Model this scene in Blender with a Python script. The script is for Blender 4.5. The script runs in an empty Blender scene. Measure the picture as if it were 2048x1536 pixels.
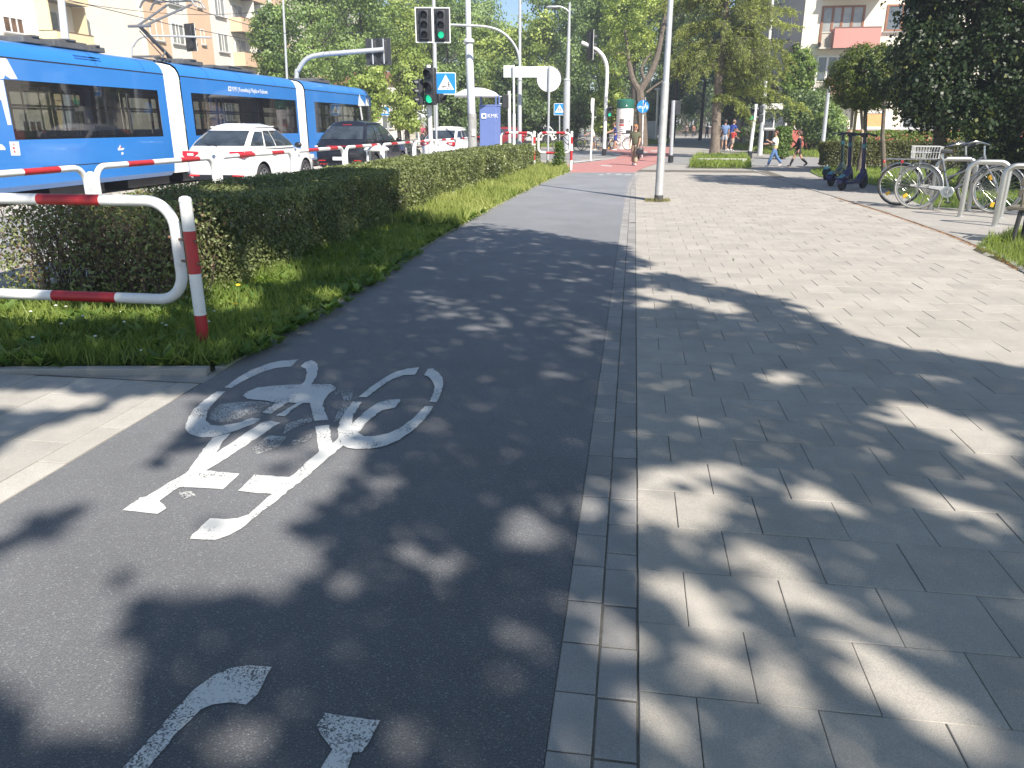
import bpy, bmesh, math, random
import numpy as np
from mathutils import Vector, Matrix, noise as mnoise

C = bpy.context.scene.collection
R = math.radians
PI = math.pi
rnd = random.Random(7)
rng = np.random.default_rng(11)

# ------------------------------------------------------------------ camera, sky, sun, exposure
PITCH, YAW, EYE, FPX = R(18.60), R(8.614), 1.62, 1539.0
cam_d = bpy.data.cameras.new('camera')
cam = bpy.data.objects.new('camera', cam_d)
C.objects.link(cam)
cam.location = (0, 0, EYE)
cam.rotation_euler = (PI / 2 - PITCH, 0, YAW)
cam_d.sensor_width = 36.0
cam_d.lens = 36.0 * FPX / 2048.0
cam_d.clip_end = 2000
cam_d.clip_start = 0.05
bpy.context.scene.camera = cam

SUN_EL = R(44)
SHX, SHY = -0.62, 0.785                      # horizontal direction in which shadows fall
n_ = math.hypot(SHX, SHY); SHX /= n_; SHY /= n_
w = bpy.data.worlds.new('World')
bpy.context.scene.world = w
w.use_nodes = True
nt = w.node_tree
sky = nt.nodes.new('ShaderNodeTexSky')
sky.sky_type = 'NISHITA'
sky.sun_disc = False
sky.sun_elevation = SUN_EL
sky.sun_rotation = math.atan2(-SHX, -SHY)
sky.air_density = 1.0
sky.dust_density = 0.4
sky.ozone_density = 4.0
bg = nt.nodes['Background']
bg.inputs['Strength'].default_value = 0.079
nt.links.new(sky.outputs[0], bg.inputs['Color'])
sl = bpy.data.lights.new('sun', 'SUN')
sl.energy = 4.8
sl.angle = R(0.53)
sl.color = (1.0, 0.93, 0.83)
so = bpy.data.objects.new('sun', sl)
C.objects.link(so)
sd = Vector((SHX * math.cos(SUN_EL), SHY * math.cos(SUN_EL), -math.sin(SUN_EL)))
so.rotation_euler = sd.to_track_quat('-Z', 'Y').to_euler()
vs = bpy.context.scene.view_settings
vs.view_transform = 'Standard'
vs.look = 'None'
vs.gamma = 1.0
vs.exposure = 1.03

# ------------------------------------------------------------------ helpers
cp, sp = math.cos(PITCH), math.sin(PITCH)
cy, sy = math.cos(YAW), math.sin(YAW)
def ray(px, py):
    u = (px - 1024) / FPX; v = (768 - py) / FPX
    fy = cp + v * sp; fz = -sp + v * cp
    return Vector((u * cy - fy * sy, u * sy + fy * cy, fz))
def G(px, py, z=0.0):                          # a photograph pixel -> the point of the ground it shows
    r = ray(px, py); t = (z - EYE) / r.z
    return Vector((r.x * t, r.y * t, z))
def PX(px, py, X):
    r = ray(px, py); t = X / r.x
    return Vector((X, r.y * t, EYE + r.z * t))
def PY(px, py, Y):
    r = ray(px, py); t = Y / r.y
    return Vector((r.x * t, Y, EYE + r.z * t))
def D(px, d, z=0.0):                           # at depth d along the heading, under column px
    l = (px - 1024) / FPX * (d * cp + (EYE - z) * sp)
    return Vector((l * cy - d * sy, l * sy + d * cy, z))
def proj(P):
    x = P[0] * cy + P[1] * sy; y = -P[0] * sy + P[1] * cy; z = P[2] - EYE
    d = y * cp - z * sp; v = y * sp + z * cp
    return (1024 + FPX * x / d, 768 - FPX * v / d) if d > 0.01 else (-9e9, 9e9)

class MB:
    """collects faces and builds ONE mesh object"""
    def __init__(s): s.v = []; s.f = []; s.m = []; s.mat = 0
    def add(s, vs_, fs, mi=None):
        b = len(s.v); s.v.extend([tuple(p) for p in vs_])
        for f in fs: s.f.append([i + b for i in f]); s.m.append(s.mat if mi is None else mi)
        return s
    def box(s, c, d, rz=0.0, mi=None, M=None):
        hx, hy, hz = d[0] / 2, d[1] / 2, d[2] / 2
        q = [(-hx, -hy, -hz), (hx, -hy, -hz), (hx, hy, -hz), (-hx, hy, -hz), (-hx, -hy, hz), (hx, -hy, hz), (hx, hy, hz), (-hx, hy, hz)]
        ca, sa = math.cos(rz), math.sin(rz)
        if M is not None: q = [tuple((M @ Vector(p)) + Vector(c)) for p in q]
        else: q = [(p[0] * ca - p[1] * sa + c[0], p[0] * sa + p[1] * ca + c[1], p[2] + c[2]) for p in q]
        return s.add(q, [(0, 3, 2, 1), (4, 5, 6, 7), (0, 1, 5, 4), (1, 2, 6, 5), (2, 3, 7, 6), (3, 0, 4, 7)], mi)
    def tube(s, pts, r, n=10, cap=True, mi=None, mis=None):
        pts = [Vector(p) for p in pts]; N = len(pts)
        rs = list(r) if hasattr(r, '__len__') else [r] * N
        t0 = (pts[1] - pts[0]).normalized()
        a = t0.cross(Vector((0, 0, 1)))
        if a.length < 1e-3: a = t0.cross(Vector((1, 0, 0)))
        a.normalize(); vs_ = []
        for i in range(N):
            t = (pts[min(i + 1, N - 1)] - pts[max(i - 1, 0)]).normalized()
            a = (a - t * a.dot(t))
            if a.length < 1e-4: a = t.cross(Vector((0.3, 0.9, 0.1)))
            a.normalize(); b = t.cross(a)
            for k in range(n):
                th = 2 * PI * k / n
                vs_.append(pts[i] + (a * math.cos(th) + b * math.sin(th)) * rs[i])
        b0 = len(s.v); s.v.extend([tuple(p) for p in vs_])
        for i in range(N - 1):
            for k in range(n):
                s.f.append([b0 + i * n + k, b0 + i * n + (k + 1) % n, b0 + (i + 1) * n + (k + 1) % n, b0 + (i + 1) * n + k])
                s.m.append(mis[i] if mis else (s.mat if mi is None else mi))
        if cap:
            s.f.append([b0 + k for k in range(n)][::-1]); s.m.append(mis[0] if mis else (s.mat if mi is None else mi))
            s.f.append([b0 + (N - 1) * n + k for k in range(n)]); s.m.append(mis[-1] if mis else (s.mat if mi is None else mi))
        return s
    def lathe(s, prof, n=20, c=(0, 0, 0), mi=None, cap=True, sx=1, sy_=1):
        b0 = len(s.v); k_ = len(prof); mm = s.mat if mi is None else mi
        for (r, z) in prof:
            for k in range(n):
                th = 2 * PI * k / n
                s.v.append((c[0] + r * sx * math.cos(th), c[1] + r * sy_ * math.sin(th), c[2] + z))
        for i in range(k_ - 1):
            for k in range(n):
                s.f.append([b0 + i * n + k, b0 + i * n + (k + 1) % n, b0 + (i + 1) * n + (k + 1) % n, b0 + (i + 1) * n + k]); s.m.append(mm)
        if cap:
            s.f.append([b0 + k for k in range(n)][::-1]); s.m.append(mm)
            s.f.append([b0 + (k_ - 1) * n + k for k in range(n)]); s.m.append(mm)
        return s
    def prism(s, poly, o, ax, ay, az, mi=None):
        """outline poly in (ax, ay) from o, thick along az (a vector)"""
        o, ax, ay, az = Vector(o), Vector(ax), Vector(ay), Vector(az); n = len(poly)
        a = [o + ax * p[0] + ay * p[1] for p in poly]; b = [p + az for p in a]
        return s.add(a + b, [list(range(n))[::-1], list(range(n, 2 * n))] + [[i, (i + 1) % n, n + (i + 1) % n, n + i] for i in range(n)], mi)
    def torus(s, c, ax, Rr, r, n=32, k=8, mi=None, a0=0.0, a1=2 * PI):
        ax = Vector(ax).normalized(); u = ax.cross(Vector((0, 0, 1)))
        if u.length < 1e-3: u = Vector((1, 0, 0))
        u.normalize(); v = ax.cross(u); c = Vector(c)
        if a1 - a0 > 2 * PI - 1e-6:
            b0 = len(s.v); mm = s.mat if mi is None else mi
            for i in range(n):
                t = 2 * PI * i / n; d = u * math.cos(t) + v * math.sin(t)
                for j in range(k):
                    q = 2 * PI * j / k
                    s.v.append(tuple(c + d * (Rr + r * math.cos(q)) + ax * (r * math.sin(q))))
            for i in range(n):
                for j in range(k):
                    s.f.append([b0 + i * k + j, b0 + ((i + 1) % n) * k + j, b0 + ((i + 1) % n) * k + (j + 1) % k, b0 + i * k + (j + 1) % k]); s.m.append(mm)
        else:
            s.tube([c + (u * math.cos(a0 + (a1 - a0) * i / n) + v * math.sin(a0 + (a1 - a0) * i / n)) * Rr for i in range(n + 1)], r, k, mi=mi)
        return s
    def disc(s, c, ax, r0, r1, th, n=24, mi=None):
        """flat ring / disc of thickness th along ax"""
        ax = Vector(ax).normalized(); u = ax.cross(Vector((0, 0, 1)))
        if u.length < 1e-3: u = Vector((1, 0, 0))
        u.normalize(); v = ax.cross(u); c = Vector(c); P = []
        for (rr, h) in ((r0, 0), (r1, 0), (r1, th), (r0, th)):
            for i in range(n):
                t = 2 * PI * i / n
                P.append(c + ax * h + (u * math.cos(t) + v * math.sin(t)) * max(rr, 1e-4))
        F = []
        for a in range(4):
            b = (a + 1) % 4
            for i in range(n): F.append([a * n + i, a * n + (i + 1) % n, b * n + (i + 1) % n, b * n + i])
        return s.add(P, F, mi)
    def ball(s, c, r, n=10, mi=None):
        rx, ry, rz = r if hasattr(r, '__len__') else (r, r, r)
        b0 = len(s.v); mm = s.mat if mi is None else mi; m = n // 2 + 1
        for i in range(m + 1):
            ph = PI * i / m
            for k in range(n):
                th = 2 * PI * k / n; q = max(math.sin(ph), 0.002)
                s.v.append((c[0] + rx * q * math.cos(th), c[1] + ry * q * math.sin(th), c[2] + rz * math.cos(ph)))
        for i in range(m):
            for k in range(n):
                s.f.append([b0 + i * n + k, b0 + (i + 1) * n + k, b0 + (i + 1) * n + (k + 1) % n, b0 + i * n + (k + 1) % n]); s.m.append(mm)
        return s
    def build(s, name, mats, parent=None, smooth=True, bevel=0.0, seg=2, ang=35):
        me = bpy.data.meshes.new(name)
        me.from_pydata(s.v, [], s.f)
        mats = mats if isinstance(mats, (list, tuple)) else [mats]
        for m in mats: me.materials.append(m)
        me.polygons.foreach_set('material_index', s.m)
        bm = bmesh.new(); bm.from_mesh(me)
        bmesh.ops.recalc_face_normals(bm, faces=bm.faces[:]); bm.to_mesh(me); bm.free()
        if smooth:
            me.shade_smooth() if hasattr(me, 'shade_smooth') else None
            me.set_sharp_from_angle(angle=R(ang))
        o = bpy.data.objects.new(name, me); C.objects.link(o)
        if parent is not None: o.parent = parent
        if bevel:
            b = o.modifiers.new('bevel', 'BEVEL'); b.width = bevel; b.segments = seg; b.limit_method = 'ANGLE'; b.angle_limit = R(40)
        return o

def tag(o, label=None, cat=None, group=None, kind=None):
    if label: o['label'] = label
    if cat: o['category'] = cat
    if group: o['group'] = group
    if kind: o['kind'] = kind
    return o
def empty(name, loc=(0, 0, 0), rz=0.0, label=None, cat=None, group=None, s=1.0):
    o = bpy.data.objects.new(name, None); C.objects.link(o)
    o.empty_display_size = 0.2
    o.location = loc; o.rotation_euler = (0, 0, rz); o.scale = (s, s, s)
    return tag(o, label, cat, group)
def copy_tree(o, parent=None):
    c = o.copy(); C.objects.link(c)
    if parent is not None: c.parent = parent
    for ch in list(o.children): copy_tree(ch, c)
    return c
def bake(o):
    """turn an object's modifiers into its mesh"""
    dg = bpy.context.evaluated_depsgraph_get(); dg.update()
    me = bpy.data.meshes.new_from_object(o.evaluated_get(dg))
    o.modifiers.clear(); o.data = me
    return o
def arc(c, u, v, r, a0, a1, n=8):
    c, u, v = Vector(c), Vector(u), Vector(v)
    return [c + u * (r * math.cos(a0 + (a1 - a0) * i / n)) + v * (r * math.sin(a0 + (a1 - a0) * i / n)) for i in range(n + 1)]
def bez(p, n=16):
    """Catmull-Rom through points"""
    p = [Vector(q) for q in p]; P = [p[0] * 2 - p[1]] + p + [p[-1] * 2 - p[-2]]; out = []
    for i in range(1, len(P) - 2):
        for k in range(n):
            t = k / n; a, b, c, d = P[i - 1:i + 3]
            out.append(0.5 * ((2 * b) + (c - a) * t + (2 * a - 5 * b + 4 * c - d) * t * t + (3 * b - a - 3 * c + d) * t ** 3))
    return out + [p[-1]]

# ------------------------------------------------------------------ materials
MATS = {}
def nodes_of(m): return m.node_tree.nodes, m.node_tree.links
def mat(name, col, rough=0.6, metal=0.0, var=0.12, scale=6.0, bump=0.0, bscale=60.0, spec=0.5, emit=0.0, dirt=0.0, coat=0.0):
    if name in MATS: return MATS[name]
    m = bpy.data.materials.new(name); m.use_nodes = True; MATS[name] = m
    N, L = nodes_of(m); b = N['Principled BSDF']
    b.inputs['Roughness'].default_value = rough; b.inputs['Metallic'].default_value = metal
    b.inputs['Specular IOR Level'].default_value = spec
    if coat: b.inputs['Coat Weight'].default_value = coat; b.inputs['Coat Roughness'].default_value = 0.05
    tc = N.new('ShaderNodeTexCoord')
    nz = N.new('ShaderNodeTexNoise'); nz.inputs['Scale'].default_value = scale; nz.inputs['Detail'].default_value = 6; nz.inputs['Roughness'].default_value = 0.65
    L.new(tc.outputs['Object'], nz.inputs['Vector'])
    rp = N.new('ShaderNodeMapRange'); rp.inputs['From Min'].default_value = 0.3; rp.inputs['From Max'].default_value = 0.7
    rp.inputs['To Min'].default_value = 1 - var; rp.inputs['To Max'].default_value = 1 + var
    L.new(nz.outputs['Fac'], rp.inputs['Value'])
    mx = N.new('ShaderNodeVectorMath'); mx.operation = 'SCALE'; mx.inputs[0].default_value = col[:3]
    L.new(rp.outputs['Result'], mx.inputs['Scale'])
    src = mx.outputs[0]
    if dirt:
        n2 = N.new('ShaderNodeTexNoise'); n2.inputs['Scale'].default_value = scale * 3.1; n2.inputs['Detail'].default_value = 8; n2.inputs['Roughness'].default_value = 0.75
        L.new(tc.outputs['Object'], n2.inputs['Vector'])
        r2 = N.new('ShaderNodeMapRange'); r2.inputs['From Min'].default_value = 0.55; r2.inputs['From Max'].default_value = 0.72; r2.inputs['To Max'].default_value = dirt
        L.new(n2.outputs['Fac'], r2.inputs['Value'])
        m2 = N.new('ShaderNodeMix'); m2.data_type = 'RGBA'; m2.inputs['B'].default_value = (0.09, 0.08, 0.07, 1)
        L.new(r2.outputs['Result'], m2.inputs['Factor']); L.new(src, m2.inputs['A']); src = m2.outputs['Result']
    L.new(src, b.inputs['Base Color'])
    if emit:
        b.inputs['Emission Color'].default_value = (*col[:3], 1); b.inputs['Emission Strength'].default_value = emit
    if bump:
        n3 = N.new('ShaderNodeTexNoise'); n3.inputs['Scale'].default_value = bscale; n3.inputs['Detail'].default_value = 5
        L.new(tc.outputs['Object'], n3.inputs['Vector'])
        bp = N.new('ShaderNodeBump'); bp.inputs['Strength'].default_value = bump; bp.inputs['Distance'].default_value = 0.01
        L.new(n3.outputs['Fac'], bp.inputs['Height']); L.new(bp.outputs['Normal'], b.inputs['Normal'])
    return m
def leafmat(name, c1, c2, trans=0.35, rough=0.45):
    """per-leaf attribute v picks a tone between two greens; light also passes through the leaf"""
    if name in MATS: return MATS[name]
    m = bpy.data.materials.new(name); m.use_nodes = True; MATS[name] = m
    N, L = nodes_of(m); b = N['Principled BSDF']; out = N['Material Output']
    at = N.new('ShaderNodeAttribute'); at.attribute_name = 'v'
    mx = N.new('ShaderNodeMix'); mx.data_type = 'RGBA'
    mx.inputs['A'].default_value = (*c1, 1); mx.inputs['B'].default_value = (*c2, 1)
    L.new(at.outputs['Fac'], mx.inputs['Factor'])
    L.new(mx.outputs['Result'], b.inputs['Base Color'])
    b.inputs['Roughness'].default_value = rough
    b.inputs['Specular IOR Level'].default_value = 0.35
    tr = N.new('ShaderNodeBsdfTranslucent')
    mt = N.new('ShaderNodeVectorMath'); mt.operation = 'MULTIPLY'; mt.inputs[1].default_value = (1.25, 1.3, 0.45)
    L.new(mx.outputs['Result'], mt.inputs[0]); L.new(mt.outputs[0], tr.inputs['Color'])
    ms = N.new('ShaderNodeMixShader'); ms.inputs['Fac'].default_value = trans
    L.new(b.outputs[0], ms.inputs[1]); L.new(tr.outputs[0], ms.inputs[2]); L.new(ms.outputs[0], out.inputs['Surface'])
    return m
def glassmat(name, tint=(0.05, 0.06, 0.07), clear=0.5, rough=0.02):
    """window glass: part mirror, part tinted see-through"""
    if name in MATS: return MATS[name]
    m = bpy.data.materials.new(name); m.use_nodes = True; MATS[name] = m
    N, L = nodes_of(m); N.remove(N['Principled BSDF']); out = N['Material Output']
    t = N.new('ShaderNodeBsdfTransparent'); t.inputs['Color'].default_value = (clear * 0.95, clear, clear * 0.97, 1)
    d = N.new('ShaderNodeBsdfDiffuse'); d.inputs['Color'].default_value = (*tint, 1)
    g = N.new('ShaderNodeBsdfGlossy'); g.inputs['Roughness'].default_value = rough; g.inputs['Color'].default_value = (0.9, 0.9, 0.9, 1)
    fr = N.new('ShaderNodeFresnel'); fr.inputs['IOR'].default_value = 1.6
    m0 = N.new('ShaderNodeMixShader'); m0.inputs['Fac'].default_value = 0.25
    L.new(t.outputs[0], m0.inputs[1]); L.new(d.outputs[0], m0.inputs[2])
    m1 = N.new('ShaderNodeMixShader'); L.new(fr.outputs[0], m1.inputs['Fac'])
    L.new(m0.outputs[0], m1.inputs[1]); L.new(g.outputs[0], m1.inputs[2]); L.new(m1.outputs[0], out.inputs['Surface'])
    return m

def asphalt_mat(name, base, light, speck=0.5, scale=1.0, bump=0.6, far_glare=False):
    """bituminous surface with aggregate of several tones, broad wear and sparse pale grains"""
    if name in MATS: return MATS[name]
    m = bpy.data.materials.new(name); m.use_nodes = True; MATS[name] = m
    N, L = nodes_of(m); b = N['Principled BSDF']
    tc = N.new('ShaderNodeTexCoord')
    vo = N.new('ShaderNodeTexVoronoi'); vo.inputs['Scale'].default_value = 210 * scale
    L.new(tc.outputs['Object'], vo.inputs['Vector'])
    wn = N.new('ShaderNodeSeparateColor'); L.new(vo.outputs['Color'], wn.inputs['Color'])
    r1 = N.new('ShaderNodeMapRange'); r1.interpolation_type = 'SMOOTHSTEP'
    r1.inputs['From Min'].default_value = 0.86; r1.inputs['From Max'].default_value = 1.0; r1.inputs['To Max'].default_value = speck
    L.new(wn.outputs[0], r1.inputs['Value'])
    nz = N.new('ShaderNodeTexNoise'); nz.inputs['Scale'].default_value = 0.9; nz.inputs['Detail'].default_value = 8; nz.inputs['Roughness'].default_value = 0.7
    L.new(tc.outputs['Object'], nz.inputs['Vector'])
    r2 = N.new('ShaderNodeMapRange'); r2.inputs['From Min'].default_value = 0.3; r2.inputs['From Max'].default_value = 0.7; r2.inputs['To Min'].default_value = 0.78; r2.inputs['To Max'].default_value = 1.25
    L.new(nz.outputs['Fac'], r2.inputs['Value'])
    ng = N.new('ShaderNodeTexNoise'); ng.inputs['Scale'].default_value = 180 * scale; ng.inputs['Detail'].default_value = 3
    L.new(tc.outputs['Object'], ng.inputs['Vector'])
    r3 = N.new('ShaderNodeMapRange'); r3.inputs['From Min'].default_value = 0.3; r3.inputs['From Max'].default_value = 0.7; r3.inputs['To Min'].default_value = 0.6; r3.inputs['To Max'].default_value = 1.4
    L.new(ng.outputs['Fac'], r3.inputs['Value'])
    mu = N.new('ShaderNodeMath'); mu.operation = 'MULTIPLY'; L.new(r2.outputs[0], mu.inputs[0]); L.new(r3.outputs[0], mu.inputs[1])
    sc = N.new('ShaderNodeVectorMath'); sc.operation = 'SCALE'; sc.inputs[0].default_value = base
    L.new(mu.outputs[0], sc.inputs['Scale'])
    mx = N.new('ShaderNodeMix'); mx.data_type = 'RGBA'; mx.inputs['B'].default_value = (*light, 1)
    L.new(r1.outputs[0], mx.inputs['Factor']); L.new(sc.outputs[0], mx.inputs['A'])
    L.new(mx.outputs['Result'], b.inputs['Base Color'])
    b.inputs['Roughness'].default_value = 0.85
    b.inputs['Specular IOR Level'].default_value = 0.3
    b.inputs['Sheen Weight'].default_value = 0.25; b.inputs['Sheen Roughness'].default_value = 0.5
    if far_glare:  # base colour lightens with distance, standing in for veiling glare
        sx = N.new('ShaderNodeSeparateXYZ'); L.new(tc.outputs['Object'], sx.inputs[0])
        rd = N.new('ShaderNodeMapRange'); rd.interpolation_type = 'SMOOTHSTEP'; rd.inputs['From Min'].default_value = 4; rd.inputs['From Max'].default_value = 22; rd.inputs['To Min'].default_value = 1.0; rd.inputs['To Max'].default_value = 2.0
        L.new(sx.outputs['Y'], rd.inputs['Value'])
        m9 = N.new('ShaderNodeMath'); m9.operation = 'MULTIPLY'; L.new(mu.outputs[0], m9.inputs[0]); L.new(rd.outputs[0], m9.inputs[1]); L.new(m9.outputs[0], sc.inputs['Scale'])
    bp = N.new('ShaderNodeBump'); bp.inputs['Strength'].default_value = bump; bp.inputs['Distance'].default_value = 0.004
    L.new(vo.outputs['Distance'], bp.inputs['Height']); L.new(bp.outputs['Normal'], b.inputs['Normal'])
    return m
def slab_mat(name, base, var=0.10):
    """concrete paving: tone per slab (attribute v), fine grain, blotches and a few dark spots"""
    if name in MATS: return MATS[name]
    m = bpy.data.materials.new(name); m.use_nodes = True; MATS[name] = m
    N, L = nodes_of(m); b = N['Principled BSDF']
    tc = N.new('ShaderNodeTexCoord'); at = N.new('ShaderNodeAttribute'); at.attribute_name = 'v'
    n1 = N.new('ShaderNodeTexNoise'); n1.inputs['Scale'].default_value = 2.4; n1.inputs['Detail'].default_value = 9; n1.inputs['Roughness'].default_value = 0.72
    n2 = N.new('ShaderNodeTexNoise'); n2.inputs['Scale'].default_value = 260; n2.inputs['Detail'].default_value = 2
    n3 = N.new('ShaderNodeTexVoronoi'); n3.inputs['Scale'].default_value = 1.7
    for n in (n1, n2, n3): L.new(tc.outputs['Object'], n.inputs['Vector'])
    a1 = N.new('ShaderNodeMapRange'); a1.inputs['To Min'].default_value = 1 - var; a1.inputs['To Max'].default_value = 1 + var
    L.new(at.outputs['Fac'], a1.inputs['Value'])
    a2 = N.new('ShaderNodeMapRange'); a2.inputs['From Min'].default_value = 0.3; a2.inputs['From Max'].default_value = 0.7; a2.inputs['To Min'].default_value = 0.86; a2.inputs['To Max'].default_value = 1.14
    L.new(n1.outputs['Fac'], a2.inputs['Value'])
    a3 = N.new('ShaderNodeMapRange'); a3.inputs['From Min'].default_value = 0.3; a3.inputs['From Max'].default_value = 0.7; a3.inputs['To Min'].default_value = 0.8; a3.inputs['To Max'].default_value = 1.2
    L.new(n2.outputs['Fac'], a3.inputs['Value'])
    m1 = N.new('ShaderNodeMath'); m1.operation = 'MULTIPLY'; L.new(a1.outputs[0], m1.inputs[0]); L.new(a2.outputs[0], m1.inputs[1])
    m2 = N.new('ShaderNodeMath'); m2.operation = 'MULTIPLY'; L.new(m1.outputs[0], m2.inputs[0]); L.new(a3.outputs[0], m2.inputs[1])
    sc = N.new('ShaderNodeVectorMath'); sc.operation = 'SCALE'; sc.inputs[0].default_value = base; L.new(m2.outputs[0], sc.inputs['Scale'])
    sp_ = N.new('ShaderNodeMapRange'); sp_.inputs['From Min'].default_value = 0.011; sp_.inputs['From Max'].default_value = 0.019; sp_.inputs['To Min'].default_value = 0.75; sp_.inputs['To Max'].default_value = 0
    L.new(n3.outputs['Distance'], sp_.inputs['Value'])
    mx = N.new('ShaderNodeMix'); mx.data_type = 'RGBA'; mx.inputs['B'].default_value = (0.06, 0.055, 0.05, 1)
    L.new(sp_.outputs[0], mx.inputs['Factor']); L.new(sc.outputs[0], mx.inputs['A'])
    L.new(mx.outputs['Result'], b.inputs['Base Color'])
    b.inputs['Roughness'].default_value = 0.8; b.inputs['Specular IOR Level'].default_value = 0.3
    bp = N.new('ShaderNodeBump'); bp.inputs['Strength'].default_value = 0.35; bp.inputs['Distance'].default_value = 0.003
    L.new(n2.outputs['Fac'], bp.inputs['Height']); L.new(bp.outputs['Normal'], b.inputs['Normal'])
    return m

WHITE = lambda: mat('white_paint', (0.74, 0.74, 0.72), 0.45, var=0.06, dirt=0.25)
GREY = lambda: mat('galvanised_steel', (0.46, 0.48, 0.50), 0.5, 0.3, var=0.08, dirt=0.15)
DARK = lambda: mat('black_plastic', (0.022, 0.024, 0.028), 0.5, var=0.2)
CHROME = lambda: mat('polished_steel', (0.62, 0.61, 0.58), 0.28, 1.0, var=0.08)

# ------------------------------------------------------------------ foliage
def leaves(name, P, size, m, parent=None, nrm=None, jit=0.8, aspect=0.55, up=0.0, vary=None, fold=0.12, droop=None):
    """N leaf-sized folded quads as one mesh"""
    P = np.asarray(P, dtype=np.float64); n = len(P)
    size = np.broadcast_to(np.asarray(size, dtype=np.float64), (n,))
    if nrm is None: nrm = np.zeros((n, 3))
    nn = nrm + rng.normal(0, jit, (n, 3)); nn[:, 2] += up
    nn /= np.linalg.norm(nn, axis=1)[:, None] + 1e-9
    a = rng.normal(0, 1, (n, 3)) if droop is None else np.asarray(droop) + rng.normal(0, 0.35, (n, 3))
    a -= nn * (a * nn).sum(1)[:, None]; a /= np.linalg.norm(a, axis=1)[:, None] + 1e-9
    b = np.cross(nn, a)
    s = size[:, None]
    v0 = P - a * s * 0.5; v2 = P + a * s * 0.5
    v1 = P + b * s * aspect * 0.5 + nn * s * fold - a * s * 0.08; v3 = P - b * s * aspect * 0.5 + nn * s * fold - a * s * 0.08
    V = np.stack([v0, v1, v2, v3], 1).reshape(-1, 3)
    me = bpy.data.meshes.new(name)
    me.vertices.add(4 * n); me.vertices.foreach_set('co', V.ravel())
    me.loops.add(4 * n); me.loops.foreach_set('vertex_index', np.arange(4 * n, dtype=np.int32))
    me.polygons.add(n); me.polygons.foreach_set('loop_start', np.arange(0, 4 * n, 4, dtype=np.int32))
    me.update(calc_edges=True)
    at = me.attributes.new('v', 'FLOAT', 'FACE')
    vv = rng.random(n) if vary is None else np.clip(vary + rng.normal(0, 0.12, n), 0, 1)
    at.data.foreach_set('value', vv.astype(np.float32))
    me.materials.append(m)
    o = bpy.data.objects.new(name, me); C.objects.link(o)
    if parent is not None: o.parent = parent
    return o
def clumpy(blobs, nclump, nleaf, cr=(0.35, 0.8), shell=0.2):
    """leaf points gathered in clumps that sit near the surface of a few big ellipsoids"""
    wts = np.array([(b[3] * b[4] * b[5]) ** (2 / 3) for b in blobs]); wts /= wts.sum()
    idx = rng.choice(len(blobs), nclump, p=wts); B = np.array(blobs)[idx]
    d = rng.normal(0, 1, (nclump, 3)); d /= np.linalg.norm(d, axis=1)[:, None]
    rr = 1 - np.abs(rng.normal(0, shell, nclump)); rr = np.clip(rr, 0.15, 1.1)
    cc = B[:, :3] + d * B[:, 3:6] * rr[:, None]
    cs = rng.uniform(cr[0], cr[1], nclump); cv = rng.random(nclump)
    k = rng.integers(0, nclump, nleaf)
    e = rng.normal(0, 0.5, (nleaf, 3)) * cs[k][:, None]; e[:, 2] *= 0.7
    P = cc[k] + e
    nr = d[k] * 0.8 + e / (cs[k][:, None] + 1e-6) * 0.8
    return P, nr, cv[k] * 0.7 + 0.15
# ------------------------------------------------------------------ ground, roads, paving
def sheet(name, poly, z, m, kind='structure', thick=0.0):
    o = MB(); n = len(poly)
    if thick: o.prism([(p[0], p[1]) for p in poly], (0, 0, z - thick), (1, 0, 0), (0, 1, 0), (0, 0, thick))
    else: o.add([(p[0], p[1], z) for p in poly], [list(range(n))])
    return tag(o.build(name, m, smooth=False), kind=kind)
def rect(x0, x1, y0, y1): return [(x0, y0), (x1, y0), (x1, y1), (x0, y1)]
M_ASPH = asphalt_mat('path_asphalt', (0.081, 0.083, 0.092), (0.36, 0.39, 0.37), 0.34, far_glare=True)
M_ROAD = asphalt_mat('road_asphalt', (0.20, 0.195, 0.19), (0.34, 0.33, 0.32), 0.4)
M_SLAB = slab_mat('concrete_slab', (0.35, 0.325, 0.29), 0.07)
M_SLAB2 = slab_mat('forecourt_slab', (0.38, 0.36, 0.325))
M_SETT = slab_mat('grey_sett', (0.27, 0.26, 0.25), 0.16)
M_KERB = slab_mat('kerb_concrete', (0.30, 0.29, 0.265), 0.12)
M_JOINT = mat('joint_dirt', (0.12, 0.108, 0.09), 0.95, var=0.4, scale=14)
M_SOIL = mat('soil', (0.060, 0.055, 0.030), 0.95, var=0.4, scale=9, bump=0.6)
M_PAVE = slab_mat('pale_paving', (0.36, 0.34, 0.31))
M_RED = slab_mat('red_asphalt', (0.42, 0.20, 0.185), 0.05)

sheet('ground', rect(-150, 150, -45, 262), -0.22, mat('far_ground', (0.10, 0.11, 0.06), 0.95, var=0.3, scale=0.2))
sheet('road', rect(-34, -7.62, -30, 200), -0.09, M_ROAD)
sheet('pavement', rect(-7.55, 70, -30, 200), -0.02, M_PAVE)
sheet('tram_track_bed', rect(-19.4, -12.1, -30, 200), -0.086, slab_mat('track_concrete', (0.50, 0.465, 0.42), 0.05))
tb = MB()
for x in (-13.95, -15.4, -17.0, -18.45):
    for s in (-0.07, 0.03): tb.box((x + s, 85, -0.084), (0.04, 230, 0.012))
tag(tb.build('tram_rails', mat('rail_steel', (0.16, 0.15, 0.14), 0.4, 0.6), smooth=False), kind='structure')
sheet('opposite_pavement', rect(-36, -26, -30, 200), 0.0, M_PAVE, thick=0.12)
kb = MB(); kb.box((-7.58, 8, -0.045), (0.14, 50, 0.10)); kb.box((-12.08, 85, -0.082), (0.12, 230, 0.02))
tag(kb.build('road_kerb', M_KERB, smooth=False, bevel=0.01), kind='structure')

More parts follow.
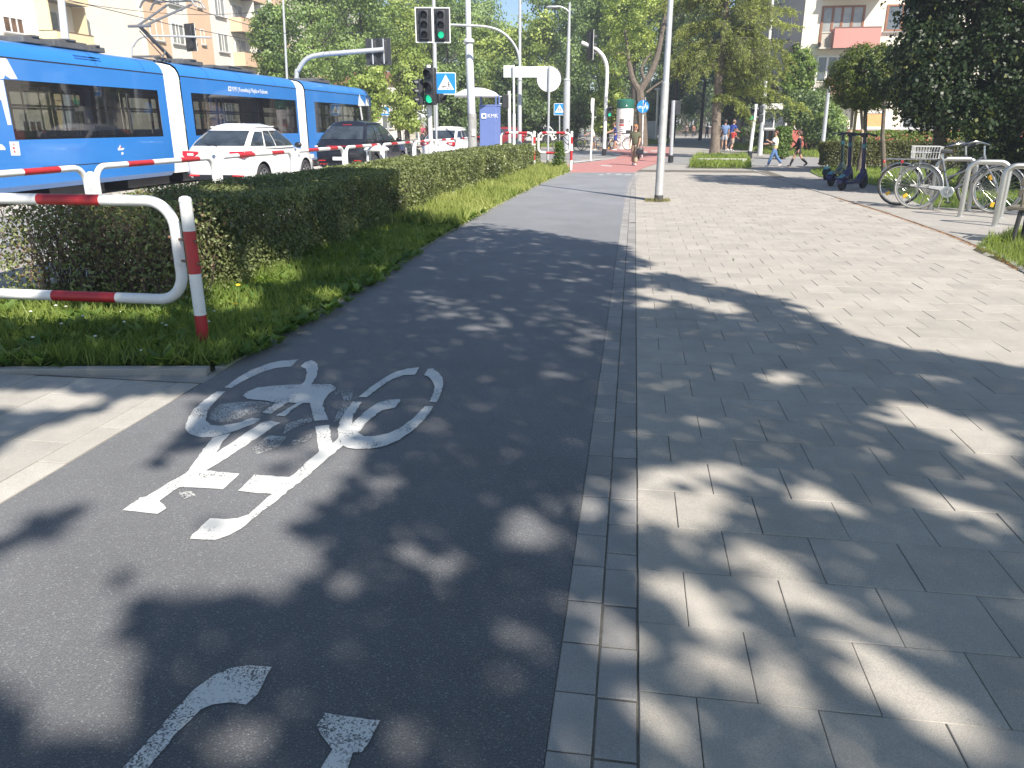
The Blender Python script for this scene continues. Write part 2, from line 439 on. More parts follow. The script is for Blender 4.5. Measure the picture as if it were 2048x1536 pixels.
def gp(*pts): return [(G(*p).x, G(*p).y) for p in pts]
# the cycle path itself and its red crossing
Lp = [(-2.74, -4), (-2.75, 4.7), (-2.75, 7.3), (-2.80, 10), (-2.82, 13), (-2.74, 17.7), (-2.53, 24.6), (-2.24, 28.7)]
Rp = [(0.10, 29.1), (-0.05, 24), (-0.13, 19), (-0.16, 12), (-0.16, -4)]
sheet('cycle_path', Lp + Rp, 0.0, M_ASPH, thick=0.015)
sheet('side_street', gp((1060, 318), (1150, 318.5), (1232, 313), (1250, 306), (1232, 302), (1190, 300.5), (1100, 299), (1000, 299.5), (960, 304)), -0.012, M_ROAD)
sheet('side_street_carriageway', gp((1285, 326.5), (1700, 334), (1960, 338), (1960, 323), (1700, 318), (1470, 313), (1345, 309)), -0.011, M_ROAD)
sheet('red_cycle_crossing', gp((1140, 344.5), (1270, 344.5), (1285, 336), (1312, 327), (1335, 313), (1345, 302), (1340, 294), (1262, 293), (1195, 298), (1225, 303), (1243, 309), (1230, 317), (1195, 322), (1120, 331), (1147, 336)), 0.002, M_RED, thick=0.012)
pl = MB()
for k, (a, b, c_, d) in enumerate([((1265, 304), (1292, 303), (1296, 305.5), (1268, 306.5)), ((1222, 307), (1236, 306), (1246, 309), (1232, 310)), ((1300, 301), (1322, 301), (1325, 302.6), (1302, 302.8)), ((1196, 349), (1206, 348.6), (1208, 350), (1198, 350.5)), ((1213, 347), (1220, 346.6), (1222, 347.8), (1214, 348.2)), ((1230, 348), (1242, 347.6), (1244, 349), (1232, 349.4)), ((1250, 349), (1262, 348.6), (1262, 350), (1250, 350.4)), ((1205, 330), (1225, 331.5), (1222, 333), (1200, 331.3)), ((1140, 324), (1200, 318), (1206, 319), (1150, 325.5)), ((1100, 324), (1140, 322), (1140, 323), (1100, 325))]):
    pl.add([G(*p, 0.006) for p in (a, b, c_, d)], [(0, 1, 2, 3)])
def worn_mat(name, lo, hi, sc):
    m = bpy.data.materials.new(name); m.use_nodes = True
    N, L = nodes_of(m); b = N['Principled BSDF']
    tc = N.new('ShaderNodeTexCoord'); n1 = N.new('ShaderNodeTexVoronoi'); n1.inputs['Scale'].default_value = sc
    n2 = N.new('ShaderNodeTexNoise'); n2.inputs['Scale'].default_value = 5; n2.inputs['Detail'].default_value = 7
    for n in (n1, n2): L.new(tc.outputs['Object'], n.inputs['Vector'])
    s = N.new('ShaderNodeSeparateColor'); L.new(n1.outputs['Color'], s.inputs[0])
    ad = N.new('ShaderNodeMath'); ad.operation = 'MULTIPLY_ADD'; ad.inputs[1].default_value = 0.55; L.new(s.outputs[0], ad.inputs[0]); L.new(n2.outputs['Fac'], ad.inputs[2])
    r = N.new('ShaderNodeMapRange'); r.inputs['From Min'].default_value = lo; r.inputs['From Max'].default_value = hi; L.new(ad.outputs[0], r.inputs['Value'])
    mx = N.new('ShaderNodeMix'); mx.data_type = 'RGBA'; mx.inputs['A'].default_value = (0.60, 0.60, 0.585, 1); mx.inputs['B'].default_value = (0.10, 0.10, 0.105, 1)
    L.new(r.outputs[0], mx.inputs['Factor']); L.new(mx.outputs['Result'], b.inputs['Base Color']); b.inputs['Roughness'].default_value = 0.75
    bp = N.new('ShaderNodeBump'); bp.inputs['Strength'].default_value = 0.4; bp.inputs['Distance'].default_value = 0.003
    L.new(n1.outputs['Distance'], bp.inputs['Height']); L.new(bp.outputs['Normal'], b.inputs['Normal'])
    return m
M_MARK = worn_mat('worn_road_paint', 0.97, 1.12, 170); M_MARK2 = worn_mat('very_worn_road_paint', 0.80, 1.04, 190); M_GHOST = None
tag(pl.build('painted_lines', M_MARK2, smooth=False), kind='structure')

# real paving units with chamfers
def units(name, items, m, z=0.0, ch=0.0022, tone=None):
    o = MB(); tv = []
    for (x0, x1, y0, y1) in items:
        dz = rnd.gauss(0, 0.0012); t = [rnd.gauss(0, 0.0009) for _ in range(4)]
        q = [(x0, y0), (x1, y0), (x1, y1), (x0, y1)]; i = [(x0 + ch, y0 + ch), (x1 - ch, y0 + ch), (x1 - ch, y1 - ch), (x0 + ch, y1 - ch)]
        o.add([(a, b, z - 0.012) for a, b in q] + [(a, b, z - ch * 0.8 + dz) for a, b in q] + [(a, b, z + dz + t[k]) for k, (a, b) in enumerate(i)],
              [(8, 9, 10, 11)] + [(4 + k, 4 + (k + 1) % 4, 8 + (k + 1) % 4, 8 + k) for k in range(4)] + [(k, (k + 1) % 4, 4 + (k + 1) % 4, 4 + k) for k in range(4)])
        c = min(1, max(0, rnd.gauss(0.5, 0.28))); tv += [c] * 9
    ob = o.build(name, m, smooth=False)
    at = ob.data.attributes.new('v', 'FLOAT', 'FACE'); at.data.foreach_set('value', tv)
    return tag(ob, kind='structure')
sheet('joint_bed', rect(-0.17, 5.0, -4, 31), -0.0045, M_JOINT)
def kx(y):                                     # the right edge of the slab pavement
    P = [(-5, 4.35), (9.5, 4.49), (11, 4.8), (13, 4.92), (16, 4.92), (21, 4.71), (31.4, 4.40), (40, 4.3)]
    for (a, b), (c, d) in zip(P, P[1:]):
        if y <= c: return b + (d - b) * (y - a) / (c - a)
    return 4.3
it = []; S = 0.3435; y = -2.18; row = 0
while y < 29.3:
    x = 0.093 + (0.17 if row % 2 else 0.348) - 0.0; x0 = 0.093; j = 0.0015
    xe = kx(y + S / 2) - 0.01
    while x0 < xe - 0.04:
        x1 = min(x, xe); it.append((x0 + j, x1 - j, y + 0.0014, y + S - 0.0014)); x0 = x1; x += 0.348
    y += S; row += 1
units('slab_pavement', it, M_SLAB)
it = []
for (a, b, off) in ((-0.1585, -0.0355, 0.0), (-0.0305, 0.0885, 0.11)):
    y = -2.0 + off
    while y < 29.1:
        L_ = 0.237 if rnd.random() > 0.12 else 0.118
        sh = 0.0 if y < 22 else (y - 22) * 0.03
        it.append((a + 0.0008 + sh, b - 0.0008 + sh, y + 0.003, y + L_ - 0.003)); y += L_
units('sett_strip', it, M_SETT, ch=0.004)
sheet('forecourt_bed', rect(-9, -2.76, -4, 4.5), -0.010, M_JOINT)
it = []; x1 = -2.762; wv = 0.165; k = 0
while x1 > -9:
    y = -2.2 + (k % 2) * 0.24 + 0.1; y1 = 4.46
    while y < y1:
        ye = min(y + 0.48, y1); it.append((x1 - wv + 0.003, x1 - 0.003, y + 0.003, ye - 0.003)); y = ye
    x1 -= wv; wv = 0.345; k += 1
units('forecourt_slabs', it, M_SLAB2)

# kerbs
def kerb(name, pts, wd, zt, seg=1.0):
    o = MB(); pts = [Vector((*p, 0)) for p in pts]; tv = []
    for a, b in zip(pts, pts[1:]):
        d = b - a; n = max(1, round(d.length / seg)); rz = math.atan2(d.y, d.x)
        for i in range(n):
            c = a + d * ((i + 0.5) / n)
            o.box((c.x, c.y, zt / 2 - 0.05 + rnd.gauss(0, 0.002)), (d.length / n - 0.008, wd, zt + 0.1), rz); tv += [rnd.random()] * 6
    ob = o.build(name, M_KERB, smooth=False)
    at = ob.data.attributes.new('v', 'FLOAT', 'FACE'); at.data.foreach_set('value', tv)
    b = ob.modifiers.new('bevel', 'BEVEL'); b.width = 0.008; b.segments = 2
    return tag(ob, kind='structure')
kerb('verge_kerb', [(-9.2, 4.12), (-6.3, 4.32), (-4.25, 4.49), (-2.84, 4.72)], 0.075, 0.028)
kerb('path_kerb', [(-2.80, 4.78), (-2.80, 7.3), (-2.85, 10), (-2.87, 13), (-2.79, 17.7), (-2.58, 24.6), (-2.29, 28.6)], 0.075, 0.016)
kerb('pavement_kerb', [(kx(y) + 0.045, y) for y in (-4, 9.5, 11, 13, 16, 21, 31)], 0.085, 0.012)

# pad under the cycle stands, verges
sheet('stand_pad', [(kx(y) + 0.09, y) for y in (11, 12, 13, 16, 21, 27)] + [(8.2, 26.5), (9.5, 11.0)], -0.003, M_PAVE)
verge = [(-9.2, 4.16), (-6.3, 4.36), (-4.25, 4.53), (-2.84, 4.76), (-2.84, 7.3), (-2.89, 10), (-2.91, 13), (-2.83, 17.7), (-2.62, 24.6), (-2.33, 28.6), (-2.6, 30.4), (-3.2, 32.2), (-4.3, 32.6), (-5.9, 32.4), (-5.9, 7.2), (-6.2, 6.3), (-7.4, 5.9), (-9.2, 5.6)]
sheet('verge_soil', verge, -0.006, M_SOIL)
# thin line of orange bud scales swept against the kerb
P = []
for _ in range(2600):
    y = rnd.uniform(9.8, 19.5); P.append((kx(y) - abs(rnd.gauss(0, 0.035)) + 0.005, y, 0.006))
tag(leaves('fallen_bud_scales', P, rng.uniform(0.012, 0.03, len(P)), leafmat('bud_scale', (0.30, 0.13, 0.05), (0.42, 0.24, 0.12), 0.1), nrm=np.array([[0, 0, 1.0]] * len(P)), jit=0.3), kind='stuff')

# ------------------------------------------------------------------ the painted bicycle, traced on the ground plane
def z5(p): return (350 + p[0] / 3.4133, 680 + p[1] / 3.4133)
SYM = [
 [(340, 322), (430, 255), (520, 205), (620, 165), (720, 142), (845, 132), (790, 180), (690, 190), (590, 220), (500, 262), (430, 300), (385, 328)],
 [(285, 350), (345, 352), (290, 400), (240, 455), (212, 510), (210, 550), (240, 578), (300, 585), (370, 575), (450, 560), (520, 532), (590, 535), (540, 570), (460, 600), (383, 630), (262, 660), (200, 665), (130, 655), (85, 630), (72, 590), (85, 540), (130, 470), (200, 410)],
 [(262, 664), (180, 760), (95, 890), (67, 908), (-79, 997), (-199, 1068), (-236, 1074), (-361, 1160), (-115, 1186), (-61, 1145), (-106, 1099), (-70, 1072), (32, 1001), (330, 1018), (440, 912), (210, 890), (330, 820), (480, 720), (600, 640), (720, 565), (650, 550), (590, 565), (480, 635), (370, 710), (280, 772), (330, 690), (383, 634)],
 [(855, 180), (890, 150), (930, 135), (965, 155), (978, 190), (970, 235), (940, 290), (930, 300), (1060, 302), (1100, 320), (1095, 335), (1050, 370), (1020, 410), (1010, 450), (1045, 545), (950, 552), (935, 480), (920, 430), (870, 430), (790, 480), (750, 520), (690, 515), (830, 430), (775, 425), (700, 470), (650, 505), (595, 495), (690, 425), (630, 415), (540, 405), (490, 400), (465, 380), (490, 355), (560, 325), (650, 315), (780, 305), (860, 303), (890, 270), (905, 225), (890, 195)],
 [(955, 588), (1050, 577), (1075, 703), (1113, 668), (1148, 722), (1050, 800), (900, 930), (800, 1010), (700, 1090), (590, 1170), (520, 1230), (450, 1290), (370, 1330), (280, 1362), (190, 1365), (105, 1355), (150, 1300), (240, 1215), (340, 1222), (420, 1215), (500, 1190), (570, 1130), (665, 1050), (430, 1030), (540, 918), (780, 935), (830, 900), (900, 830), (985, 765)],
 [(1255, 388), (1340, 315), (1420, 262), (1510, 215), (1590, 195), (1668, 185), (1640, 235), (1560, 240), (1480, 268), (1400, 320), (1335, 370), (1310, 390)],
 [(1698, 238), (1725, 195), (1760, 193), (1800, 220), (1830, 265), (1832, 310), (1815, 370), (1785, 425), (1735, 420), (1765, 370), (1772, 320), (1755, 275), (1730, 250)],
 [(1765, 452), (1700, 545), (1620, 620), (1530, 680), (1440, 720), (1330, 742), (1240, 745), (1180, 735), (1150, 720), (1115, 665), (1112, 610), (1130, 550), (1165, 480), (1215, 418), (1275, 422), (1240, 470), (1215, 520), (1210, 572), (1290, 490), (1380, 430), (1450, 408), (1530, 402), (1540, 410), (1500, 460), (1410, 480), (1330, 540), (1250, 630), (1290, 655), (1370, 655), (1460, 635), (1550, 590), (1640, 520), (1705, 450)]]
def painted(name, polys, m, label):
    o = MB()
    for k, p in enumerate(polys):
        ps = []
        q = [G(*a, 0.0035 + 0.0004 * k) for a in p]
        for a, b in zip(q, q[1:] + q[:1]):       # slightly ragged edges
            n = max(1, int((b - a).length / 0.03))
            for i in range(n):
                c = a.lerp(b, i / n); ps.append((c.x + rnd.gauss(0, 0.0022), c.y + rnd.gauss(0, 0.0022), c.z))
        o.add(ps, [list(range(len(ps)))])
    ob = o.build(name, m, smooth=False)
    bm = bmesh.new(); bm.from_mesh(ob.data); bmesh.ops.triangulate(bm, faces=bm.faces[:], ngon_method='EAR_CLIP'); bm.to_mesh(ob.data); bm.free()
    return tag(ob, label, 'road marking')
painted('bicycle_marking', [[z5(a) for a in p] for p in SYM], M_MARK, 'worn white bicycle and rider symbol painted on the dark cycle path')
h2 = lambda p: (p[0] / 2, 1000 + p[1] / 2)
painted('bicycle_marking', [[h2(a) for a in p] for p in [
 [(380, 1190), (490, 1072), (600, 955), (700, 840), (780, 755), (850, 700), (920, 670), (990, 660), (1088, 668), (1060, 730), (1025, 775), (990, 815), (920, 810), (850, 820), (800, 840), (750, 890), (700, 945), (640, 1010), (590, 1072), (480, 1190)],
 [(1300, 852), (1518, 880), (1500, 930), (1450, 1005), (1410, 1010), (1390, 1072), (1360, 1190), (1200, 1190), (1285, 1072), (1330, 1000), (1265, 900)]]], M_MARK2, 'speckled worn white curved stroke and stub cut off by the bottom edge')

# faint residue of older paint round the symbol
M_RES = worn_mat('paint_residue', 0.50, 0.86, 210); o = MB()
for k, p in enumerate([[(300, 440), (420, 425), (560, 418), (680, 430), (640, 480), (560, 500), (470, 520), (380, 560), (300, 560), (230, 540), (250, 490)], [(1085, 335), (1220, 345), (1205, 400), (1190, 470), (1130, 540), (1080, 560), (1120, 470), (1150, 400), (1130, 365), (1090, 372)], [(760, 575), (860, 540), (940, 530), (930, 560), (860, 585), (790, 610), (740, 640)], [(520, 740), (640, 650), (760, 660), (700, 740), (560, 780)], [(790, 690), (930, 640), (960, 650), (900, 690), (800, 720)], [(20, 1040), (110, 1030), (140, 1060), (60, 1085)]]):
    o.add([G(*z5(a), 0.0018 + 0.0002 * k) for a in p], [list(range(len(p)))])
tag(o.build('paint_residue', M_RES, smooth=False), kind='structure')
# ------------------------------------------------------------------ grass verges
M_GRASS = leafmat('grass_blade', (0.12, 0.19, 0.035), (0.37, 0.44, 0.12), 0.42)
M_WEED = leafmat('weed_leaf', (0.075, 0.15, 0.03), (0.24, 0.33, 0.08), 0.4)
def inside(poly, x, y):
    r = np.zeros(len(x), bool); n = len(poly)
    for i in range(n):
        (x1, y1), (x2, y2) = poly[i], poly[(i + 1) % n]
        if y1 == y2: continue
        c = ((y1 > y) != (y2 > y)) & (x < (x2 - x1) * (y - y1) / (y2 - y1) + x1); r ^= c
    return r
def scatter(poly, n, ypow=1.0):
    xs = [p[0] for p in poly]; ys = [p[1] for p in poly]; out = np.zeros((0, 2))
    while len(out) < n:
        x = rng.uniform(min(xs), max(xs), n); y = min(ys) + (max(ys) - min(ys)) * rng.random(n) ** ypow
        k = inside(poly, x, y); out = np.vstack([out, np.stack([x[k], y[k]], 1)])
    return out[:n]
def patch(xy, f=1.3, s=0.0): return np.array([mnoise.noise(Vector((a * f, b * f, s))) for a, b in xy]) * 0.5 + 0.5
def grass(name, poly, n, h=(0.08, 0.2), wide=0.045, ypow=1.0, m=None, keep=None, z=-0.01):
    xy = scatter(poly, n, ypow)
    if keep is not None: xy = xy[keep(xy)]
    n = len(xy); hh = rng.uniform(h[0], h[1], n) * (0.55 + 0.9 * patch(xy, 1.7))
    P = np.stack([xy[:, 0], xy[:, 1], z + hh * 0.46], 1)
    dr = np.stack([rng.normal(0, 0.45, n), rng.normal(0, 0.45, n), np.ones(n)], 1)
    nr = rng.normal(0, 1, (n, 3)); nr[:, 2] *= 0.2
    return tag(leaves(name, P, hh, m or M_GRASS, nrm=nr, jit=0.1, aspect=wide, fold=0.02, droop=dr * 1.6, vary=patch(xy, 0.9, 5)), kind='stuff')
verge2 = [(a + (0.02 if a > -3 else 0), b) for a, b in verge]
near_v = [(-7.3, 4.36), (-6.3, 4.40), (-4.25, 4.56), (-2.74, 4.80), (-2.74, 7.3), (-2.80, 10), (-2.82, 13), (-5.6, 13), (-5.6, 7.2), (-6.0, 6.5), (-7.4, 6.0)]
far_v = [(-2.82, 12.5), (-2.74, 17.7), (-2.53, 24.6), (-2.24, 28.6), (-2.5, 30.4), (-3.2, 32.0), (-5.4, 32.2), (-4.4, 20), (-4.4, 12.5)]
grass('verge_grass', near_v, 60000, (0.06, 0.20), 0.05, 1.5)
grass('verge_grass', far_v, 30000, (0.13, 0.32), 0.09, 1.3, m=leafmat('sunlit_tone_grass', (0.20, 0.27, 0.06), (0.46, 0.48, 0.17), 0.42))  # far strip has a brighter blade colour, its sunlight put into the tone
# broad-leaved weeds: rosettes of bigger leaves
def weeds(name, poly, n, r=(0.05, 0.14), per=9, lab=None, ypow=1.4, zz=0.0):
    xy = scatter(poly, n, ypow); P = []; Dr = []; S = []; Nn = []; V = []
    for (x, y) in xy:
        k = rnd.randint(per - 4, per + 5); rr = rnd.uniform(*r); v = rnd.random()
        for i in range(k):
            th = rnd.uniform(0, 2 * PI); e = rnd.uniform(0.15, 1.1); l = rr * rnd.uniform(0.6, 1.2)
            d = (math.cos(th) * math.cos(e), math.sin(th) * math.cos(e), math.sin(e))
            P.append((x + d[0] * l * 0.6, y + d[1] * l * 0.6, zz + 0.015 + d[2] * l * 0.6)); Dr.append([c * 4 for c in d]); S.append(l)
            Nn.append((-d[0] * d[2] * 2, -d[1] * d[2] * 2, 2 * math.cos(e))); V.append(v)
    return tag(leaves(name, P, S, M_WEED, nrm=np.array(Nn), jit=0.25, aspect=0.5, fold=0.08, droop=np.array(Dr), vary=np.array(V)), kind='stuff')
weeds('verge_weeds', near_v, 2700, (0.05, 0.14), 9)
weeds('verge_weeds', [(-3.6, 5.0), (-2.70, 5.0), (-2.60, 6.3), (-2.62, 7.6), (-2.70, 10), (-3.3, 10)], 480, (0.05, 0.12), 9)
weeds('verge_weeds', far_v, 700, (0.08, 0.18), 8)
# daisies and dandelions
fl = MB()
for k in range(26):
    x = rnd.uniform(-6.2, -3.2); y = rnd.uniform(4.7, 6.6); h = rnd.uniform(0.09, 0.16)
    fl.tube([(x, y, 0), (x + 0.01, y, h)], 0.0025, 5, mi=1); fl.ball((x + 0.01, y, h), (0.013, 0.013, 0.006), 8, mi=0)
tag(fl.build('daisies', [mat('petal_white', (0.7, 0.7, 0.66), 0.7), mat('flower_stem', (0.09, 0.16, 0.04), 0.6)]), kind='stuff')
for (px, py) in ((468, 608), (474, 570), (466, 628)):
    p = PY(px, py, 6.0 if py > 580 else 6.3); f = MB()
    f.tube([(0, 0, 0), (0.01, 0, p.z)], 0.003, 6); st = f.build('stem', mat('flower_stem', (0.09, 0.16, 0.04), 0.6))
    e = empty('dandelion', (p.x, p.y, 0), label={608: 'yellow dandelion low in the grass nearest the path', 570: 'tall yellow dandelion flower in front of the shaded hedge', 628: 'lowest drooping yellow dandelion head in the verge grass'}[py], cat='dandelion', group='dandelions in the verge')
    st.parent = e; f = MB(); f.lathe([(0.004, -0.008), (0.022, 0.0), (0.018, 0.008), (0.004, 0.012)], 12, (0.01, 0, p.z)); f.build('flower_head', mat('dandelion_yellow', (0.75, 0.55, 0.02), 0.7), e)
# right-hand lawns
grass('lawn', gp((1620, 343), (1660, 333), (1800, 335), (2060, 338), (2100, 405), (1990, 420), (1850, 412), (1760, 372), (1640, 352)), 24000, (0.06, 0.16), 0.12, 1.0)
grass('bench_grass', gp((1950, 500), (1985, 478), (2040, 462), (2200, 455), (2300, 600), (2160, 620), (2052, 545)), 9000, (0.06, 0.2), 0.05, 1.0)
tag(sheet('lawn_soil', gp((1620, 344), (1660, 332), (1800, 334), (2060, 337), (2600, 337), (2600, 410), (1990, 421), (1850, 413), (1760, 373), (1640, 353)), 0.0, mat('lawn_floor', (0.10, 0.15, 0.035), 0.95, var=0.3)), kind='structure')
tag(sheet('bench_soil', gp((1945, 500), (1985, 476), (2040, 460), (2300, 452), (2500, 640), (2160, 622), (2052, 546)), 0.001, M_SOIL), kind='structure')
grass('lamp_tuft', [(0.30, 17.7), (0.85, 17.7), (0.85, 18.1), (0.30, 18.1)], 420, (0.05, 0.13), 0.07, m=leafmat('dry_grass', (0.16, 0.16, 0.05), (0.28, 0.25, 0.09), 0.3))
# ------------------------------------------------------------------ clipped hedges
M_HEDGE = leafmat('privet_leaf', (0.065, 0.080, 0.040), (0.32, 0.36, 0.14), 0.3, 0.38)
M_TWIG = mat('twig', (0.13, 0.09, 0.075), 0.9, var=0.3)
def box_leaves(x0, x1, y0, y1, z1, n, sh=0.10, top=1.0, z0=0.03, rough=0.05):
    """points in the outer layer of a clipped box, normals outwards"""
    Lx, Ly, Lz = x1 - x0, y1 - y0, z1 - z0
    A = np.array([Lx * Ly * top, Ly * Lz, Ly * Lz, Lx * Lz, Lx * Lz]); f = rng.choice(5, n, p=A / A.sum())
    u, v = rng.random(n), rng.random(n); d = np.abs(rng.exponential(sh, n)) - rough * 0.6; P = np.zeros((n, 3)); Nn = np.zeros((n, 3))
    for k in range(5):
        i = f == k
        if k == 0: P[i] = np.stack([x0 + u[i] * Lx, y0 + v[i] * Ly, z1 - d[i]], 1); Nn[i] = (0, 0, 1)
        elif k in (1, 2): P[i] = np.stack([(x0 + d[i]) if k == 1 else (x1 - d[i]), y0 + u[i] * Ly, z0 + v[i] * Lz], 1); Nn[i] = (-1 if k == 1 else 1, 0, 0.3)
        else: P[i] = np.stack([x0 + u[i] * Lx, (y0 + d[i]) if k == 3 else (y1 - d[i]), z0 + v[i] * Lz], 1); Nn[i] = (0, -1 if k == 3 else 1, 0.3)
    w_ = np.array([mnoise.noise(Vector((p[0] * 1.6, p[1] * 1.1, p[2] * 1.8))) for p in P])
    P[:, 0] += w_ * 0.13; P[:, 2] += w_ * 0.07 * (P[:, 2] / z1)
    return P, Nn
he = empty('hedge', (-4.75, 6.0, 0), label='long clipped privet hedge between the red and white railings and the cycle path', cat='hedge')
def hl(x0, x1, y0, y1, z1, n, s, **k):
    P, Nn = box_leaves(x0, x1, y0, y1, z1, n, **k); return P - np.array([-4.75, 6.0, 0]), Nn, np.full(n, 1.0) * rng.uniform(s * 0.7, s * 1.3, n)
parts = [hl(-5.75, -3.98, 6.35, 7.6, 0.86, 11500, 0.040, sh=0.20, rough=0.16, z0=0.10), hl(-5.6, -3.98, 7.3, 13.2, 0.88, 62000, 0.040, sh=0.10), hl(-5.5, -3.95, 13, 22, 0.88, 36000, 0.056), hl(-5.3, -3.72, 21.8, 31.9, 0.88, 24000, 0.072)]
P = np.vstack([p[0] for p in parts]); Nn = np.vstack([p[1] for p in parts]); Sz = np.concatenate([p[2] for p in parts])
vv = patch([(a[1], a[2] * 2 + a[0]) for a in P], 0.9, 3)
keep = ~((P[:, 1] < 2.2) & (rng.random(len(P)) < 0.25 * (P[:, 2] < 0.35)))
leaves('foliage', P[keep], Sz[keep], M_HEDGE, he, Nn[keep] * 0.9, jit=0.75, aspect=0.6, vary=vv[keep] * 0.9)
P2 = []
for _ in range(3000):
    u_ = rnd.random(); P2.append((rnd.uniform(-1.1, .8), abs(rnd.gauss(.45, .5)) + .2, rnd.uniform(.25, .93)) if u_ < .85 else (rnd.uniform(-.8, .72), rnd.uniform(.3, 2.5), rnd.gauss(.9, .03)))
leaves('reddish_shoots', P2, rng.uniform(.025, .05, len(P2)), leafmat('reddish_privet', (0.11, 0.065, 0.05), (0.28, 0.20, 0.12), .3), he, None, jit=1, aspect=.55)
tw = MB()
for _ in range(520):
    y = 0.4 + 12 * rnd.random() ** 2; x = rnd.uniform(-0.75, 0.6); a = Vector((x, y, 0)); q = [a]
    for k in range(4): a = a + Vector((rnd.gauss(0, 0.06), rnd.gauss(0, 0.06), rnd.uniform(0.14, 0.24))); q.append(a.copy())
    tw.tube(q, [0.007, 0.006, 0.005, 0.004, 0.002], 5, cap=False)
    for k in (2, 3):
        b = q[k]; tw.tube([b, b + Vector((rnd.gauss(0, 0.1), rnd.gauss(0, 0.1), 0.12))], [0.004, 0.0015], 4, cap=False)
for _ in range(130):                              # loose shoots standing out of the top and the near end
    y = 0.35 + 4 * rnd.random() ** 2; x = rnd.uniform(-1.0, 0.75); a = Vector((x, y, rnd.uniform(0.55, 0.82)))
    tw.tube([a, a + Vector((rnd.gauss(0, 0.05), rnd.gauss(-0.03, 0.05), 0.1)), a + Vector((rnd.gauss(0, 0.09), rnd.gauss(-0.05, 0.08), 0.19))], [0.004, 0.003, 0.001], 4, cap=False)
tw.build('branches', M_TWIG, he)

def plain_hedge(name, a, b, dep, h, n, s, label, cat='hedge', m=None, group=None, bare=0.12):
    a, b = Vector(a), Vector(b); L = (b - a).length; e = empty(name, a, math.atan2(b.y - a.y, b.x - a.x), label, cat, group)
    P, Nn = box_leaves(0, L, 0, dep, h, n, z0=bare)
    leaves('foliage', P, rng.uniform(s * 0.7, s * 1.3, n), m or M_HEDGE, e, Nn, jit=0.7, aspect=0.6, vary=patch([(p[0], p[2] * 2) for p in P], 0.8, 9) * 0.9 + 0.05)
    t = MB()
    for _ in range(max(40, int(L * 30))):
        x = rnd.uniform(0.05, L - 0.05); y = rnd.uniform(0.1, dep - 0.1)
        t.tube([(x, y, 0), (x + rnd.gauss(0, 0.08), y + rnd.gauss(0, 0.06), h * 0.75)], [0.014, 0.006], 5, cap=False)
    t.build('branches', M_TWIG, e); return e
M_HEDGE2 = leafmat('beech_hedge_leaf', (0.07, 0.085, 0.025), (0.15, 0.145, 0.05), 0.25, 0.5)
plain_hedge('hedge', D(1643, 31.5), D(2010, 30.0), 1.1, 0.98, 21000, 0.085, 'brownish clipped hedge behind the parked bicycles and scooters', m=M_HEDGE2)
plain_hedge('hedge', D(1708, 36.5), D(2000, 35.5), 1.2, 1.32, 7000, 0.12, 'taller pale green hedge behind the brownish one, under the flats', m=leafmat('light_hedge_leaf', (0.10, 0.17, 0.03), (0.22, 0.28, 0.06), 0.35))
plain_hedge('hedge', D(1556, 40.0), D(1578, 40.0), 1.0, 1.5, 3200, 0.11, 'short bright hedge stub behind the walker in the white and yellow shirt', m=leafmat('hedge_stub_leaf', (0.08, 0.15, 0.025), (0.17, 0.24, 0.05), 0.3))

# ------------------------------------------------------------------ red and white railings
M_RED_P = mat('red_paint', (0.42, 0.025, 0.03), 0.4, var=0.12, dirt=0.12)
def post_mesh(x, y, r, top, bands):
    """bands = heights where the colour changes, white first from the ground"""
    o = MB(); zs = [0.0] + bands + [top]; pts, mi = [], []
    for i, (a, b) in enumerate(zip(zs, zs[1:])):
        pts.append((x, y, a)); mi.append(i % 2); pts.append((x, y, b - 0.001)); mi.append(i % 2)
    o.tube(pts, r, 14, mis=mi)
    o.lathe([(r * 1.04, 0), (r * 1.04, 0.012), (r * 0.9, 0.03), (r * 0.4, 0.04)], 14, (x, y, top - 0.004), mi=(len(zs)) % 2 * 0)
    return o
def frame_mesh(x0, x1, z0, z1, rc, r, red_top, red_bot, y=0.0):
    P = []; ex, ez = Vector((1, 0, 0)), Vector((0, 0, 1))
    def line(a, b):
        n = max(2, int((b - a).length / 0.03)); return [a.lerp(b, i / n) for i in range(n)]
    c = [Vector((x1 - rc, y, z1 - rc)), Vector((x0 + rc, y, z1 - rc)), Vector((x0 + rc, y, z0 + rc)), Vector((x1 - rc, y, z0 + rc))]
    P += line(Vector((x0 + rc, y, z1)), Vector((x1 - rc, y, z1))); P += arc(c[0], ex, ez, rc, PI / 2, 0, 8)
    P += line(Vector((x1, y, z1 - rc)), Vector((x1, y, z0 + rc))); P += arc(c[3], ex, ez, rc, 0, -PI / 2, 8)
    P += line(Vector((x1 - rc, y, z0)), Vector((x0 + rc, y, z0))); P += arc(c[2], ex, ez, rc, -PI / 2, -PI, 8)
    P += line(Vector((x0, y, z0 + rc)), Vector((x0, y, z1 - rc))); P += arc(c[1], ex, ez, rc, PI, PI / 2, 8)
    mis = []
    for p in P:
        red = (p.z > z1 - 0.01 and any(a < p.x < b for a, b in red_top)) or (p.z < z0 + 0.01 and any(a < p.x < b for a, b in red_bot))
        mis.append(1 if red else 0)
    o = MB(); o.tube(P, r, 12, mis=mis); return o
WR = [WHITE(), M_RED_P]
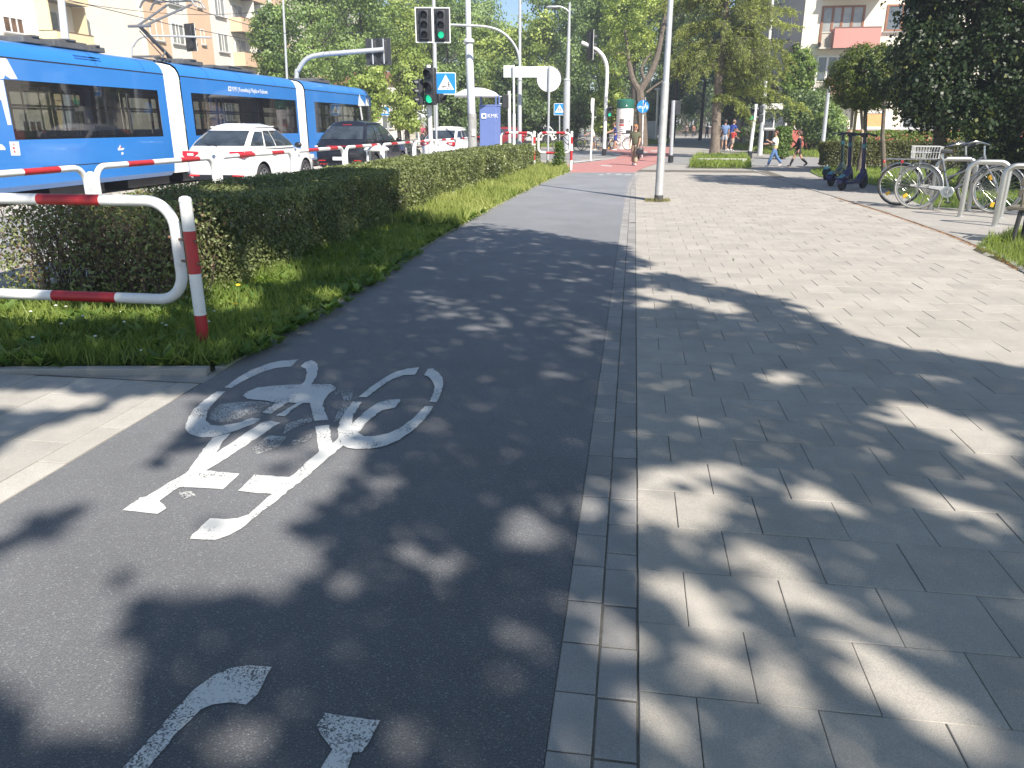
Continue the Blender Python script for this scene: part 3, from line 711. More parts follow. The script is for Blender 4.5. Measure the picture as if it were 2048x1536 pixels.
# the near one, seen large
bp_ = G(410, 700)
e = empty('pedestrian_barrier', bp_, label='nearest red and white railing with a striped post, standing in the weeds', cat='barrier')
post_mesh(0, 0, 0.044, 1.105, [0.045, 0.275, 0.585, 0.895]).build('post', [WHITE(), M_RED_P], e)
zt, zb = 1.092, 0.355
xr = PY(366, 470, 5.42).x - bp_.x
xa, xb = PY(85, 380, 5.42).x - bp_.x, PY(214, 382, 5.42).x - bp_.x
xc, xd = PY(127, 580, 5.42).x - bp_.x, PY(250, 580, 5.42).x - bp_.x
frame_mesh(-3.4, xr, zb, zt, 0.20, 0.041, [(xa, xb), (-2.9, -2.45)], [(xc, xd)], 0.12).build('panel_frame', WR, e)
for z in (0.66, 0.82):
    o = MB()
    o.tube([(xr, 0.12, z), (0.0, 0.0, z), (0.03, -0.01, z)], 0.009, 6); o.ball((0.047, -0.015, z), 0.014, 8); o.ball((xr - 0.045, 0.10, z + 0.012), 0.013, 8); o.build('clamp', mat('rusty_bolt', (0.20, 0.12, 0.08), 0.7, 0.4), e)
# the row along the road
BX = -7.0
cols = [-195, 176, 431, 588, 690, 765, 829, 872, 914, 946]
ord_ = ['leftmost railing panel before the tram, cut by the left edge', 'railing panel in front of the white estate car rear', 'railing panel across the side of the white estate car', 'railing panel between the white estate car and the black car', 'railing panel beside the pale litter bin', 'railing panel just past the pale litter bin', 'railing panel in front of the turning white hatchback', 'railing panel next to the silver tram pole, left of it', 'short looking far railing panel touching the silver tram pole']
def pole_y(px):
    r = ray(px, 320); return r.y * BX / r.x
for i in range(9):
    y0, y1 = pole_y(cols[i]) if i else 6.0, pole_y(cols[i + 1])
    L = y1 - y0; e = empty('pedestrian_barrier', (BX, y0, -0.02), PI / 2, ord_[i], 'barrier', 'red and white railings along the road')
    r = 0.040
    frame_mesh(0.10, L - 0.10, 0.36, 1.12, 0.20, r, [(L * 0.24, L * 0.43), (L * 0.66, L * 0.83)], [(L * 0.3, L * 0.5)]).build('panel_frame', WR, e)
    post_mesh(L, 0, 0.045, 1.03, [0.42, 0.72]).build('post', WR, e)
    if i == 0: post_mesh(0, 0, 0.045, 1.03, [0.42, 0.72]).build('post', WR, e)
# the pair across the far end of the hedge
b1 = G(1142, 340)
for k, (pa, pb, lab) in enumerate(((1072, 1142, 'striped end railing by the red crossing, at the end of the hedge'), (998, 1068, 'second railing from the red crossing, past the hedge end'))):
    a_ = PY(pa, 330, b1.y).x; b_ = PY(pb, 330, b1.y).x; L = b_ - a_
    e = empty('pedestrian_barrier', (a_, b1.y, 0), 0, lab, 'barrier', 'red and white railings at the crossing')
    frame_mesh(0.08, L - 0.06, 0.62, 1.34, 0.18, 0.045, [(L * 0.1, L * 0.3), (L * 0.55, L * 0.8)], [(L * 0.3, L * 0.6)]).build('panel_frame', WR, e)
    post_mesh(L, 0, 0.05, 1.37, [0.36, 0.70, 0.95, 1.2]).build('post', WR, e)

# ------------------------------------------------------------------ poles, signals, signs
def P3(px, py, d):
    r = ray(px, py); f = -r.x * sy + r.y * cy
    return Vector((0, 0, EYE)) + r * (d / f)
def at(px, d): return D(px, d)
M_SIG = mat('signal_black', (0.028, 0.030, 0.034), 0.45, var=0.2)
M_GREEN = mat('signal_green_lit', (0.02, 0.85, 0.42), 0.3, emit=0.4, var=0.02)
M_LENS = mat('signal_lens_off', (0.025, 0.02, 0.02), 0.25, var=0.1)
def signal_head(parent, loc, rz, n=3, pitch=0.33, lit=None, plate=True, border=0.03, s=1.0, arrow=False):
    """a traffic light head facing -Y in its own axes; lamps from the top"""
    hh = n * pitch; o = MB()
    o.box((0, 0, 0), (0.32, 0.2, hh)); h = o.build('signal_head', M_SIG, parent, bevel=0.03)
    h.location = loc; h.rotation_euler = (0, 0, rz); h.scale = (s, s, s)
    if plate:
        p = MB(); w2, h2_ = 0.34, hh / 2 + 0.1
        p.box((0, 0.03, 0), (2 * w2, 0.02, 2 * h2_)); p.build('backing_board', M_SIG, h)
        q = MB()
        for sx_ in (-1, 1): q.box((sx_ * (w2 - border / 2), 0.018, 0), (border, 0.03, 2 * h2_)); q.box((0, 0.017, sx_ * (h2_ - border / 2)), (2 * w2 - 2 * border, 0.028, border))
        q.build('white_border', WHITE(), h, smooth=False)
    for k in range(n):
        z = hh / 2 - pitch * (k + 0.5)
        l = MB(); l.lathe([(0.112, 0), (0.10, 0.012), (0.06, 0.022), (0.005, 0.026)], 18, cap=False)
        lo = l.build('lens', M_GREEN if lit == k else M_LENS, h); lo.location = (0, -0.101, z); lo.rotation_euler = (PI / 2, 0, 0)
        if lit == k: lo['label'] = 'green lamp that is on'
        v = MB(); m_ = 12; A, B = [], []
        for i in range(m_ + 1):
            t = R(-25) + R(230) * i / m_
            for rr in (0.125, 0.118):
                A.append((rr * math.cos(t), -0.10, z + rr * math.sin(t))); B.append((rr * math.cos(t), -0.10 - 0.10 - 0.10 * math.sin(max(0, min(PI, t))), z + rr * math.sin(t) - 0.012))
        V = A + B; n2 = len(A); F = []
        for i in range(m_):
            F += [(2 * i, 2 * i + 2, n2 + 2 * i + 2, n2 + 2 * i), (2 * i + 1, n2 + 2 * i + 1, n2 + 2 * i + 3, 2 * i + 3), (n2 + 2 * i, n2 + 2 * i + 2, n2 + 2 * i + 3, n2 + 2 * i + 1)]
        v.add(V, F); v.build('visor', M_SIG, h)
    return h
def rel(p, b): return tuple(Vector(p) - Vector(b))

# mast with the long curved arm over the road
b = at(1039, 31); e = empty('traffic_light', b, label='tall slim mast with curved arm carrying two framed signal heads, right one green', cat='traffic light')
top = P3(1039, -120, 31); o = MB(); o.tube([(0, 0, 0), (0, 0, 3.3), (0, 0, 3.4), (0, 0, top.z)], [0.085, 0.08, 0.055, 0.05], 12); o.lathe([(0.1, 0), (0.1, 0.03)], 14, (0, 0, 3.2)); o.build('pole', GREY(), e)
o = MB(); o.tube(bez([rel(P3(*q, 31), b) for q in ((1039, 122), (1034, 100), (1020, 78), (1000, 62), (975, 54), (940, 51), (880, 49), (840, 48))], 6), 0.045, 10); o.build('mast_arm', GREY(), e)
signal_head(e, rel(P3(849, 50, 30.85), b), YAW, lit=None, border=0.035); signal_head(e, rel(P3(882, 50.5, 30.85), b), YAW, lit=2, border=0.035)
# back-to-camera heads on an arm from behind the tram
b = at(592, 40); e = empty('traffic_light', b, label='grey arm rising behind the tram with two signal heads seen from the back', cat='traffic light')
o = MB(); o.tube(bez([(0, 0, 0)] + [rel(P3(*q, 40), b) for q in ((593, 160), (597, 140), (612, 119), (636, 110), (690, 105), (768, 99))], 6), [0.12] * 36 + [0.05] if False else 0.11, 12); o.build('mast_arm', GREY(), e)
for px in (746, 768):
    h = signal_head(e, rel(P3(px, 104 if px < 760 else 103, 40.2), b), YAW + PI, s=1.0); o = MB(); o.tube([(0, 0.13, -0.55), (0, 0.13, 0.55)], 0.035, 8); o.build('bracket', GREY(), h)
# thin arm at far left with one head
b = at(265, 33); e = empty('traffic_light', b, label='thin arm signal beyond the tram with one dark head near the pantograph', cat='traffic light')
o = MB(); o.tube(bez([(0, 0, 0)] + [rel(P3(*q, 33), b) for q in ((264, 115), (267, 92), (285, 74), (330, 72), (422, 75))], 6), 0.04, 10); o.build('mast_arm', GREY(), e)
signal_head(e, rel(P3(382, 75, 33.2), b), YAW + PI - 0.5, s=0.85)
# roadside cluster beside the crossing sign
b = at(863, 28); e = empty('traffic_light', b, label='low roadside signal cluster with green lamp beside the blue crossing sign', cat='traffic light')
tp = P3(857, 130, 28); o = MB(); o.tube([(0, 0, 0), rel(tp, b)], 0.075, 12); o.build('pole', WHITE(), e)
signal_head(e, rel(P3(861, 173, 27.7), b), YAW - 0.35, lit=2, plate=False, s=1.18)
signal_head(e, rel(P3(841, 184, 27.9), b), YAW - 1.2, plate=False, pitch=0.3, s=0.92)
signal_head(e, rel(P3(879, 197, 27.9), b), YAW + 1.1, n=1, plate=False, s=0.95)
# right mast with head seen from the side
b = at(1208, 45); e = empty('traffic_light', b, label='white curved mast by the poster column, its dark head seen from the side', cat='traffic light')
o = MB(); o.tube(bez([(0, 0, 0.3)] + [rel(P3(*q, 45), b) for q in ((1212, 200), (1214, 140), (1209, 118), (1200, 105), (1188, 96), (1163, 85))], 6), 0.10, 12); o.build('mast_arm', WHITE(), e)
o = MB(); o.tube([(0, 0, 0), (0, 0, 0.36)], 0.125, 12); o.build('foot', DARK(), e)
signal_head(e, rel(P3(1181, 91, 45), b), YAW - 1.25 + PI, s=1.25)
signal_head(e, rel(P3(1219, 224, 44.8), b), YAW, n=2, lit=1, plate=False, pitch=0.34, s=0.8)
# small crossing signal behind the direction board
b = at(1020, 33); e = empty('traffic_light', b, label='short white post with a small dark signal, left of the direction board post', cat='traffic light')
tp = P3(1018, 182, 33); o = MB(); o.tube([(0, 0, 0), rel(tp, b)], 0.065, 10); o.build('pole', WHITE(), e)
signal_head(e, rel(P3(1011, 203, 33), b), YAW + PI, n=2, plate=False, s=0.8)
o = MB(); q = rel(P3(1005, 193, 33), b); o.box((q[0], q[1], q[2]), (0.24, 0.03, 0.03)); o.box((q[0], q[1], q[2] - 0.27), (0.24, 0.03, 0.03)); o.build('bracket', WHITE(), e)
# two posts across the street on the right
b = G(1499, 317); db = (b.x * -sy + b.y * cy); e = empty('traffic_light', b, label='slim white post with a lit green crossing light under the larch branches', cat='traffic light')
o = MB(); o.tube([(0, 0, 0.35), rel(P3(1512, 208, db), b)], 0.09, 12); o.build('pole', WHITE(), e); o = MB(); o.tube([(0, 0, 0), (0, 0, 0.36)], 0.12, 12); o.build('foot', DARK(), e)
signal_head(e, rel(P3(1502, 229, db), b), YAW, n=2, lit=1, plate=False, pitch=0.34, s=0.9)
b = G(1518, 311); db = (b.x * -sy + b.y * cy); e = empty('traffic_light', b, label='weathered post with two side-facing dark lamps and a white name board', cat='traffic light')
o = MB(); o.tube([(0, 0, 0), rel(P3(1527, 208, db), b)], 0.10, 12); o.build('pole', GREY(), e)
signal_head(e, rel(P3(1521, 219, db), b), YAW - PI / 2, n=1, plate=False, s=1.25); signal_head(e, rel(P3(1520, 236, db), b), YAW - PI / 2, n=1, plate=False, s=1.25)
o = MB(); q = rel(P3(1548, 213, db - 0.1), b); o.box(q, (0.98, 0.06, 0.30), YAW); o.build('name_board', WHITE(), e, bevel=0.01)
# post with a flat dark box seen against the shade
b = G(1341, 325); db = (b.x * -sy + b.y * cy); e = empty('traffic_light', b, label='silver post on a black foot with a dim dark signal box against the shade', cat='traffic light')
o = MB(); o.tube([(0, 0, 0.3), rel(P3(1347, 201, db), b)], 0.085, 12); o.build('pole', GREY(), e); o = MB(); o.tube([(0, 0, 0), (0, 0, 0.32)], 0.12, 12); o.build('foot', DARK(), e)
signal_head(e, rel(P3(1354, 216, db + 0.1), b), YAW + PI + 0.5, n=2, plate=False, s=0.95)

def plain_pole(name, label, cat, b, tops, radii, m=None, group=None, coll=None):
    e = empty(name, b, label=label, cat=cat, group=group); o = MB()
    o.tube([(0, 0, 0)] + [rel(t, b) for t in tops], radii, 16); o.build('pole', m or GREY(), e)
    if coll:
        for (t, r) in coll: q = rel(t, b); o = MB(); o.lathe([(r * 0.7, -0.05), (r, -0.01), (r, 0.05), (r * 0.7, 0.12)], 18, q); o.build('collar', m or GREY(), e)
    return e
# tram poles
b = at(946, 32); e = plain_pole('tram_pole', 'thick pale grey tram pole with a flared collar beside the blue ticket pillar', 'pole', b, [P3(944, 228, 32), P3(943, 227, 32), P3(938, 88, 32), P3(937.5, 80, 32), P3(933, -120, 32)], [0.175, 0.165, 0.158, 0.145, 0.105, 0.095], mat('light_grey_paint', (0.55, 0.58, 0.62), 0.4, var=0.05, dirt=0.1), coll=[(P3(938, 84, 32), 0.21)])
o = MB(); o.tube([(0, 0, 0.02), rel(P3(944, 227, 32), b)], [0.185, 0.172], 18); o.build('lower_sleeve', mat('weathered_grey', (0.33, 0.33, 0.32), 0.7, var=0.2, dirt=0.3), e)
o = MB(); o.box(rel(P3(947, 265, 31.8), b), (0.14, 0.01, 0.26), YAW); o.build('sticker', WHITE(), e)
plain_pole('tram_pole', 'slim pale tram pole behind the roadside signal cluster', 'pole', at(873, 50), [P3(869, 82, 50), P3(866, -60, 50)], [0.15, 0.12, 0.10])
plain_pole('tram_pole', 'pale conical tram pole rising behind the front of the long tram roof', 'pole', at(137, 33), [P3(131, 82, 33), P3(116, -60, 33)], [0.17, 0.15, 0.12], mat('light_grey_paint', (0.55, 0.58, 0.62), 0.4))
plain_pole('tram_pole', 'very thin pale pole in front of the leafy maples by the peach balconies', 'pole', at(578, 42), [P3(574, 155, 42), P3(563, -60, 42)], [0.07, 0.06, 0.05])
b = at(1132, 55); e = plain_pole('street_lamp', 'distant grey lamp post with a short arm, right of the round sign', 'street lamp', b, [P3(1134, 162, 55), P3(1135, 160, 55), P3(1139.5, 5, 55)], [0.24, 0.22, 0.15, 0.07], coll=[(P3(1134, 161, 55), 0.24)])
o = MB(); o.tube(bez([rel(P3(*q, 55), b) for q in ((1138, 24), (1130, 17), (1118, 13), (1104, 13))], 5), 0.05, 8); o.build('lamp_arm', GREY(), e)
o = MB(); o.ball(rel(P3(1104, 14, 55), b), (0.42, 0.16, 0.09), 12); o.build('lamp_head', GREY(), e)
b = G(1317, 403); e = plain_pole('street_lamp', 'tall silver lamp post in the pavement beside the cycle path', 'street lamp', b, [P3(1318, 395, 17.9), P3(1331, 165, 17.95), P3(1331.5, 164, 17.95), P3(1350, -140, 18.1)], [0.092, 0.088, 0.078, 0.066, 0.052])
o = MB(); o.tube([(0, 0, 0), rel(P3(1331, 166, 17.95), b)], [0.094, 0.082], 18); o.build('lower_sleeve', mat('scuffed_grey', (0.40, 0.40, 0.395), 0.55, 0.25, var=0.15, dirt=0.45, scale=3), e)
o = MB(); o.tube([(0, 0, 0), (0, 0, 0.14)], 0.099, 18); o.build('foot', mat('rubber_black', (0.06, 0.06, 0.06), 0.8), e)
o = MB(); o.tube([rel(P3(1324, 283, 17.93), b), rel(P3(1324.3, 279, 17.93), b)], 0.094, 18); o.build('clamp_band', GREY(), e)
plain_pole('street_lamp', 'tall thin lamp post rising through the larch branches by the grey house', 'street lamp', at(1520, 46), [P3(1530, 182, 46), P3(1547, -20, 46)], [0.12, 0.09, 0.07], WHITE())
plain_pole('street_lamp', 'bare slanting grey post in front of the bushes left of the red plinth', 'street lamp', at(1645, 43), [P3(1646, 282, 43), P3(1658, 170, 43)], [0.13, 0.11, 0.09], GREY())
b = at(1312, 80); e = plain_pole('park_lamp', 'small mushroom topped white path lamp beside the pale cabinet', 'street lamp', b, [P3(1316, 180, 80)], [0.13, 0.11], WHITE())
o = MB(); o.lathe([(0.1, -0.1), (0.36, 0.0), (0.30, 0.09), (0.05, 0.16)], 18, rel(P3(1316, 179, 80), b)); o.build('lamp_shade', WHITE(), e)

# signs
M_SBLUE = mat('sign_blue', (0.015, 0.22, 0.62), 0.35, var=0.03); M_SWHITE = mat('sign_white', (0.78, 0.78, 0.78), 0.4, var=0.02); M_SBACK = mat('sign_back_grey', (0.70, 0.71, 0.72), 0.45, 0.0, var=0.05)
M_INK = mat('sign_black', (0.02, 0.02, 0.02), 0.5)
def rrect(w_, h_, r, n=5):
    P = []
    for (cx_, cy_, a) in ((w_ / 2 - r, h_ / 2 - r, 0), (-w_ / 2 + r, h_ / 2 - r, PI / 2), (-w_ / 2 + r, -h_ / 2 + r, PI), (w_ / 2 - r, -h_ / 2 + r, 1.5 * PI)):
        P += [(cx_ + r * math.cos(a + PI / 2 * i / n), cy_ + r * math.sin(a + PI / 2 * i / n)) for i in range(n + 1)]
    return P
def figure(o, cx_, cz, s, y, walk=1):
    """small walking figure, flat ink on the sign face"""
    o.prism([(cx_ + 0.13 * s * math.cos(t * PI / 6), cz + 0.85 * s + 0.13 * s * math.sin(t * PI / 6)) for t in range(12)], (0, y, 0), (1, 0, 0), (0, 0, 1), (0, -0.002, 0))
    for P in ([(-.10, .70), (.10, .70), (.10, .28), (-.10, .28)], [(-.10, .30), (.02, .30), (-.22, -.35), (-.34, -.33)], [(0, .30), (.11, .30), (.34, -.35), (.22, -.37)], [(.08, .70), (.11, .60), (.36, .30), (.30, .24)], [(-.08, .70), (-.11, .60), (-.34, .30), (-.28, .24)]):
        o.prism([(cx_ + a * s * walk, cz + c * s) for a, c in (P if walk > 0 else P[::-1])], (0, y, 0), (1, 0, 0), (0, 0, 1), (0, -0.002, 0))
def bikeicon(o, cx_, cz, s, y):
    for sx_ in (-0.5, 0.5): o.torus((cx_ + sx_ * s, y - 0.001, cz), (0, 1, 0), 0.32 * s, 0.05 * s, 16, 5)
    for a, b_ in (((-.5, 0), (-.15, .42)), ((-.15, .42), (.3, .45)), ((-.05, 0), (.3, .45)), ((-.5, 0), (-.05, 0)), ((.3, .55), (.5, 0)), ((-.22, .5), (-.05, .0))):
        o.tube([(cx_ + a[0] * s, y - 0.001, cz + a[1] * s), (cx_ + b_[0] * s, y - 0.001, cz + b_[1] * s)], 0.045 * s, 5)
def crossing_sign(parent, loc, sz, rz, bike=True):
    o = MB(); o.prism(rrect(sz, sz, sz * 0.07), (0, 0.012, 0), (1, 0, 0), (0, 0, 1), (0, -0.012, 0)); s = o.build('sign_panel', M_SWHITE, parent, smooth=False)
    s.location = loc; s.rotation_euler = (0, 0, rz)
    o = MB(); o.prism(rrect(sz * 0.93, sz * 0.93, sz * 0.05), (0, -0.0005, 0), (1, 0, 0), (0, 0, 1), (0, -0.002, 0)); o.build('blue_field', M_SBLUE, s, smooth=False)
    o = MB(); o.prism([(-0.40 * sz, -0.28 * sz), (0.40 * sz, -0.28 * sz), (0, 0.40 * sz)], (0, -0.003, 0), (1, 0, 0), (0, 0, 1), (0, -0.002, 0)); o.build('white_triangle', M_SWHITE, s, smooth=False)
    o = MB()
    if bike: bikeicon(o, -0.09 * sz, -0.17 * sz, sz * 0.17, -0.006); figure(o, 0.15 * sz, -0.17 * sz, sz * 0.26, -0.0055)
    else: figure(o, -0.07 * sz, -0.14 * sz, sz * 0.3, -0.0055); figure(o, 0.09 * sz, -0.16 * sz, sz * 0.24, -0.0055)
    o.build('pictogram', M_INK, s, smooth=False); return s
b = at(874, 29); e = empty('road_sign', b, label='large blue square crossing sign with bicycle and walker beside the roadside signals', cat='road sign')
o = MB(); o.tube([(0, 0, 0), rel(P3(871, 140, 29), b)], 0.04, 10); o.box(rel(P3(877, 192, 29), b), (0.3, 0.04, 0.05), YAW); o.build('pole', GREY(), e)
crossing_sign(e, rel(P3(891.5, 167, 28.9), b), 0.72, YAW)
b = at(1119, 57); e = empty('road_sign', b, label='smaller blue crossing sign on a thin post in front of the distant lamp post', cat='road sign')
o = MB(); o.tube([(0, 0, 0), rel(P3(1119, 210, 57), b)], 0.045, 8); o.build('pole', GREY(), e); crossing_sign(e, rel(P3(1119, 218.5, 56.9), b), 0.78, YAW, False)
b = at(772, 70); e = empty('road_sign', b, label='far blue crossing sign right of the tram nose', cat='road sign')
o = MB(); o.tube([(0, 0, 0), rel(P3(785, 200, 70), b)], 0.09, 8); o.build('pole', GREY(), e); crossing_sign(e, rel(P3(769.5, 222, 69.8), b), 0.75, YAW, False)
b = at(1284, 42); e = empty('road_sign', b, label='round blue sign with white bicycle and pedestrians split by a bar', cat='road sign')
o = MB(); o.tube([(0, 0, 0), rel(P3(1286.5, 203, 42), b)], 0.035, 8); o.build('pole', WHITE(), e)
o = MB(); o.disc((0, 0, 0), (0, -1, 0), 0, 0.31, 0.012, 32); s = o.build('sign_panel', M_SBLUE, e); s.location = rel(P3(1286, 213, 41.9), b); s.rotation_euler = (0, 0, YAW)
o = MB(); o.box((0, -0.014, 0), (0.03, 0.004, 0.60)); bikeicon(o, -0.15, -0.05, 0.16, -0.015); figure(o, 0.12, -0.02, 0.22, -0.014); figure(o, 0.22, -0.09, 0.14, -0.014); o.build('pictogram', M_SWHITE, s, smooth=False)
b = at(1285, 41.5)
b = G(1095, 337); db = b.x * -sy + b.y * cy; e = empty('road_sign', b, label='round road sign seen from its blank back on a grey post', cat='road sign')
o = MB(); o.tube([(0, 0, 0), rel(P3(1099, 133, db), b)], 0.045, 10); o.build('pole', GREY(), e)
o = MB(); o.disc((0, 0, 0), (0, 1, 0), 0, 0.455, 0.014, 40); s = o.build('sign_panel', M_SBACK, e); s.location = rel(P3(1098, 158, db + 0.08), b); s.rotation_euler = (0, 0, YAW)
o = MB(); o.torus((0, 0, 0), (0, 1, 0), 0.455, 0.01, 40, 6); o.build('rim', GREY(), s)
b = at(1028, 30); e = empty('direction_sign', b, label='long blank backed direction board on a slim white post', cat='road sign')
o = MB(); o.tube([(0, 0, 0), (0, 0, 2.0), (0, 0, 2.02), rel(P3(1027, 130, 30), b)], [0.055, 0.052, 0.04, 0.04], 10); o.build('pole', WHITE(), e)
for (x0, x1, ya, yb, lab) in ((1007, 1027, 131, 155, None), (1030, 1094, 133, 155, None)):
    o = MB(); a0, a1 = Vector(rel(P3(x0, ya, 30.1), b)), Vector(rel(P3(x1, yb, 30.1), b)); c_ = (a0 + a1) / 2
    o.box(c_, ((a1 - a0).xy.length, 0.02, abs(a1.z - a0.z)), YAW); o.build('sign_panel', M_SBACK, e, bevel=0.006)
b = G(1181, 322); db = b.x * -sy + b.y * cy; e = empty('road_sign', b, label='thin post with a narrow sign seen edge on, left of the curved mast', cat='road sign')
o = MB(); o.tube([(0, 0, 0), rel(P3(1187, 197, db), b)], 0.05, 10); o.build('pole', WHITE(), e)
o = MB(); o.disc((0, 0, 0), (0, 1, 0), 0, 0.34, 0.02, 30); s = o.build('sign_panel', M_SBACK, e); s.location = rel(P3(1184.5, 211, db), b); s.rotation_euler = (0, 0, YAW + R(76))
b = at(808, 75); e = empty('bus_stop_sign', b, label='white stop board with blue lower half under the trees', cat='road sign')
o = MB(); o.tube([(0, 0, 0), rel(P3(807, 207, 75), b)], 0.05, 8); o.build('pole', GREY(), e)
o = MB(); o.box(rel(P3(807.5, 213, 74.9), b), (0.48, 0.04, 0.56), YAW); o.build('sign_panel', M_SWHITE, e)
o = MB(); o.box(rel(P3(807.5, 216, 74.85), b), (0.38, 0.04, 0.20), YAW); o.box(rel(P3(807.5, 209.5, 74.85), b), (0.2, 0.03, 0.06), YAW); o.build('blue_field', M_SBLUE, e)
b = at(838, 72); e = empty('departure_board', b, label='dark departure display with a pale frame at the distant stop', cat='display board')
o = MB(); o.tube([(0, 0, 0), rel(P3(834, 210, 72), b)], 0.07, 8); o.build('pole', WHITE(), e)
o = MB(); q = rel(P3(838, 215, 71.9), b); o.box(q, (0.84, 0.12, 0.52), YAW); o.build('frame', WHITE(), e)
o = MB(); o.box((q[0] + 0.012, q[1] - 0.07, q[2]), (0.72, 0.02, 0.38), YAW); o.build('screen', M_INK, e)
b = at(824, 73); e = empty('stop_shelter', b, label='small pale roofed tram stop shelter beyond the junction', cat='shelter')
o = MB(); q = rel(P3(824, 230, 73), b); o.lathe([(1.25, -0.12), (1.1, 0.05), (0.5, 0.25), (0.05, 0.3)], 20, q, sy_=0.5); o.build('roof', WHITE(), e)
for sx_ in (-0.8, 0.8): o = MB(); o.tube([(q[0] + sx_, q[1], 0), (q[0] + sx_, q[1], q[2])], 0.05, 8); o.build('post', GREY(), e)

# ------------------------------------------------------------------ ticket pillar, poster column, cabinet, bin
def text_mesh(body, size, m, parent, loc, rot, ext=0.002, align='CENTER', sx=1.0):
    cu = bpy.data.curves.new('lettering', 'FONT'); cu.body = body; cu.size = size; cu.extrude = ext; cu.align_x = align; cu.align_y = 'CENTER'
    t = bpy.data.objects.new('lettering', cu); C.objects.link(t); dg = bpy.context.evaluated_depsgraph_get()
    me = bpy.data.meshes.new_from_object(t.evaluated_get(dg)); bpy.data.objects.remove(t)
    me.materials.clear(); me.materials.append(m); o = bpy.data.objects.new('lettering', me); C.objects.link(o)
    o.parent = parent; o.location = loc; o.rotation_euler = rot; o.scale = (sx, 1, 1); return o
M_KB = mat('pillar_blue', (0.125, 0.18, 0.41), 0.4, var=0.05, dirt=0.06)
b = at(981, 38); e = empty('ticket_pillar', b, YAW, 'blue ticket machine pillar under a shallow white dome roof', 'ticket machine')
zt = P3(985, 213, 38).z; u = 38 * cp / FPX
hw = 20.5 * u
def hexp(w_): return [(-w_, -0.30), (w_ * 0.58, -0.42), (w_, -0.05), (w_, 0.38), (-w_, 0.38)]
o = MB(); o.prism(hexp(hw), (0, 0, 0), (1, 0, 0), (0, 1, 0), (0, 0, zt)); o.build('body', M_KB, e, smooth=False, bevel=0.02)
o = MB(); o.prism(hexp(hw * 1.06), (0, -0.01, zt), (1, 0, 0), (0, 1, 0), (0, 0, 0.07)); o.build('top_rim', M_KB, e, smooth=False, bevel=0.01)
zr = P3(985, 193, 38).z
for (x, y_) in ((-hw * 0.9, -0.25), (hw * 0.9, -0.05), (hw * 0.85, 0.3), (-hw * 0.85, 0.3), (hw * 0.58, -0.36)): o = MB(); o.tube([(x, y_, zt), (x, y_, zr + 0.05)], 0.035, 8); o.build('roof_post', M_KB, e)
o = MB(); o.lathe([(1.02, -0.02), (1.05, 0.03), (0.9, 0.17), (0.6, 0.30), (0.3, 0.37), (0.02, 0.39)], 32, (-0.62, 0.1, zr)); o.lathe([(1.0, -0.021), (0.02, -0.022)], 32, (-0.62, 0.1, zr), cap=False); o.build('dome_roof', M_SWHITE, e)
for (a, c_) in ((-hw + 0.1, zt - 0.42),):
    o = MB()
    for k in range(4):
        t = k * PI / 2; o.box((a + 0.10 + 0.085 * math.cos(t), -0.325 - 0.148 * (0.2 + 0.085 * math.cos(t)) + 0.005, c_ + 0.085 * math.sin(t)), (0.05 if k % 2 == 0 else 0.22, 0.03, 0.22 if k % 2 == 0 else 0.05), -0.147)
    o.build('logo', M_SWHITE, e, smooth=False)
text_mesh('KMK', 0.24, M_SWHITE, e, (0.13, -0.408, zt - 0.42), (PI / 2, 0, -0.147))
# round poster column
b = at(1247, 57.5); e = empty('poster_column', b, YAW, 'round white poster column with a dark green band on top', 'advertising column')
r_ = 17 * 57.5 * cp / FPX; z1 = P3(1247, 217, 57.5).z; z2 = P3(1247, 200, 57.5).z
o = MB(); o.lathe([(r_ * 1.02, 0), (r_ * 1.02, 0.12), (r_ * 0.98, 0.13), (r_ * 0.98, z1)], 40); o.build('drum', mat('poster_white', (0.74, 0.73, 0.70), 0.6, var=0.06), e)
o = MB(); o.lathe([(r_ * 1.0, z1), (r_ * 1.02, z1 + 0.03), (r_ * 1.02, z2), (r_ * 0.9, z2 + 0.04), (0.05, z2 + 0.09)], 40); o.build('cap_band', mat('bottle_green', (0.02, 0.14, 0.10), 0.5), e)
def curved(o, t0, t1, za, zb, rr, n=8, mi=0):
    V = [(rr * math.cos(t), rr * math.sin(t), z) for z in (za, zb) for t in [t0 + (t1 - t0) * i / n for i in range(n + 1)]]
    o.add(V, [(i, i + 1, n + 2 + i, n + 1 + i) for i in range(n)], mi)
o = MB(); ms = [mat('poster_photo', (0.16, 0.13, 0.13), 0.6, var=0.6, scale=9), mat('poster_red', (0.50, 0.06, 0.07), 0.6), mat('poster_grey', (0.36, 0.36, 0.38), 0.6, var=0.3, scale=12), mat('poster_ink', (0.08, 0.10, 0.20), 0.6)]
tc_ = -PI / 2 - 0.35
curved(o, tc_ - 0.42, tc_ + 0.12, 1.72, 2.02, r_ * 0.987, mi=0); curved(o, tc_ - 0.45, tc_ + 0.15, 1.55, 1.68, r_ * 0.987, mi=1); curved(o, tc_ + 0.62, tc_ + 0.95, 1.66, 2.0, r_ * 0.987, mi=2)
for k in range(7): curved(o, tc_ - 0.42, tc_ - 0.42 + rnd.uniform(0.15, 0.5), 1.42 - k * 0.13, 1.46 - k * 0.13, r_ * 0.987, mi=3 if k % 3 else 1)
curved(o, tc_ + 0.2, tc_ + 0.9, 0.5, 0.9, r_ * 0.986, mi=2); o.build('posters', ms, e)
o = MB(); o.prism([(-0.06, 0), (0.06, 0), (0, 0.11)], (0, -r_ * 1.03, z1 + 0.14), (1, 0, 0), (0, 0, 1), (0, -0.004, 0)); o.build('emblem', M_SWHITE, e, smooth=False)
b = at(1300, 84); e = empty('utility_cabinet', b, YAW, 'pale grey street cabinet standing in grass behind the cyclists', 'cabinet')
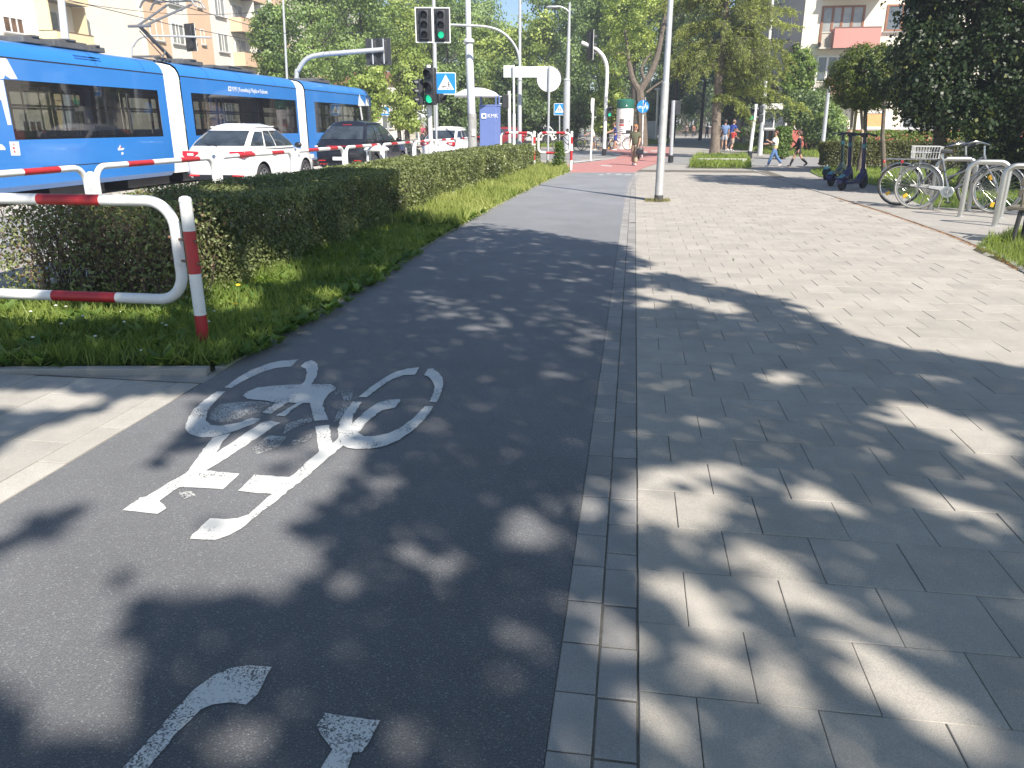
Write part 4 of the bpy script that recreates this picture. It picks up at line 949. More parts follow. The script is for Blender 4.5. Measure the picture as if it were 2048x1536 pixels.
o = MB(); o.box((0, 0, 1.0), (0.95, 0.45, 1.9)); o.build('cabinet_body', M_SBACK, e, bevel=0.02); o = MB(); o.box((0, 0, 1.98), (1.02, 0.52, 0.07)); o.build('lid', M_SBACK, e, bevel=0.01)
o = MB(); o.box((0, -0.23, 1.0), (0.82, 0.015, 1.7)); o.build('door', M_SBACK, e, bevel=0.005); o = MB(); o.box((0, 0, 0.03), (0.9, 0.42, 0.1)); o.build('plinth', M_KERB, e)
b = at(757, 22); e = empty('litter_bin', b, YAW, 'pale litter bin with timber slats beside the black car', 'litter bin')
o = MB(); hb = P3(757, 297, 22).z; o.lathe([(0.33, hb - 0.06), (0.35, hb - 0.02), (0.28, hb + 0.04), (0.1, hb + 0.075), (0.02, hb + 0.08)], 28, cap=True); o.build('lid', WHITE(), e)
for k in range(4): t = PI / 4 + k * PI / 2; o = MB(); o.tube([(0.31 * math.cos(t), 0.31 * math.sin(t), 0), (0.31 * math.cos(t), 0.31 * math.sin(t), hb - 0.04)], 0.03, 8); o.build('corner_post', WHITE(), e)
o = MB()
for k in range(22): t = 2 * PI * k / 22; o.box((0.28 * math.cos(t), 0.28 * math.sin(t), 0.34), (0.02, 0.066, 0.6), t)
o.build('slats', mat('weathered_wood', (0.34, 0.29, 0.23), 0.8, var=0.25, scale=15), e, smooth=False)
o = MB(); o.lathe([(0.24, 0.03), (0.24, 0.66), (0.22, 0.66), (0.22, 0.05)], 20, cap=False); o.build('liner', DARK(), e)
# low rail round the larch bed
b = G(1392, 333); e = empty('bed_rail', b, label='low pale rail edging the grassy bed under the larch', cat='rail')
q0, q1 = Vector((0, 0, 0)), Vector(rel(G(1492, 334), b)); L = (q1 - q0).length; rz = math.atan2(q1.y, q1.x); e.rotation_euler = (0, 0, rz)
mw = mat('pale_timber', (0.46, 0.45, 0.41), 0.8, var=0.15)
o = MB(); o.box((L / 2, 0, 0.30), (L, 0.08, 0.06)); o.build('top_rail', mw, e, bevel=0.01)
for x in (0.12, L - 0.12): o = MB(); o.box((x, 0.0, 0.13), (0.16, 0.10, 0.28)); o.build('post', mw, e, bevel=0.01)
grass('tree_bed_grass', gp((1378, 336), (1392, 319), (1490, 318), (1502, 337)), 7500, (0.16, 0.42), 0.12, 1.0)
grass('far_lawn', gp((1455, 297), (1506, 302), (1530, 308), (1640, 316), (1640, 300), (1540, 300), (1470, 291)), 9000, (0.1, 0.4), 0.14, 1.0)
grass('far_lawn', gp((1262, 291), (1345, 288), (1340, 280), (1262, 282)), 3000, (0.1, 0.4), 0.2, 1.0)
grass('far_lawn', gp((1062, 296), (1120, 294), (1170, 292), (1170, 288), (1062, 291)), 1600, (0.1, 0.4), 0.2, 1.0)
# tall weed at the hedge end
b = G(1118, 342); e = empty('tall_weed', b, label='tall leafy weed standing at the end of the hedge', cat='plant')
P = []; Dr = []
for _ in range(900):
    z = rnd.uniform(0.05, 1.05); t = rnd.uniform(0, 2 * PI); r_2 = (0.36 - 0.24 * z) * rnd.random() ** 0.5
    P.append((r_2 * math.cos(t), r_2 * math.sin(t), z)); Dr.append((math.cos(t) * 1.5, math.sin(t) * 1.5, 0.6))
leaves('foliage', P, rng.uniform(0.08, 0.17, 900), M_WEED, e, nrm=np.array([[0, 0, 1.0]] * 900), jit=0.5, aspect=0.35, droop=np.array(Dr))
o = MB(); [o.tube([(0, 0, 0), (rnd.gauss(0, 0.12), rnd.gauss(0, 0.12), rnd.uniform(0.6, 1.05))], [0.012, 0.004], 6) for _ in range(7)]; o.build('stem', mat('flower_stem', (0.09, 0.16, 0.04), 0.6), e)
# overhead wires
for (a, c_, lab) in (((-14.6, -10, 5.25), (-14.6, 150, 5.25), 'straight overhead tram wire above the near track'), ((-17.7, -10, 5.3), (-17.7, 150, 5.3), 'straight overhead tram wire above the far track')):
    o = MB(); o.tube([Vector(a).lerp(Vector(c_), i / 20) + Vector((0, 0, 0.05 * math.cos(i * PI))) for i in range(21)], 0.012, 5); tag(o.build('overhead_wire', DARK()), lab, 'cable', 'overhead tram wires')
for k, (a, c_) in enumerate(((P3(937, 30, 32), P3(560, 60, 43)), (P3(900, 28, 45), P3(600, 8, 50)), (P3(1139, 120, 55), P3(760, 150, 60)), (P3(116, 0, 33), P3(560, 20, 42)))):
    o = MB(); o.tube([a.lerp(c_, i / 14) - Vector((0, 0, 0.35 * math.sin(PI * i / 14))) for i in range(15)], 0.011, 5)
    tag(o.build('overhead_wire', DARK()), ['sagging span wire from the silver tram pole to the thin pole', 'faint span wire high in front of the maples', 'faint span wire between the distant lamp post and the trees', 'span wire over the tram pantograph to the thin pole'][k], 'cable', 'span wires over the tram tracks')
# ------------------------------------------------------------------ buildings
M_GL = mat('window_pane', (0.10, 0.115, 0.13), 0.06, var=0.5, scale=0.35, spec=0.8)
M_CURT = mat('window_pane_curtained', (0.30, 0.30, 0.28), 0.12, var=0.35, scale=1.1, spec=0.7)
M_WFR = mat('window_white', (0.72, 0.71, 0.68), 0.5, var=0.04)
M_BROWN = mat('window_brown', (0.26, 0.11, 0.055), 0.5, var=0.15)
def wallmat(n, c): return mat(n, c, 0.85, var=0.05, scale=0.7, bump=0.15, bscale=40, dirt=0.05)
class Facade:
    """local axes: u along the wall, v up, n outwards"""
    def __init__(s, o, u, n): s.o, s.u, s.n = Vector(o), Vector(u), Vector(n)
    def p(s, u, v, n=0.0): return s.o + s.u * u + Vector((0, 0, v)) + s.n * n
    def bx(s, o, u0, u1, v0, v1, n0, n1, mi=None):
        P = [s.p(a, b, c) for c in (n0, n1) for b in (v0, v1) for a in (u0, u1)]
        o.add(P, [(0, 1, 3, 2), (4, 6, 7, 5), (0, 4, 5, 1), (2, 3, 7, 6), (0, 2, 6, 4), (1, 5, 7, 3)], mi); return o
    def window(s, par, u0, u1, v0, v1, mull=(), fr=None, pane=None, sill=True, t=0.07, n0=0.0, hmull=()):
        o = MB(); fr = fr or M_WFR
        s.bx(o, u0 - 0.02, u0 + t, v0, v1, n0 - 0.02, n0 + 0.06); s.bx(o, u1 - t, u1 + 0.02, v0, v1, n0 - 0.02, n0 + 0.06)
        s.bx(o, u0 + t, u1 - t, v1 - t, v1, n0 - 0.02, n0 + 0.058); s.bx(o, u0 + t, u1 - t, v0, v0 + t, n0 - 0.02, n0 + 0.058)
        for m_ in mull: c_ = u0 + (u1 - u0) * m_; s.bx(o, c_ - t * 0.6, c_ + t * 0.6, v0 + t, v1 - t, n0 - 0.02, n0 + 0.055)
        for m_ in hmull: c_ = v0 + (v1 - v0) * m_; s.bx(o, u0 + t, u1 - t, c_ - t * 0.4, c_ + t * 0.4, n0 - 0.02, n0 + 0.052)
        w_ = o.build('window', fr, par, smooth=False)
        o = MB(); s.bx(o, u0 + t * 0.5, u1 - t * 0.5, v0 + t * 0.5, v1 - t * 0.5, n0 - 0.015, n0 + 0.02); o.build('pane', pane or M_GL, w_, smooth=False)
        if sill: o = MB(); s.bx(o, u0 - 0.1, u1 + 0.1, v0 - 0.09, v0 - 0.005, n0 - 0.02, n0 + 0.16); o.build('sill', mat('sill_grey', (0.30, 0.29, 0.28), 0.6), w_, smooth=False)
    def balcony(s, par, u0, u1, v0, v1, dep, m, side=None):
        o = MB(); s.bx(o, u0, u1, v0, v1, dep - 0.08, dep); s.bx(o, u0, u0 + 0.08, v0, v1, 0.0, dep - 0.08); s.bx(o, u1 - 0.08, u1, v0, v1, 0.0, dep - 0.08)
        b_ = o.build('balcony', m, par, smooth=False)
        o = MB(); s.bx(o, u0 + 0.082, u1 - 0.082, v0 + 0.004, v0 + 0.14, 0.004, dep - 0.084); o.build('floor_slab', M_KERB, b_, smooth=False)
        o = MB(); s.bx(o, u0 - 0.02, u1 + 0.02, v1, v1 + 0.05, dep - 0.10, dep + 0.02); o.build('parapet_cap', mat('cap_brown', (0.16, 0.10, 0.08), 0.6), b_, smooth=False); return b_
XB = -36.0
def q(px, py): p = PX(px, py, XB); return p.y, p.z
M_CREAM, M_PEACH, M_YEL = wallmat('render_cream', (0.74, 0.70, 0.62)), wallmat('render_peach', (0.66, 0.46, 0.31)), wallmat('render_yellow', (0.72, 0.58, 0.36))
# peach and cream flats behind the tram
e = empty('apartment_block', (XB, 72, 0), label='cream and peach block of flats with loggias, beside the maples', cat='building')
F = Facade((0, -72, 0), (0, 1, 0), (1, 0, 0))
y0 = q(286, 60)[0]; y1 = 105.0
o = MB(); o.box((-6.0, (y0 + y1) / 2 - 72, 8), (12, y1 - y0, 16)); o.build('wall', M_CREAM, e, smooth=False)
o = MB(); o.box((-6.0, (y0 + y1) / 2 - 72, 16.1), (12.6, y1 - y0 + 0.6, 0.25)); o.build('roof', M_KERB, e, smooth=False)
sy_ = [(q(291, 60)[0], q(338, 60)[0]), (q(378, 60)[0], q(422, 60)[0])]
pitch_f = 2.84; zb0 = q(470, 105)[1]
w0, w1 = q(434, 66), q(457, 105)
ub0, ub1 = q(467, 120)[0], q(524, 135)[0]
wc0, wc1 = q(520, 24)[0], q(541, 56)[0]
stripes = sy_ + [(wc1 + 0.7, wc1 + 4.2), (wc1 + 13, wc1 + 17)]
o = MB()
for a, c_ in stripes: o = MB(); F.bx(o, a, c_, 0.0, 15.9, 0.0, 0.03); o.build('peach_panel', M_PEACH, e, smooth=False)
sh = ub1 - ub0 + wc1 - w0[0] + 1.5
for k in range(-2, 3):
    z = zb0 + pitch_f * k
    if z < 1.5: continue
    wz0, wz1 = z - 0.15, z + 1.35
    for base in (0.0, 19.0):
        F.balcony(e, ub0 + base, ub1 + base, z - 1.15, z, 1.15, M_PEACH)
        F.window(e, ub0 + base + 0.6, ub0 + base + 2.6, z - 0.9, z + 1.2, (0.5,), pane=M_CURT, sill=False)
        o = MB(); F.bx(o, (ub0 + ub1) / 2 - 0.06 + base, (ub0 + ub1) / 2 + 0.06 + base, z + 0.06, z + 1.66, 0.0, 1.08); o.build('partition', M_CREAM, e, smooth=False)
        F.window(e, w0[0] + base, w0[0] + base + 1.75, wz0, wz1, (0.35, 0.6), pane=M_CURT)
        F.window(e, wc0 + base, wc0 + base + 1.75, wz0, wz1, (0.35, 0.6), pane=M_CURT)
    a = q(400, 85)[0]; F.window(e, a + 0.2, a + 0.8, wz0 + 0.3, wz1, (), pane=M_GL)
    a = q(344, 70)[0]; F.window(e, a, a + 1.7, wz0, wz1, (0.35, 0.6), pane=M_CURT); a = q(299, 60)[0]; F.window(e, a, a + 1.7, wz0, wz1, (0.5,), pane=M_CURT)
# yellow block at the left edge
e = empty('apartment_block', (XB, 45, 0), label='pale yellow block of flats behind the left end of the tram', cat='building')
F = Facade((0, -45, 0), (0, 1, 0), (1, 0, 0)); y1 = y0 - 0.4
o = MB(); o.box((-6.0, (20 + y1) / 2 - 45, 8), (12, y1 - 20, 16)); o.build('wall', wallmat('render_ivory', (0.76, 0.70, 0.58)), e, smooth=False)
o = MB(); o.box((-6.0, (20 + y1) / 2 - 45, 16.1), (12.6, y1 - 20 + 0.3, 0.25)); o.build('roof', M_KERB, e, smooth=False)
a, zt_ = q(2, 30); c_, zb_ = q(50, 70)
u0, zz = q(77, 62); u1, _ = q(152, 66)
for k in range(-2, 3):
    dz = k * pitch_f
    if zb_ + dz < 0.8: continue
    F.window(e, a, c_, zb_ + dz, zt_ + dz, (0.36, 0.68), fr=M_WFR, pane=mat('pane_warm', (0.16, 0.10, 0.07), 0.15, var=0.6, scale=1.5)); F.window(e, a - 9, c_ - 9, zb_ + dz, zt_ + dz, (0.36, 0.68))
    F.balcony(e, u0, u1, zz - 1.1 + dz, zz + dz, 1.2, M_YEL)
    F.window(e, u0 + 1.0, u1 - 0.7, zz - 0.5 + dz, zz + 1.3 + dz, (0.5,), pane=M_CURT, sill=False)
    for s_ in (u0, u1 - 0.1): o = MB(); F.bx(o, s_, s_ + 0.1, zz + dz + 0.06, zz + dz + 1.7, 0.0, 0.9); o.build('partition', M_YEL, e, smooth=False)
# far cream house beyond the tram front
b = at(745, 92); e = empty('house', b, YAW, 'low cream house far beyond the tram nose', 'building')
o = MB(); o.box((0, 5, 3.0), (7.5, 10, 6.0)); o.build('wall', M_CREAM, e, smooth=False)
o = MB(); o.prism([(-4.1, 5.9), (4.1, 5.9), (0, 8.2)], (0, -0.3, 0), (1, 0, 0), (0, 0, 1), (0, 10.6, 0)); o.build('roof', mat('roof_tile', (0.28, 0.12, 0.08), 0.8), e, smooth=False)
F = Facade((0, 0, 0), (1, 0, 0), (0, -1, 0))
for u in (-1.5, 1.8): F.window(e, u - 0.6, u + 0.6, 1.2, 2.7, (0.5,)); F.window(e, u - 0.6, u + 0.6, 4.0, 5.4, (0.5,))
# flats on the right with red balconies
YB = 55.0
def q(px, py): p = PY(px, py, YB); return p.x, p.z
xl = q(1603, 80)[0]
e = empty('apartment_block', (xl, YB, 0), label='cream block of flats with red balconies and red plinth on the right', cat='building')
F = Facade((-xl, 0, 0), (1, 0, 0), (0, -1, 0)); M_R = wallmat('render_red', (0.46, 0.13, 0.105)); M_RB = wallmat('balcony_red', (0.50, 0.235, 0.205)); M_IV = wallmat('render_ivory_right', (0.72, 0.66, 0.55))
o = MB(); o.box((16, 20, 8), (32, 40, 16)); o.build('wall', M_IV, e, smooth=False)
o = MB(); o.box((16, 20, 16.12), (32.6, 40.6, 0.25)); o.build('roof', M_KERB, e, smooth=False)
zpl = q(1700, 259)[1]
o = MB(); F.bx(o, xl - 0.02, xl + 32, 0, zpl, -0.01, 0.06); o.build('plinth', M_R, e, smooth=False)
o = MB(); F.bx(o, xl - 0.02, xl + 32, zpl + 0.001, zpl + 0.12, -0.01, 0.10); o.build('plinth_cap', M_WFR, e, smooth=False)
bl, bzt = q(1662, 60); br, bzb = q(1748, 98); wl, wzt = q(1646, 12); wr, wzb = q(1725, 60)
zw0 = q(1640, 68)[1]
for k in range(-1, 3):
    dz = k * pitch_f
    B_ = F.balcony(e, bl, br, bzb + dz, bzt + dz, 1.1, M_RB)
    F.window(e, wl, wr, wzb + dz - 0.9, wzt + dz, (0.26, 0.48, 0.72), fr=M_BROWN if k != -1 else M_WFR, pane=M_CURT if k != -1 else M_GL, t=0.11)
    o = MB()
    for i in range(9): F.bx(o, bl - 0.62 + i * 0.066, bl - 0.62 + i * 0.066 + 0.045, bzb + dz + 0.1, zw0 + dz, 0.55, 0.58)
    F.bx(o, bl - 0.66, bl - 0.01, zw0 + dz, zw0 + dz + 0.06, 0.5, 0.62); F.bx(o, bl - 0.7, bl - 0.01, bzb + dz, bzb + dz + 0.09, 0.1, 0.66); o.build('slatted_screen', mat('screen_beige', (0.55, 0.50, 0.42), 0.7), e, smooth=False)
    a = q(1776, 10)[0]; F.window(e, a, a + 2.6, wzb + dz - 0.1, wzt + dz, (0.36, 0.68), fr=M_BROWN, t=0.10); F.window(e, a + 6, a + 8.2, wzb + dz - 0.1, wzt + dz, (0.5,), fr=M_WFR, pane=M_CURT); F.balcony(e, a + 9, a + 12.2, bzb + dz, bzt + dz, 1.1, M_R)
gx, gzt = q(1738, 222); gx1, gzb = q(1768, 258)
F.window(e, gx - 0.2, gx1 + 0.1, gzb, gzt, (), pane=mat('orange_blind', (0.62, 0.34, 0.14), 0.7), t=0.14); F.window(e, gx1 + 1.0, gx1 + 3.2, gzb, gzt, (0.5,)); F.window(e, gx - 3.6, gx - 2.1, gzb, gzt, (0.5,)); F.window(e, gx - 6.6, gx - 5.0, gzb, gzt, (0.5,))
F2 = Facade((0, 0, 0), (0, 1, 0), (-1, 0, 0))
o = MB(); F2.bx(o, 0.06, 40, 0, 15.9, 0.0, 0.03); o.build('side_wall', wallmat('render_shade_grey', (0.42, 0.41, 0.40)), e, smooth=False)  # grey coat puts the shade of this side into the colour
for k in range(5):
    for u in (4, 9, 15, 21, 28): F2.window(e, u, u + 1.3, 1.5 + k * pitch_f, 3.0 + k * pitch_f, (0.5,), n0=0.03)
o = MB(); F2.bx(o, 7.0, 8.2, 0, 2.5, 0.03, 0.12); F2.bx(o, 24.0, 25.2, 0, 2.5, 0.03, 0.12); o.build('door', mat('door_brown', (0.16, 0.07, 0.04), 0.6), e, smooth=False)
# trees' shade at the end of the path, put into the dark wall colour of a house
b = at(1352, 150); e = empty('house', b, YAW, 'dark shaded house glimpsed at the end of the tree tunnel', 'building')
o = MB(); o.box((0, 5, 4), (24, 10, 8)); o.build('wall', wallmat('shade_dark_wall', (0.10, 0.08, 0.07)), e, smooth=False); F = Facade((0, 0, 0), (1, 0, 0), (0, -1, 0))
for u in (-9, -6, -3, 0, 3, 6, 9): F.window(e, u - 0.6, u + 0.6, 1.3, 3.0, (0.5,)); F.window(e, u - 0.6, u + 0.6, 4.8, 6.5, (0.5,))
o = MB(); o.box((0, 5, 8.1), (24.6, 10.6, 0.3)); o.build('roof', M_KERB, e, smooth=False)

# ------------------------------------------------------------------ the tram
M_TB = mat('tram_blue', (0.028, 0.195, 0.56), 0.30, var=0.04, scale=0.8, coat=0.4, dirt=0.04)
M_TW = mat('tram_white', (0.70, 0.71, 0.72), 0.35, var=0.03); M_BEL = mat('bellows_white', (0.62, 0.62, 0.60), 0.6, var=0.08, dirt=0.3)
M_TG = glassmat('tram_glass', (0.04, 0.04, 0.048), 0.5); M_TBLK = mat('tram_black', (0.018, 0.018, 0.022), 0.35, var=0.1)
T0 = Vector((-14.6, 10.0, -0.09))
tr = empty('tram', T0, label='long articulated blue tram with white bellows on the far side of the road', cat='tram')
HW = 1.2
WZ0, WZ1 = 1.40, 2.64; CZ = 3.10
roofp = [(HW - 0.005, CZ), (HW - 0.03, 3.20), (HW - 0.10, 3.32), (HW - 0.24, 3.42), (HW - 0.5, 3.48), (0.0, 3.50)]
def strip(o, prof, y0, y1, n=1, t0=1.0, t1=1.0, mi=None):
    """profile of (x, z) swept along the tram; mirrored to both sides"""
    for s_ in (1, -1):
        V = [(s_ * p[0] * (t0 + (t1 - t0) * i / n), y0 + (y1 - y0) * i / n, p[1]) for i in range(n + 1) for p in prof]; m_ = len(prof)
        F_ = [(i * m_ + k, i * m_ + k + 1, (i + 1) * m_ + k + 1, (i + 1) * m_ + k) for i in range(n) for k in range(m_ - 1)]
        o.add(V, F_, mi)
def car_section(ya, yb, bands, nose=False):
    ya -= T0.y; yb -= T0.y
    o = MB(); yn = yb - (1.1 if nose else 0)
    strip(o, [(HW - 0.16, 0.30), (HW - 0.04, 0.42), (HW, 0.75), (HW, WZ0)], ya, yn); strip(o, [(HW, WZ1), (HW, CZ - 0.03)], ya, yn)
    ed = [ya] + [v - T0.y for b_ in bands for v in b_] + [yn]
    for k in range(0, len(ed), 2):
        if ed[k + 1] - ed[k] > 0.01: strip(o, [(HW, WZ0), (HW, WZ1)], ed[k], ed[k + 1])
    if nose:
        pf = [(HW - 0.16, 0.30), (HW - 0.04, 0.42), (HW, 0.75), (HW, WZ0), (HW, WZ1), (HW, CZ - 0.03)]
        strip(o, [pf[0], pf[1], pf[2], pf[3]], yn, yb - 0.25, 4, 1, 0.90); strip(o, [pf[4], pf[5]], yn, yb - 0.25, 4, 1, 0.90)
        strip(o, [(p[0] * 0.9, p[1]) for p in (pf[0], pf[1], pf[2], pf[3])], yb - 0.25, yb, 4, 1, 0.72); strip(o, [(p[0] * 0.9, p[1]) for p in (pf[4], pf[5])], yb - 0.25, yb - 0.1, 4, 1, 0.75)
        o.box((0, yb - 0.02, 0.85), (HW * 1.25, 0.04, 1.1)); o.box((0, yb - 0.15, 2.86), (HW * 1.3, 0.04, 0.42))
    o.build('body_shell', M_TB, tr, smooth=True)
    o = MB(); strip(o, roofp, ya, yn, 6)
    if nose: strip(o, roofp, yn, yb - 0.45, 3, 1, 0.88); strip(o, [(p[0] * 0.88, p[1] - (0.10 if p[1] > 3.15 else 0)) for p in roofp], yb - 0.449, yb - 0.1, 2, 1, 0.75)
    o.build('roof_cowl', M_TB, tr)
    o = MB()
    for s_ in (1, -1): o.box((s_ * (HW - 0.012), (ya + yn) / 2, CZ - 0.015), (0.03, yn - ya, 0.028))
    o.build('cowl_gap', M_TBLK, tr, smooth=False)
    o = MB(); o.box((0, (ya + yn) / 2, 0.40), (2 * HW - 0.34, yn - ya, 0.08)); o.build('floor', mat('tram_floor', (0.12, 0.12, 0.13), 0.7), tr, smooth=False)
    o = MB(); o.box((0, (ya + yn) / 2, 2.96), (2 * HW - 0.1, yn - ya - 0.02, 0.05)); o.build('ceiling', mat('tram_ceiling', (0.30, 0.31, 0.32), 0.6), tr, smooth=False)
    o = MB()
    for y in np.arange(ya + 0.9, yn - 0.9, 3.0): o.box((0, float(y), 0.24), (2 * HW - 0.5, 2.0, 0.34)); 
    o.build('underframe', M_TBLK, tr, smooth=False)
    for s_ in (1, -1):
        for (a, b_) in bands:
            a -= T0.y; b_ -= T0.y; L = b_ - a
            o = MB(); o.add([(s_ * (HW - 0.01), a, WZ0), (s_ * (HW - 0.01), b_, WZ0), (s_ * (HW - 0.01), b_, WZ1), (s_ * (HW - 0.01), a, WZ1)], [(0, 1, 2, 3)])
            wd = o.build('window', M_TG, tr, smooth=False); n = max(2, round(L / 1.55)); o = MB()
            for i in range(n + 1): y = a + L * i / n; o.box((s_ * (HW - 0.03), min(max(y, a + 0.05), b_ - 0.05), (WZ0 + WZ1) / 2), (0.03, 0.10, WZ1 - WZ0))
            o.box((s_ * (HW - 0.032), a + L / 2, WZ0 + 0.72), (0.026, L - 0.1, 0.05)); o.box((s_ * (HW - 0.033), a + L / 2, WZ1 - 0.06), (0.024, L - 0.1, 0.12)); o.box((s_ * (HW - 0.033), a + L / 2, WZ0 + 0.03), (0.024, L - 0.1, 0.06))
            o.build('window_frame', M_TBLK, wd, smooth=False)
    y = ya + 0.8
    while y < yn - 0.7:                              # seats and grab poles inside
        for s_ in (0.72, -0.72):
            o = MB(); o.box((s_, y, 0.86), (0.8, 0.42, 0.08)); o.box((s_, y - 0.22, 1.22), (0.8, 0.06, 0.72)); o.build('seat', mat('tram_seat', (0.10, 0.16, 0.34), 0.7) if rnd.random() > 0.35 else mat('tram_seat_pale', (0.55, 0.52, 0.44), 0.6), tr, smooth=False, bevel=0.02)
        o = MB(); o.tube([(0.32, y + 0.45, 0.44), (0.32, y + 0.45, 2.95)], 0.02, 8); o.tube([(-0.32, y + 0.45, 0.44), (-0.32, y + 0.45, 2.95)], 0.02, 8); o.build('grab_pole', mat('grab_pole', (0.62, 0.58, 0.42), 0.35), tr)
        y += 1.35
def bellows(ya, yb):
    ya -= T0.y; yb -= T0.y; o = MB(); n = 14
    pf = [(HW - 0.10, 0.36), (HW - 0.04, 0.8), (HW - 0.04, 3.0)] + [(p[0] - 0.04, p[1] - 0.04) for p in roofp]
    for i in range(n):
        a, c_ = ya + (yb - ya) * i / n, ya + (yb - ya) * (i + 1) / n; m_ = (a + c_) / 2
        for (u, v, k0, k1) in ((a, m_, 1.0, 0.975), (m_, c_, 0.975, 1.0)): strip(o, pf, u, v, 1, k0, k1)
    o.build('bellows', M_BEL, tr, smooth=False)
car_section(8.0, 21.9, [(8.6, 14.6), (15.85, 21.5)])
bellows(21.9, 22.75)
car_section(22.75, 31.1, [(23.25, 30.95)])
bellows(31.1, 31.95)
car_section(31.95, 40.95, [(32.85, 39.6)], nose=True)
# driver's glass at the nose
o = MB(); yb = 40.95 - T0.y
V = []
for (k, y) in ((1.0, yb - 1.1), (0.90, yb - 0.25), (0.65, yb - 0.06)):
    V += [(HW * k - 0.008, y, WZ0 + 0.001), (HW * k - 0.008, y, WZ1 - 0.001)]
V += [(-v[0], v[1], v[2]) for v in V[::-1]]
V = V[:6] + [(-HW * 0.65 + 0.008, yb - 0.06, WZ0 + 0.001), (-HW * 0.65 + 0.008, yb - 0.06, WZ1 - 0.001), (-HW * 0.9 + 0.008, yb - 0.25, WZ0), (-HW * 0.9 + 0.008, yb - 0.25, WZ1), (-HW + 0.008, yb - 1.1, WZ0), (-HW + 0.008, yb - 1.1, WZ1)]
o.add(V, [(0, 2, 3, 1), (2, 4, 5, 3), (4, 6, 7, 5), (6, 8, 9, 7), (8, 10, 11, 9)]); o.build('windscreen', M_TG, tr, smooth=False)
o = MB()
for s_ in (1, -1): o.box((s_ * (HW - 0.005), yb - 1.25, (WZ0 + WZ1) / 2), (0.03, 0.22, WZ1 - WZ0 - 0.01))
o.build('cab_pillar', M_TBLK, tr, smooth=False)
# side markings on the near (right) side
def on_side(name, polys, m, off=0.004, par=tr):
    o = MB()
    for k, P in enumerate(polys):
        o.add([(HW + off + 0.0008 * k, PX(*p, -13.4).y - T0.y, PX(*p, -13.4).z + 0.09) for p in P], [list(range(len(P)))])
    ob = o.build(name, m, par, smooth=False)
    bm = bmesh.new(); bm.from_mesh(ob.data); bmesh.ops.triangulate(bm, faces=bm.faces[:], ngon_method='EAR_CLIP'); bm.to_mesh(ob.data); bm.free(); return ob
on_side('white_tower_graphic', [[(-8, 116), (10, 116), (14, 119), (35, 158), (21, 158), (9, 150), (8, 157), (-8, 160)], [(-10, 160), (6, 160), (23, 250), (15, 250), (2, 200), (-8, 200)]], M_TW)
on_side('white_tower_graphic', [[(716, 212), (717, 196), (719, 187), (721, 196), (724, 200), (729, 207), (730, 212)], [(731, 212), (731, 204), (733, 190), (732, 196), (736, 198), (738, 212)]], M_TW)
on_side('white_tower_graphic', [[(719, 213), (722, 213), (726, 240), (723, 240)]], M_TW)
on_side('white_notice', [[(18, 283), (37, 283), (41, 311), (22, 311)]], M_TW)
on_side('notice_marks', [[(25, 287), (27, 287), (29, 291), (27, 291)], [(24, 294), (28, 294), (30, 298), (26, 298)], [(26, 301), (29, 301), (31, 305), (28, 305)]], mat('poster_red', (0.50, 0.06, 0.07), 0.6), 0.008)
on_side('city_crest', [[(237, 296), (240, 289), (243, 296), (249, 296), (246, 300), (236, 301), (235, 297)], [(242, 305), (246, 304), (247, 308), (243, 310)]], M_TW)
on_side('crest_mark', [[(240, 294), (241, 292), (243, 296), (240, 297)]], mat('poster_red', (0.50, 0.06, 0.07), 0.6), 0.008)
on_side('white_arc_mark', [[(-6, 287), (4, 289), (10, 295), (11, 300), (-6, 300)]], M_TW)
on_side('logo', [[(456, 172.5), (462.5, 173.3), (462.5, 182.6), (456, 181.8)]], M_TW); on_side('logo_centre', [[(458, 175), (460.6, 175.4), (460.6, 179.4), (458, 179)]], M_TB, 0.008)
ya_, yb_ = PX(464.5, 177, -13.4).y - T0.y, PX(535, 186, -13.4).y - T0.y
t = text_mesh('KMK | Komunikacja Miejska w Krakowie', 0.2, M_TW, tr, (HW + 0.004, (ya_ + yb_) / 2, 2.85), (PI / 2, 0, PI / 2))
t.scale = ((yb_ - ya_) / max(0.01, t.data.vertices[0].co.x * 0 + max(v.co.x for v in t.data.vertices) - min(v.co.x for v in t.data.vertices)), 1.05, 1)
for (pa, pb, yy) in ((163, 172, 103), (184, 191, 106), (193, 201, 108)):
    y = PX(pa, 110, -13.4).y - T0.y; o = MB(); o.box((HW - 0.085, y, 3.30), (0.02, 0.42, 0.03)); o.box((HW - 0.055, y, 3.24), (0.02, 0.42, 0.03)); o.build('roof_vent', mat('vent_blue', (0.02, 0.09, 0.33), 0.5), tr, smooth=False)
for y in (13.0, 19.0, 21.0, 24.4, 26.6, 29.2, 34.5, 37.5): o = MB(); strip(o, [(p[0] + 0.003, p[1] + 0.003) for p in roofp], y - T0.y, y - T0.y + 0.025); o.build('roof_seam', mat('vent_blue', (0.02, 0.09, 0.33), 0.5), tr, smooth=False)
o = MB(); strip(o, [(HW + 0.003, 0.78), (HW + 0.003, 0.80)], 6.5, 9.4); o.build('skirt_seam', M_TBLK, tr, smooth=False)
ME = mat('roof_equipment', (0.10, 0.10, 0.10), 0.7, var=0.3)
for (ya, yb, h_, x_) in ((17.2, 18.0, 0.14, 0.2), (18.2, 19.4, 0.17, 0.2), (19.5, 20.1, 0.13, 0.2), (23.8, 25.0, 0.13, 0.2), (25.6, 28.6, 0.10, 0.2), (34.0, 36.0, 0.13, 0.2)):
    o = MB(); o.box((x_, (ya + yb) / 2 - T0.y, 3.5 + h_ / 2), (1.1, yb - ya, h_)); o.box((x_, (ya + yb) / 2 - T0.y, 3.52 + h_), (1.16, (yb - ya) * 0.3, 0.05)); o.build('roof_equipment', ME, tr, bevel=0.02, smooth=False)
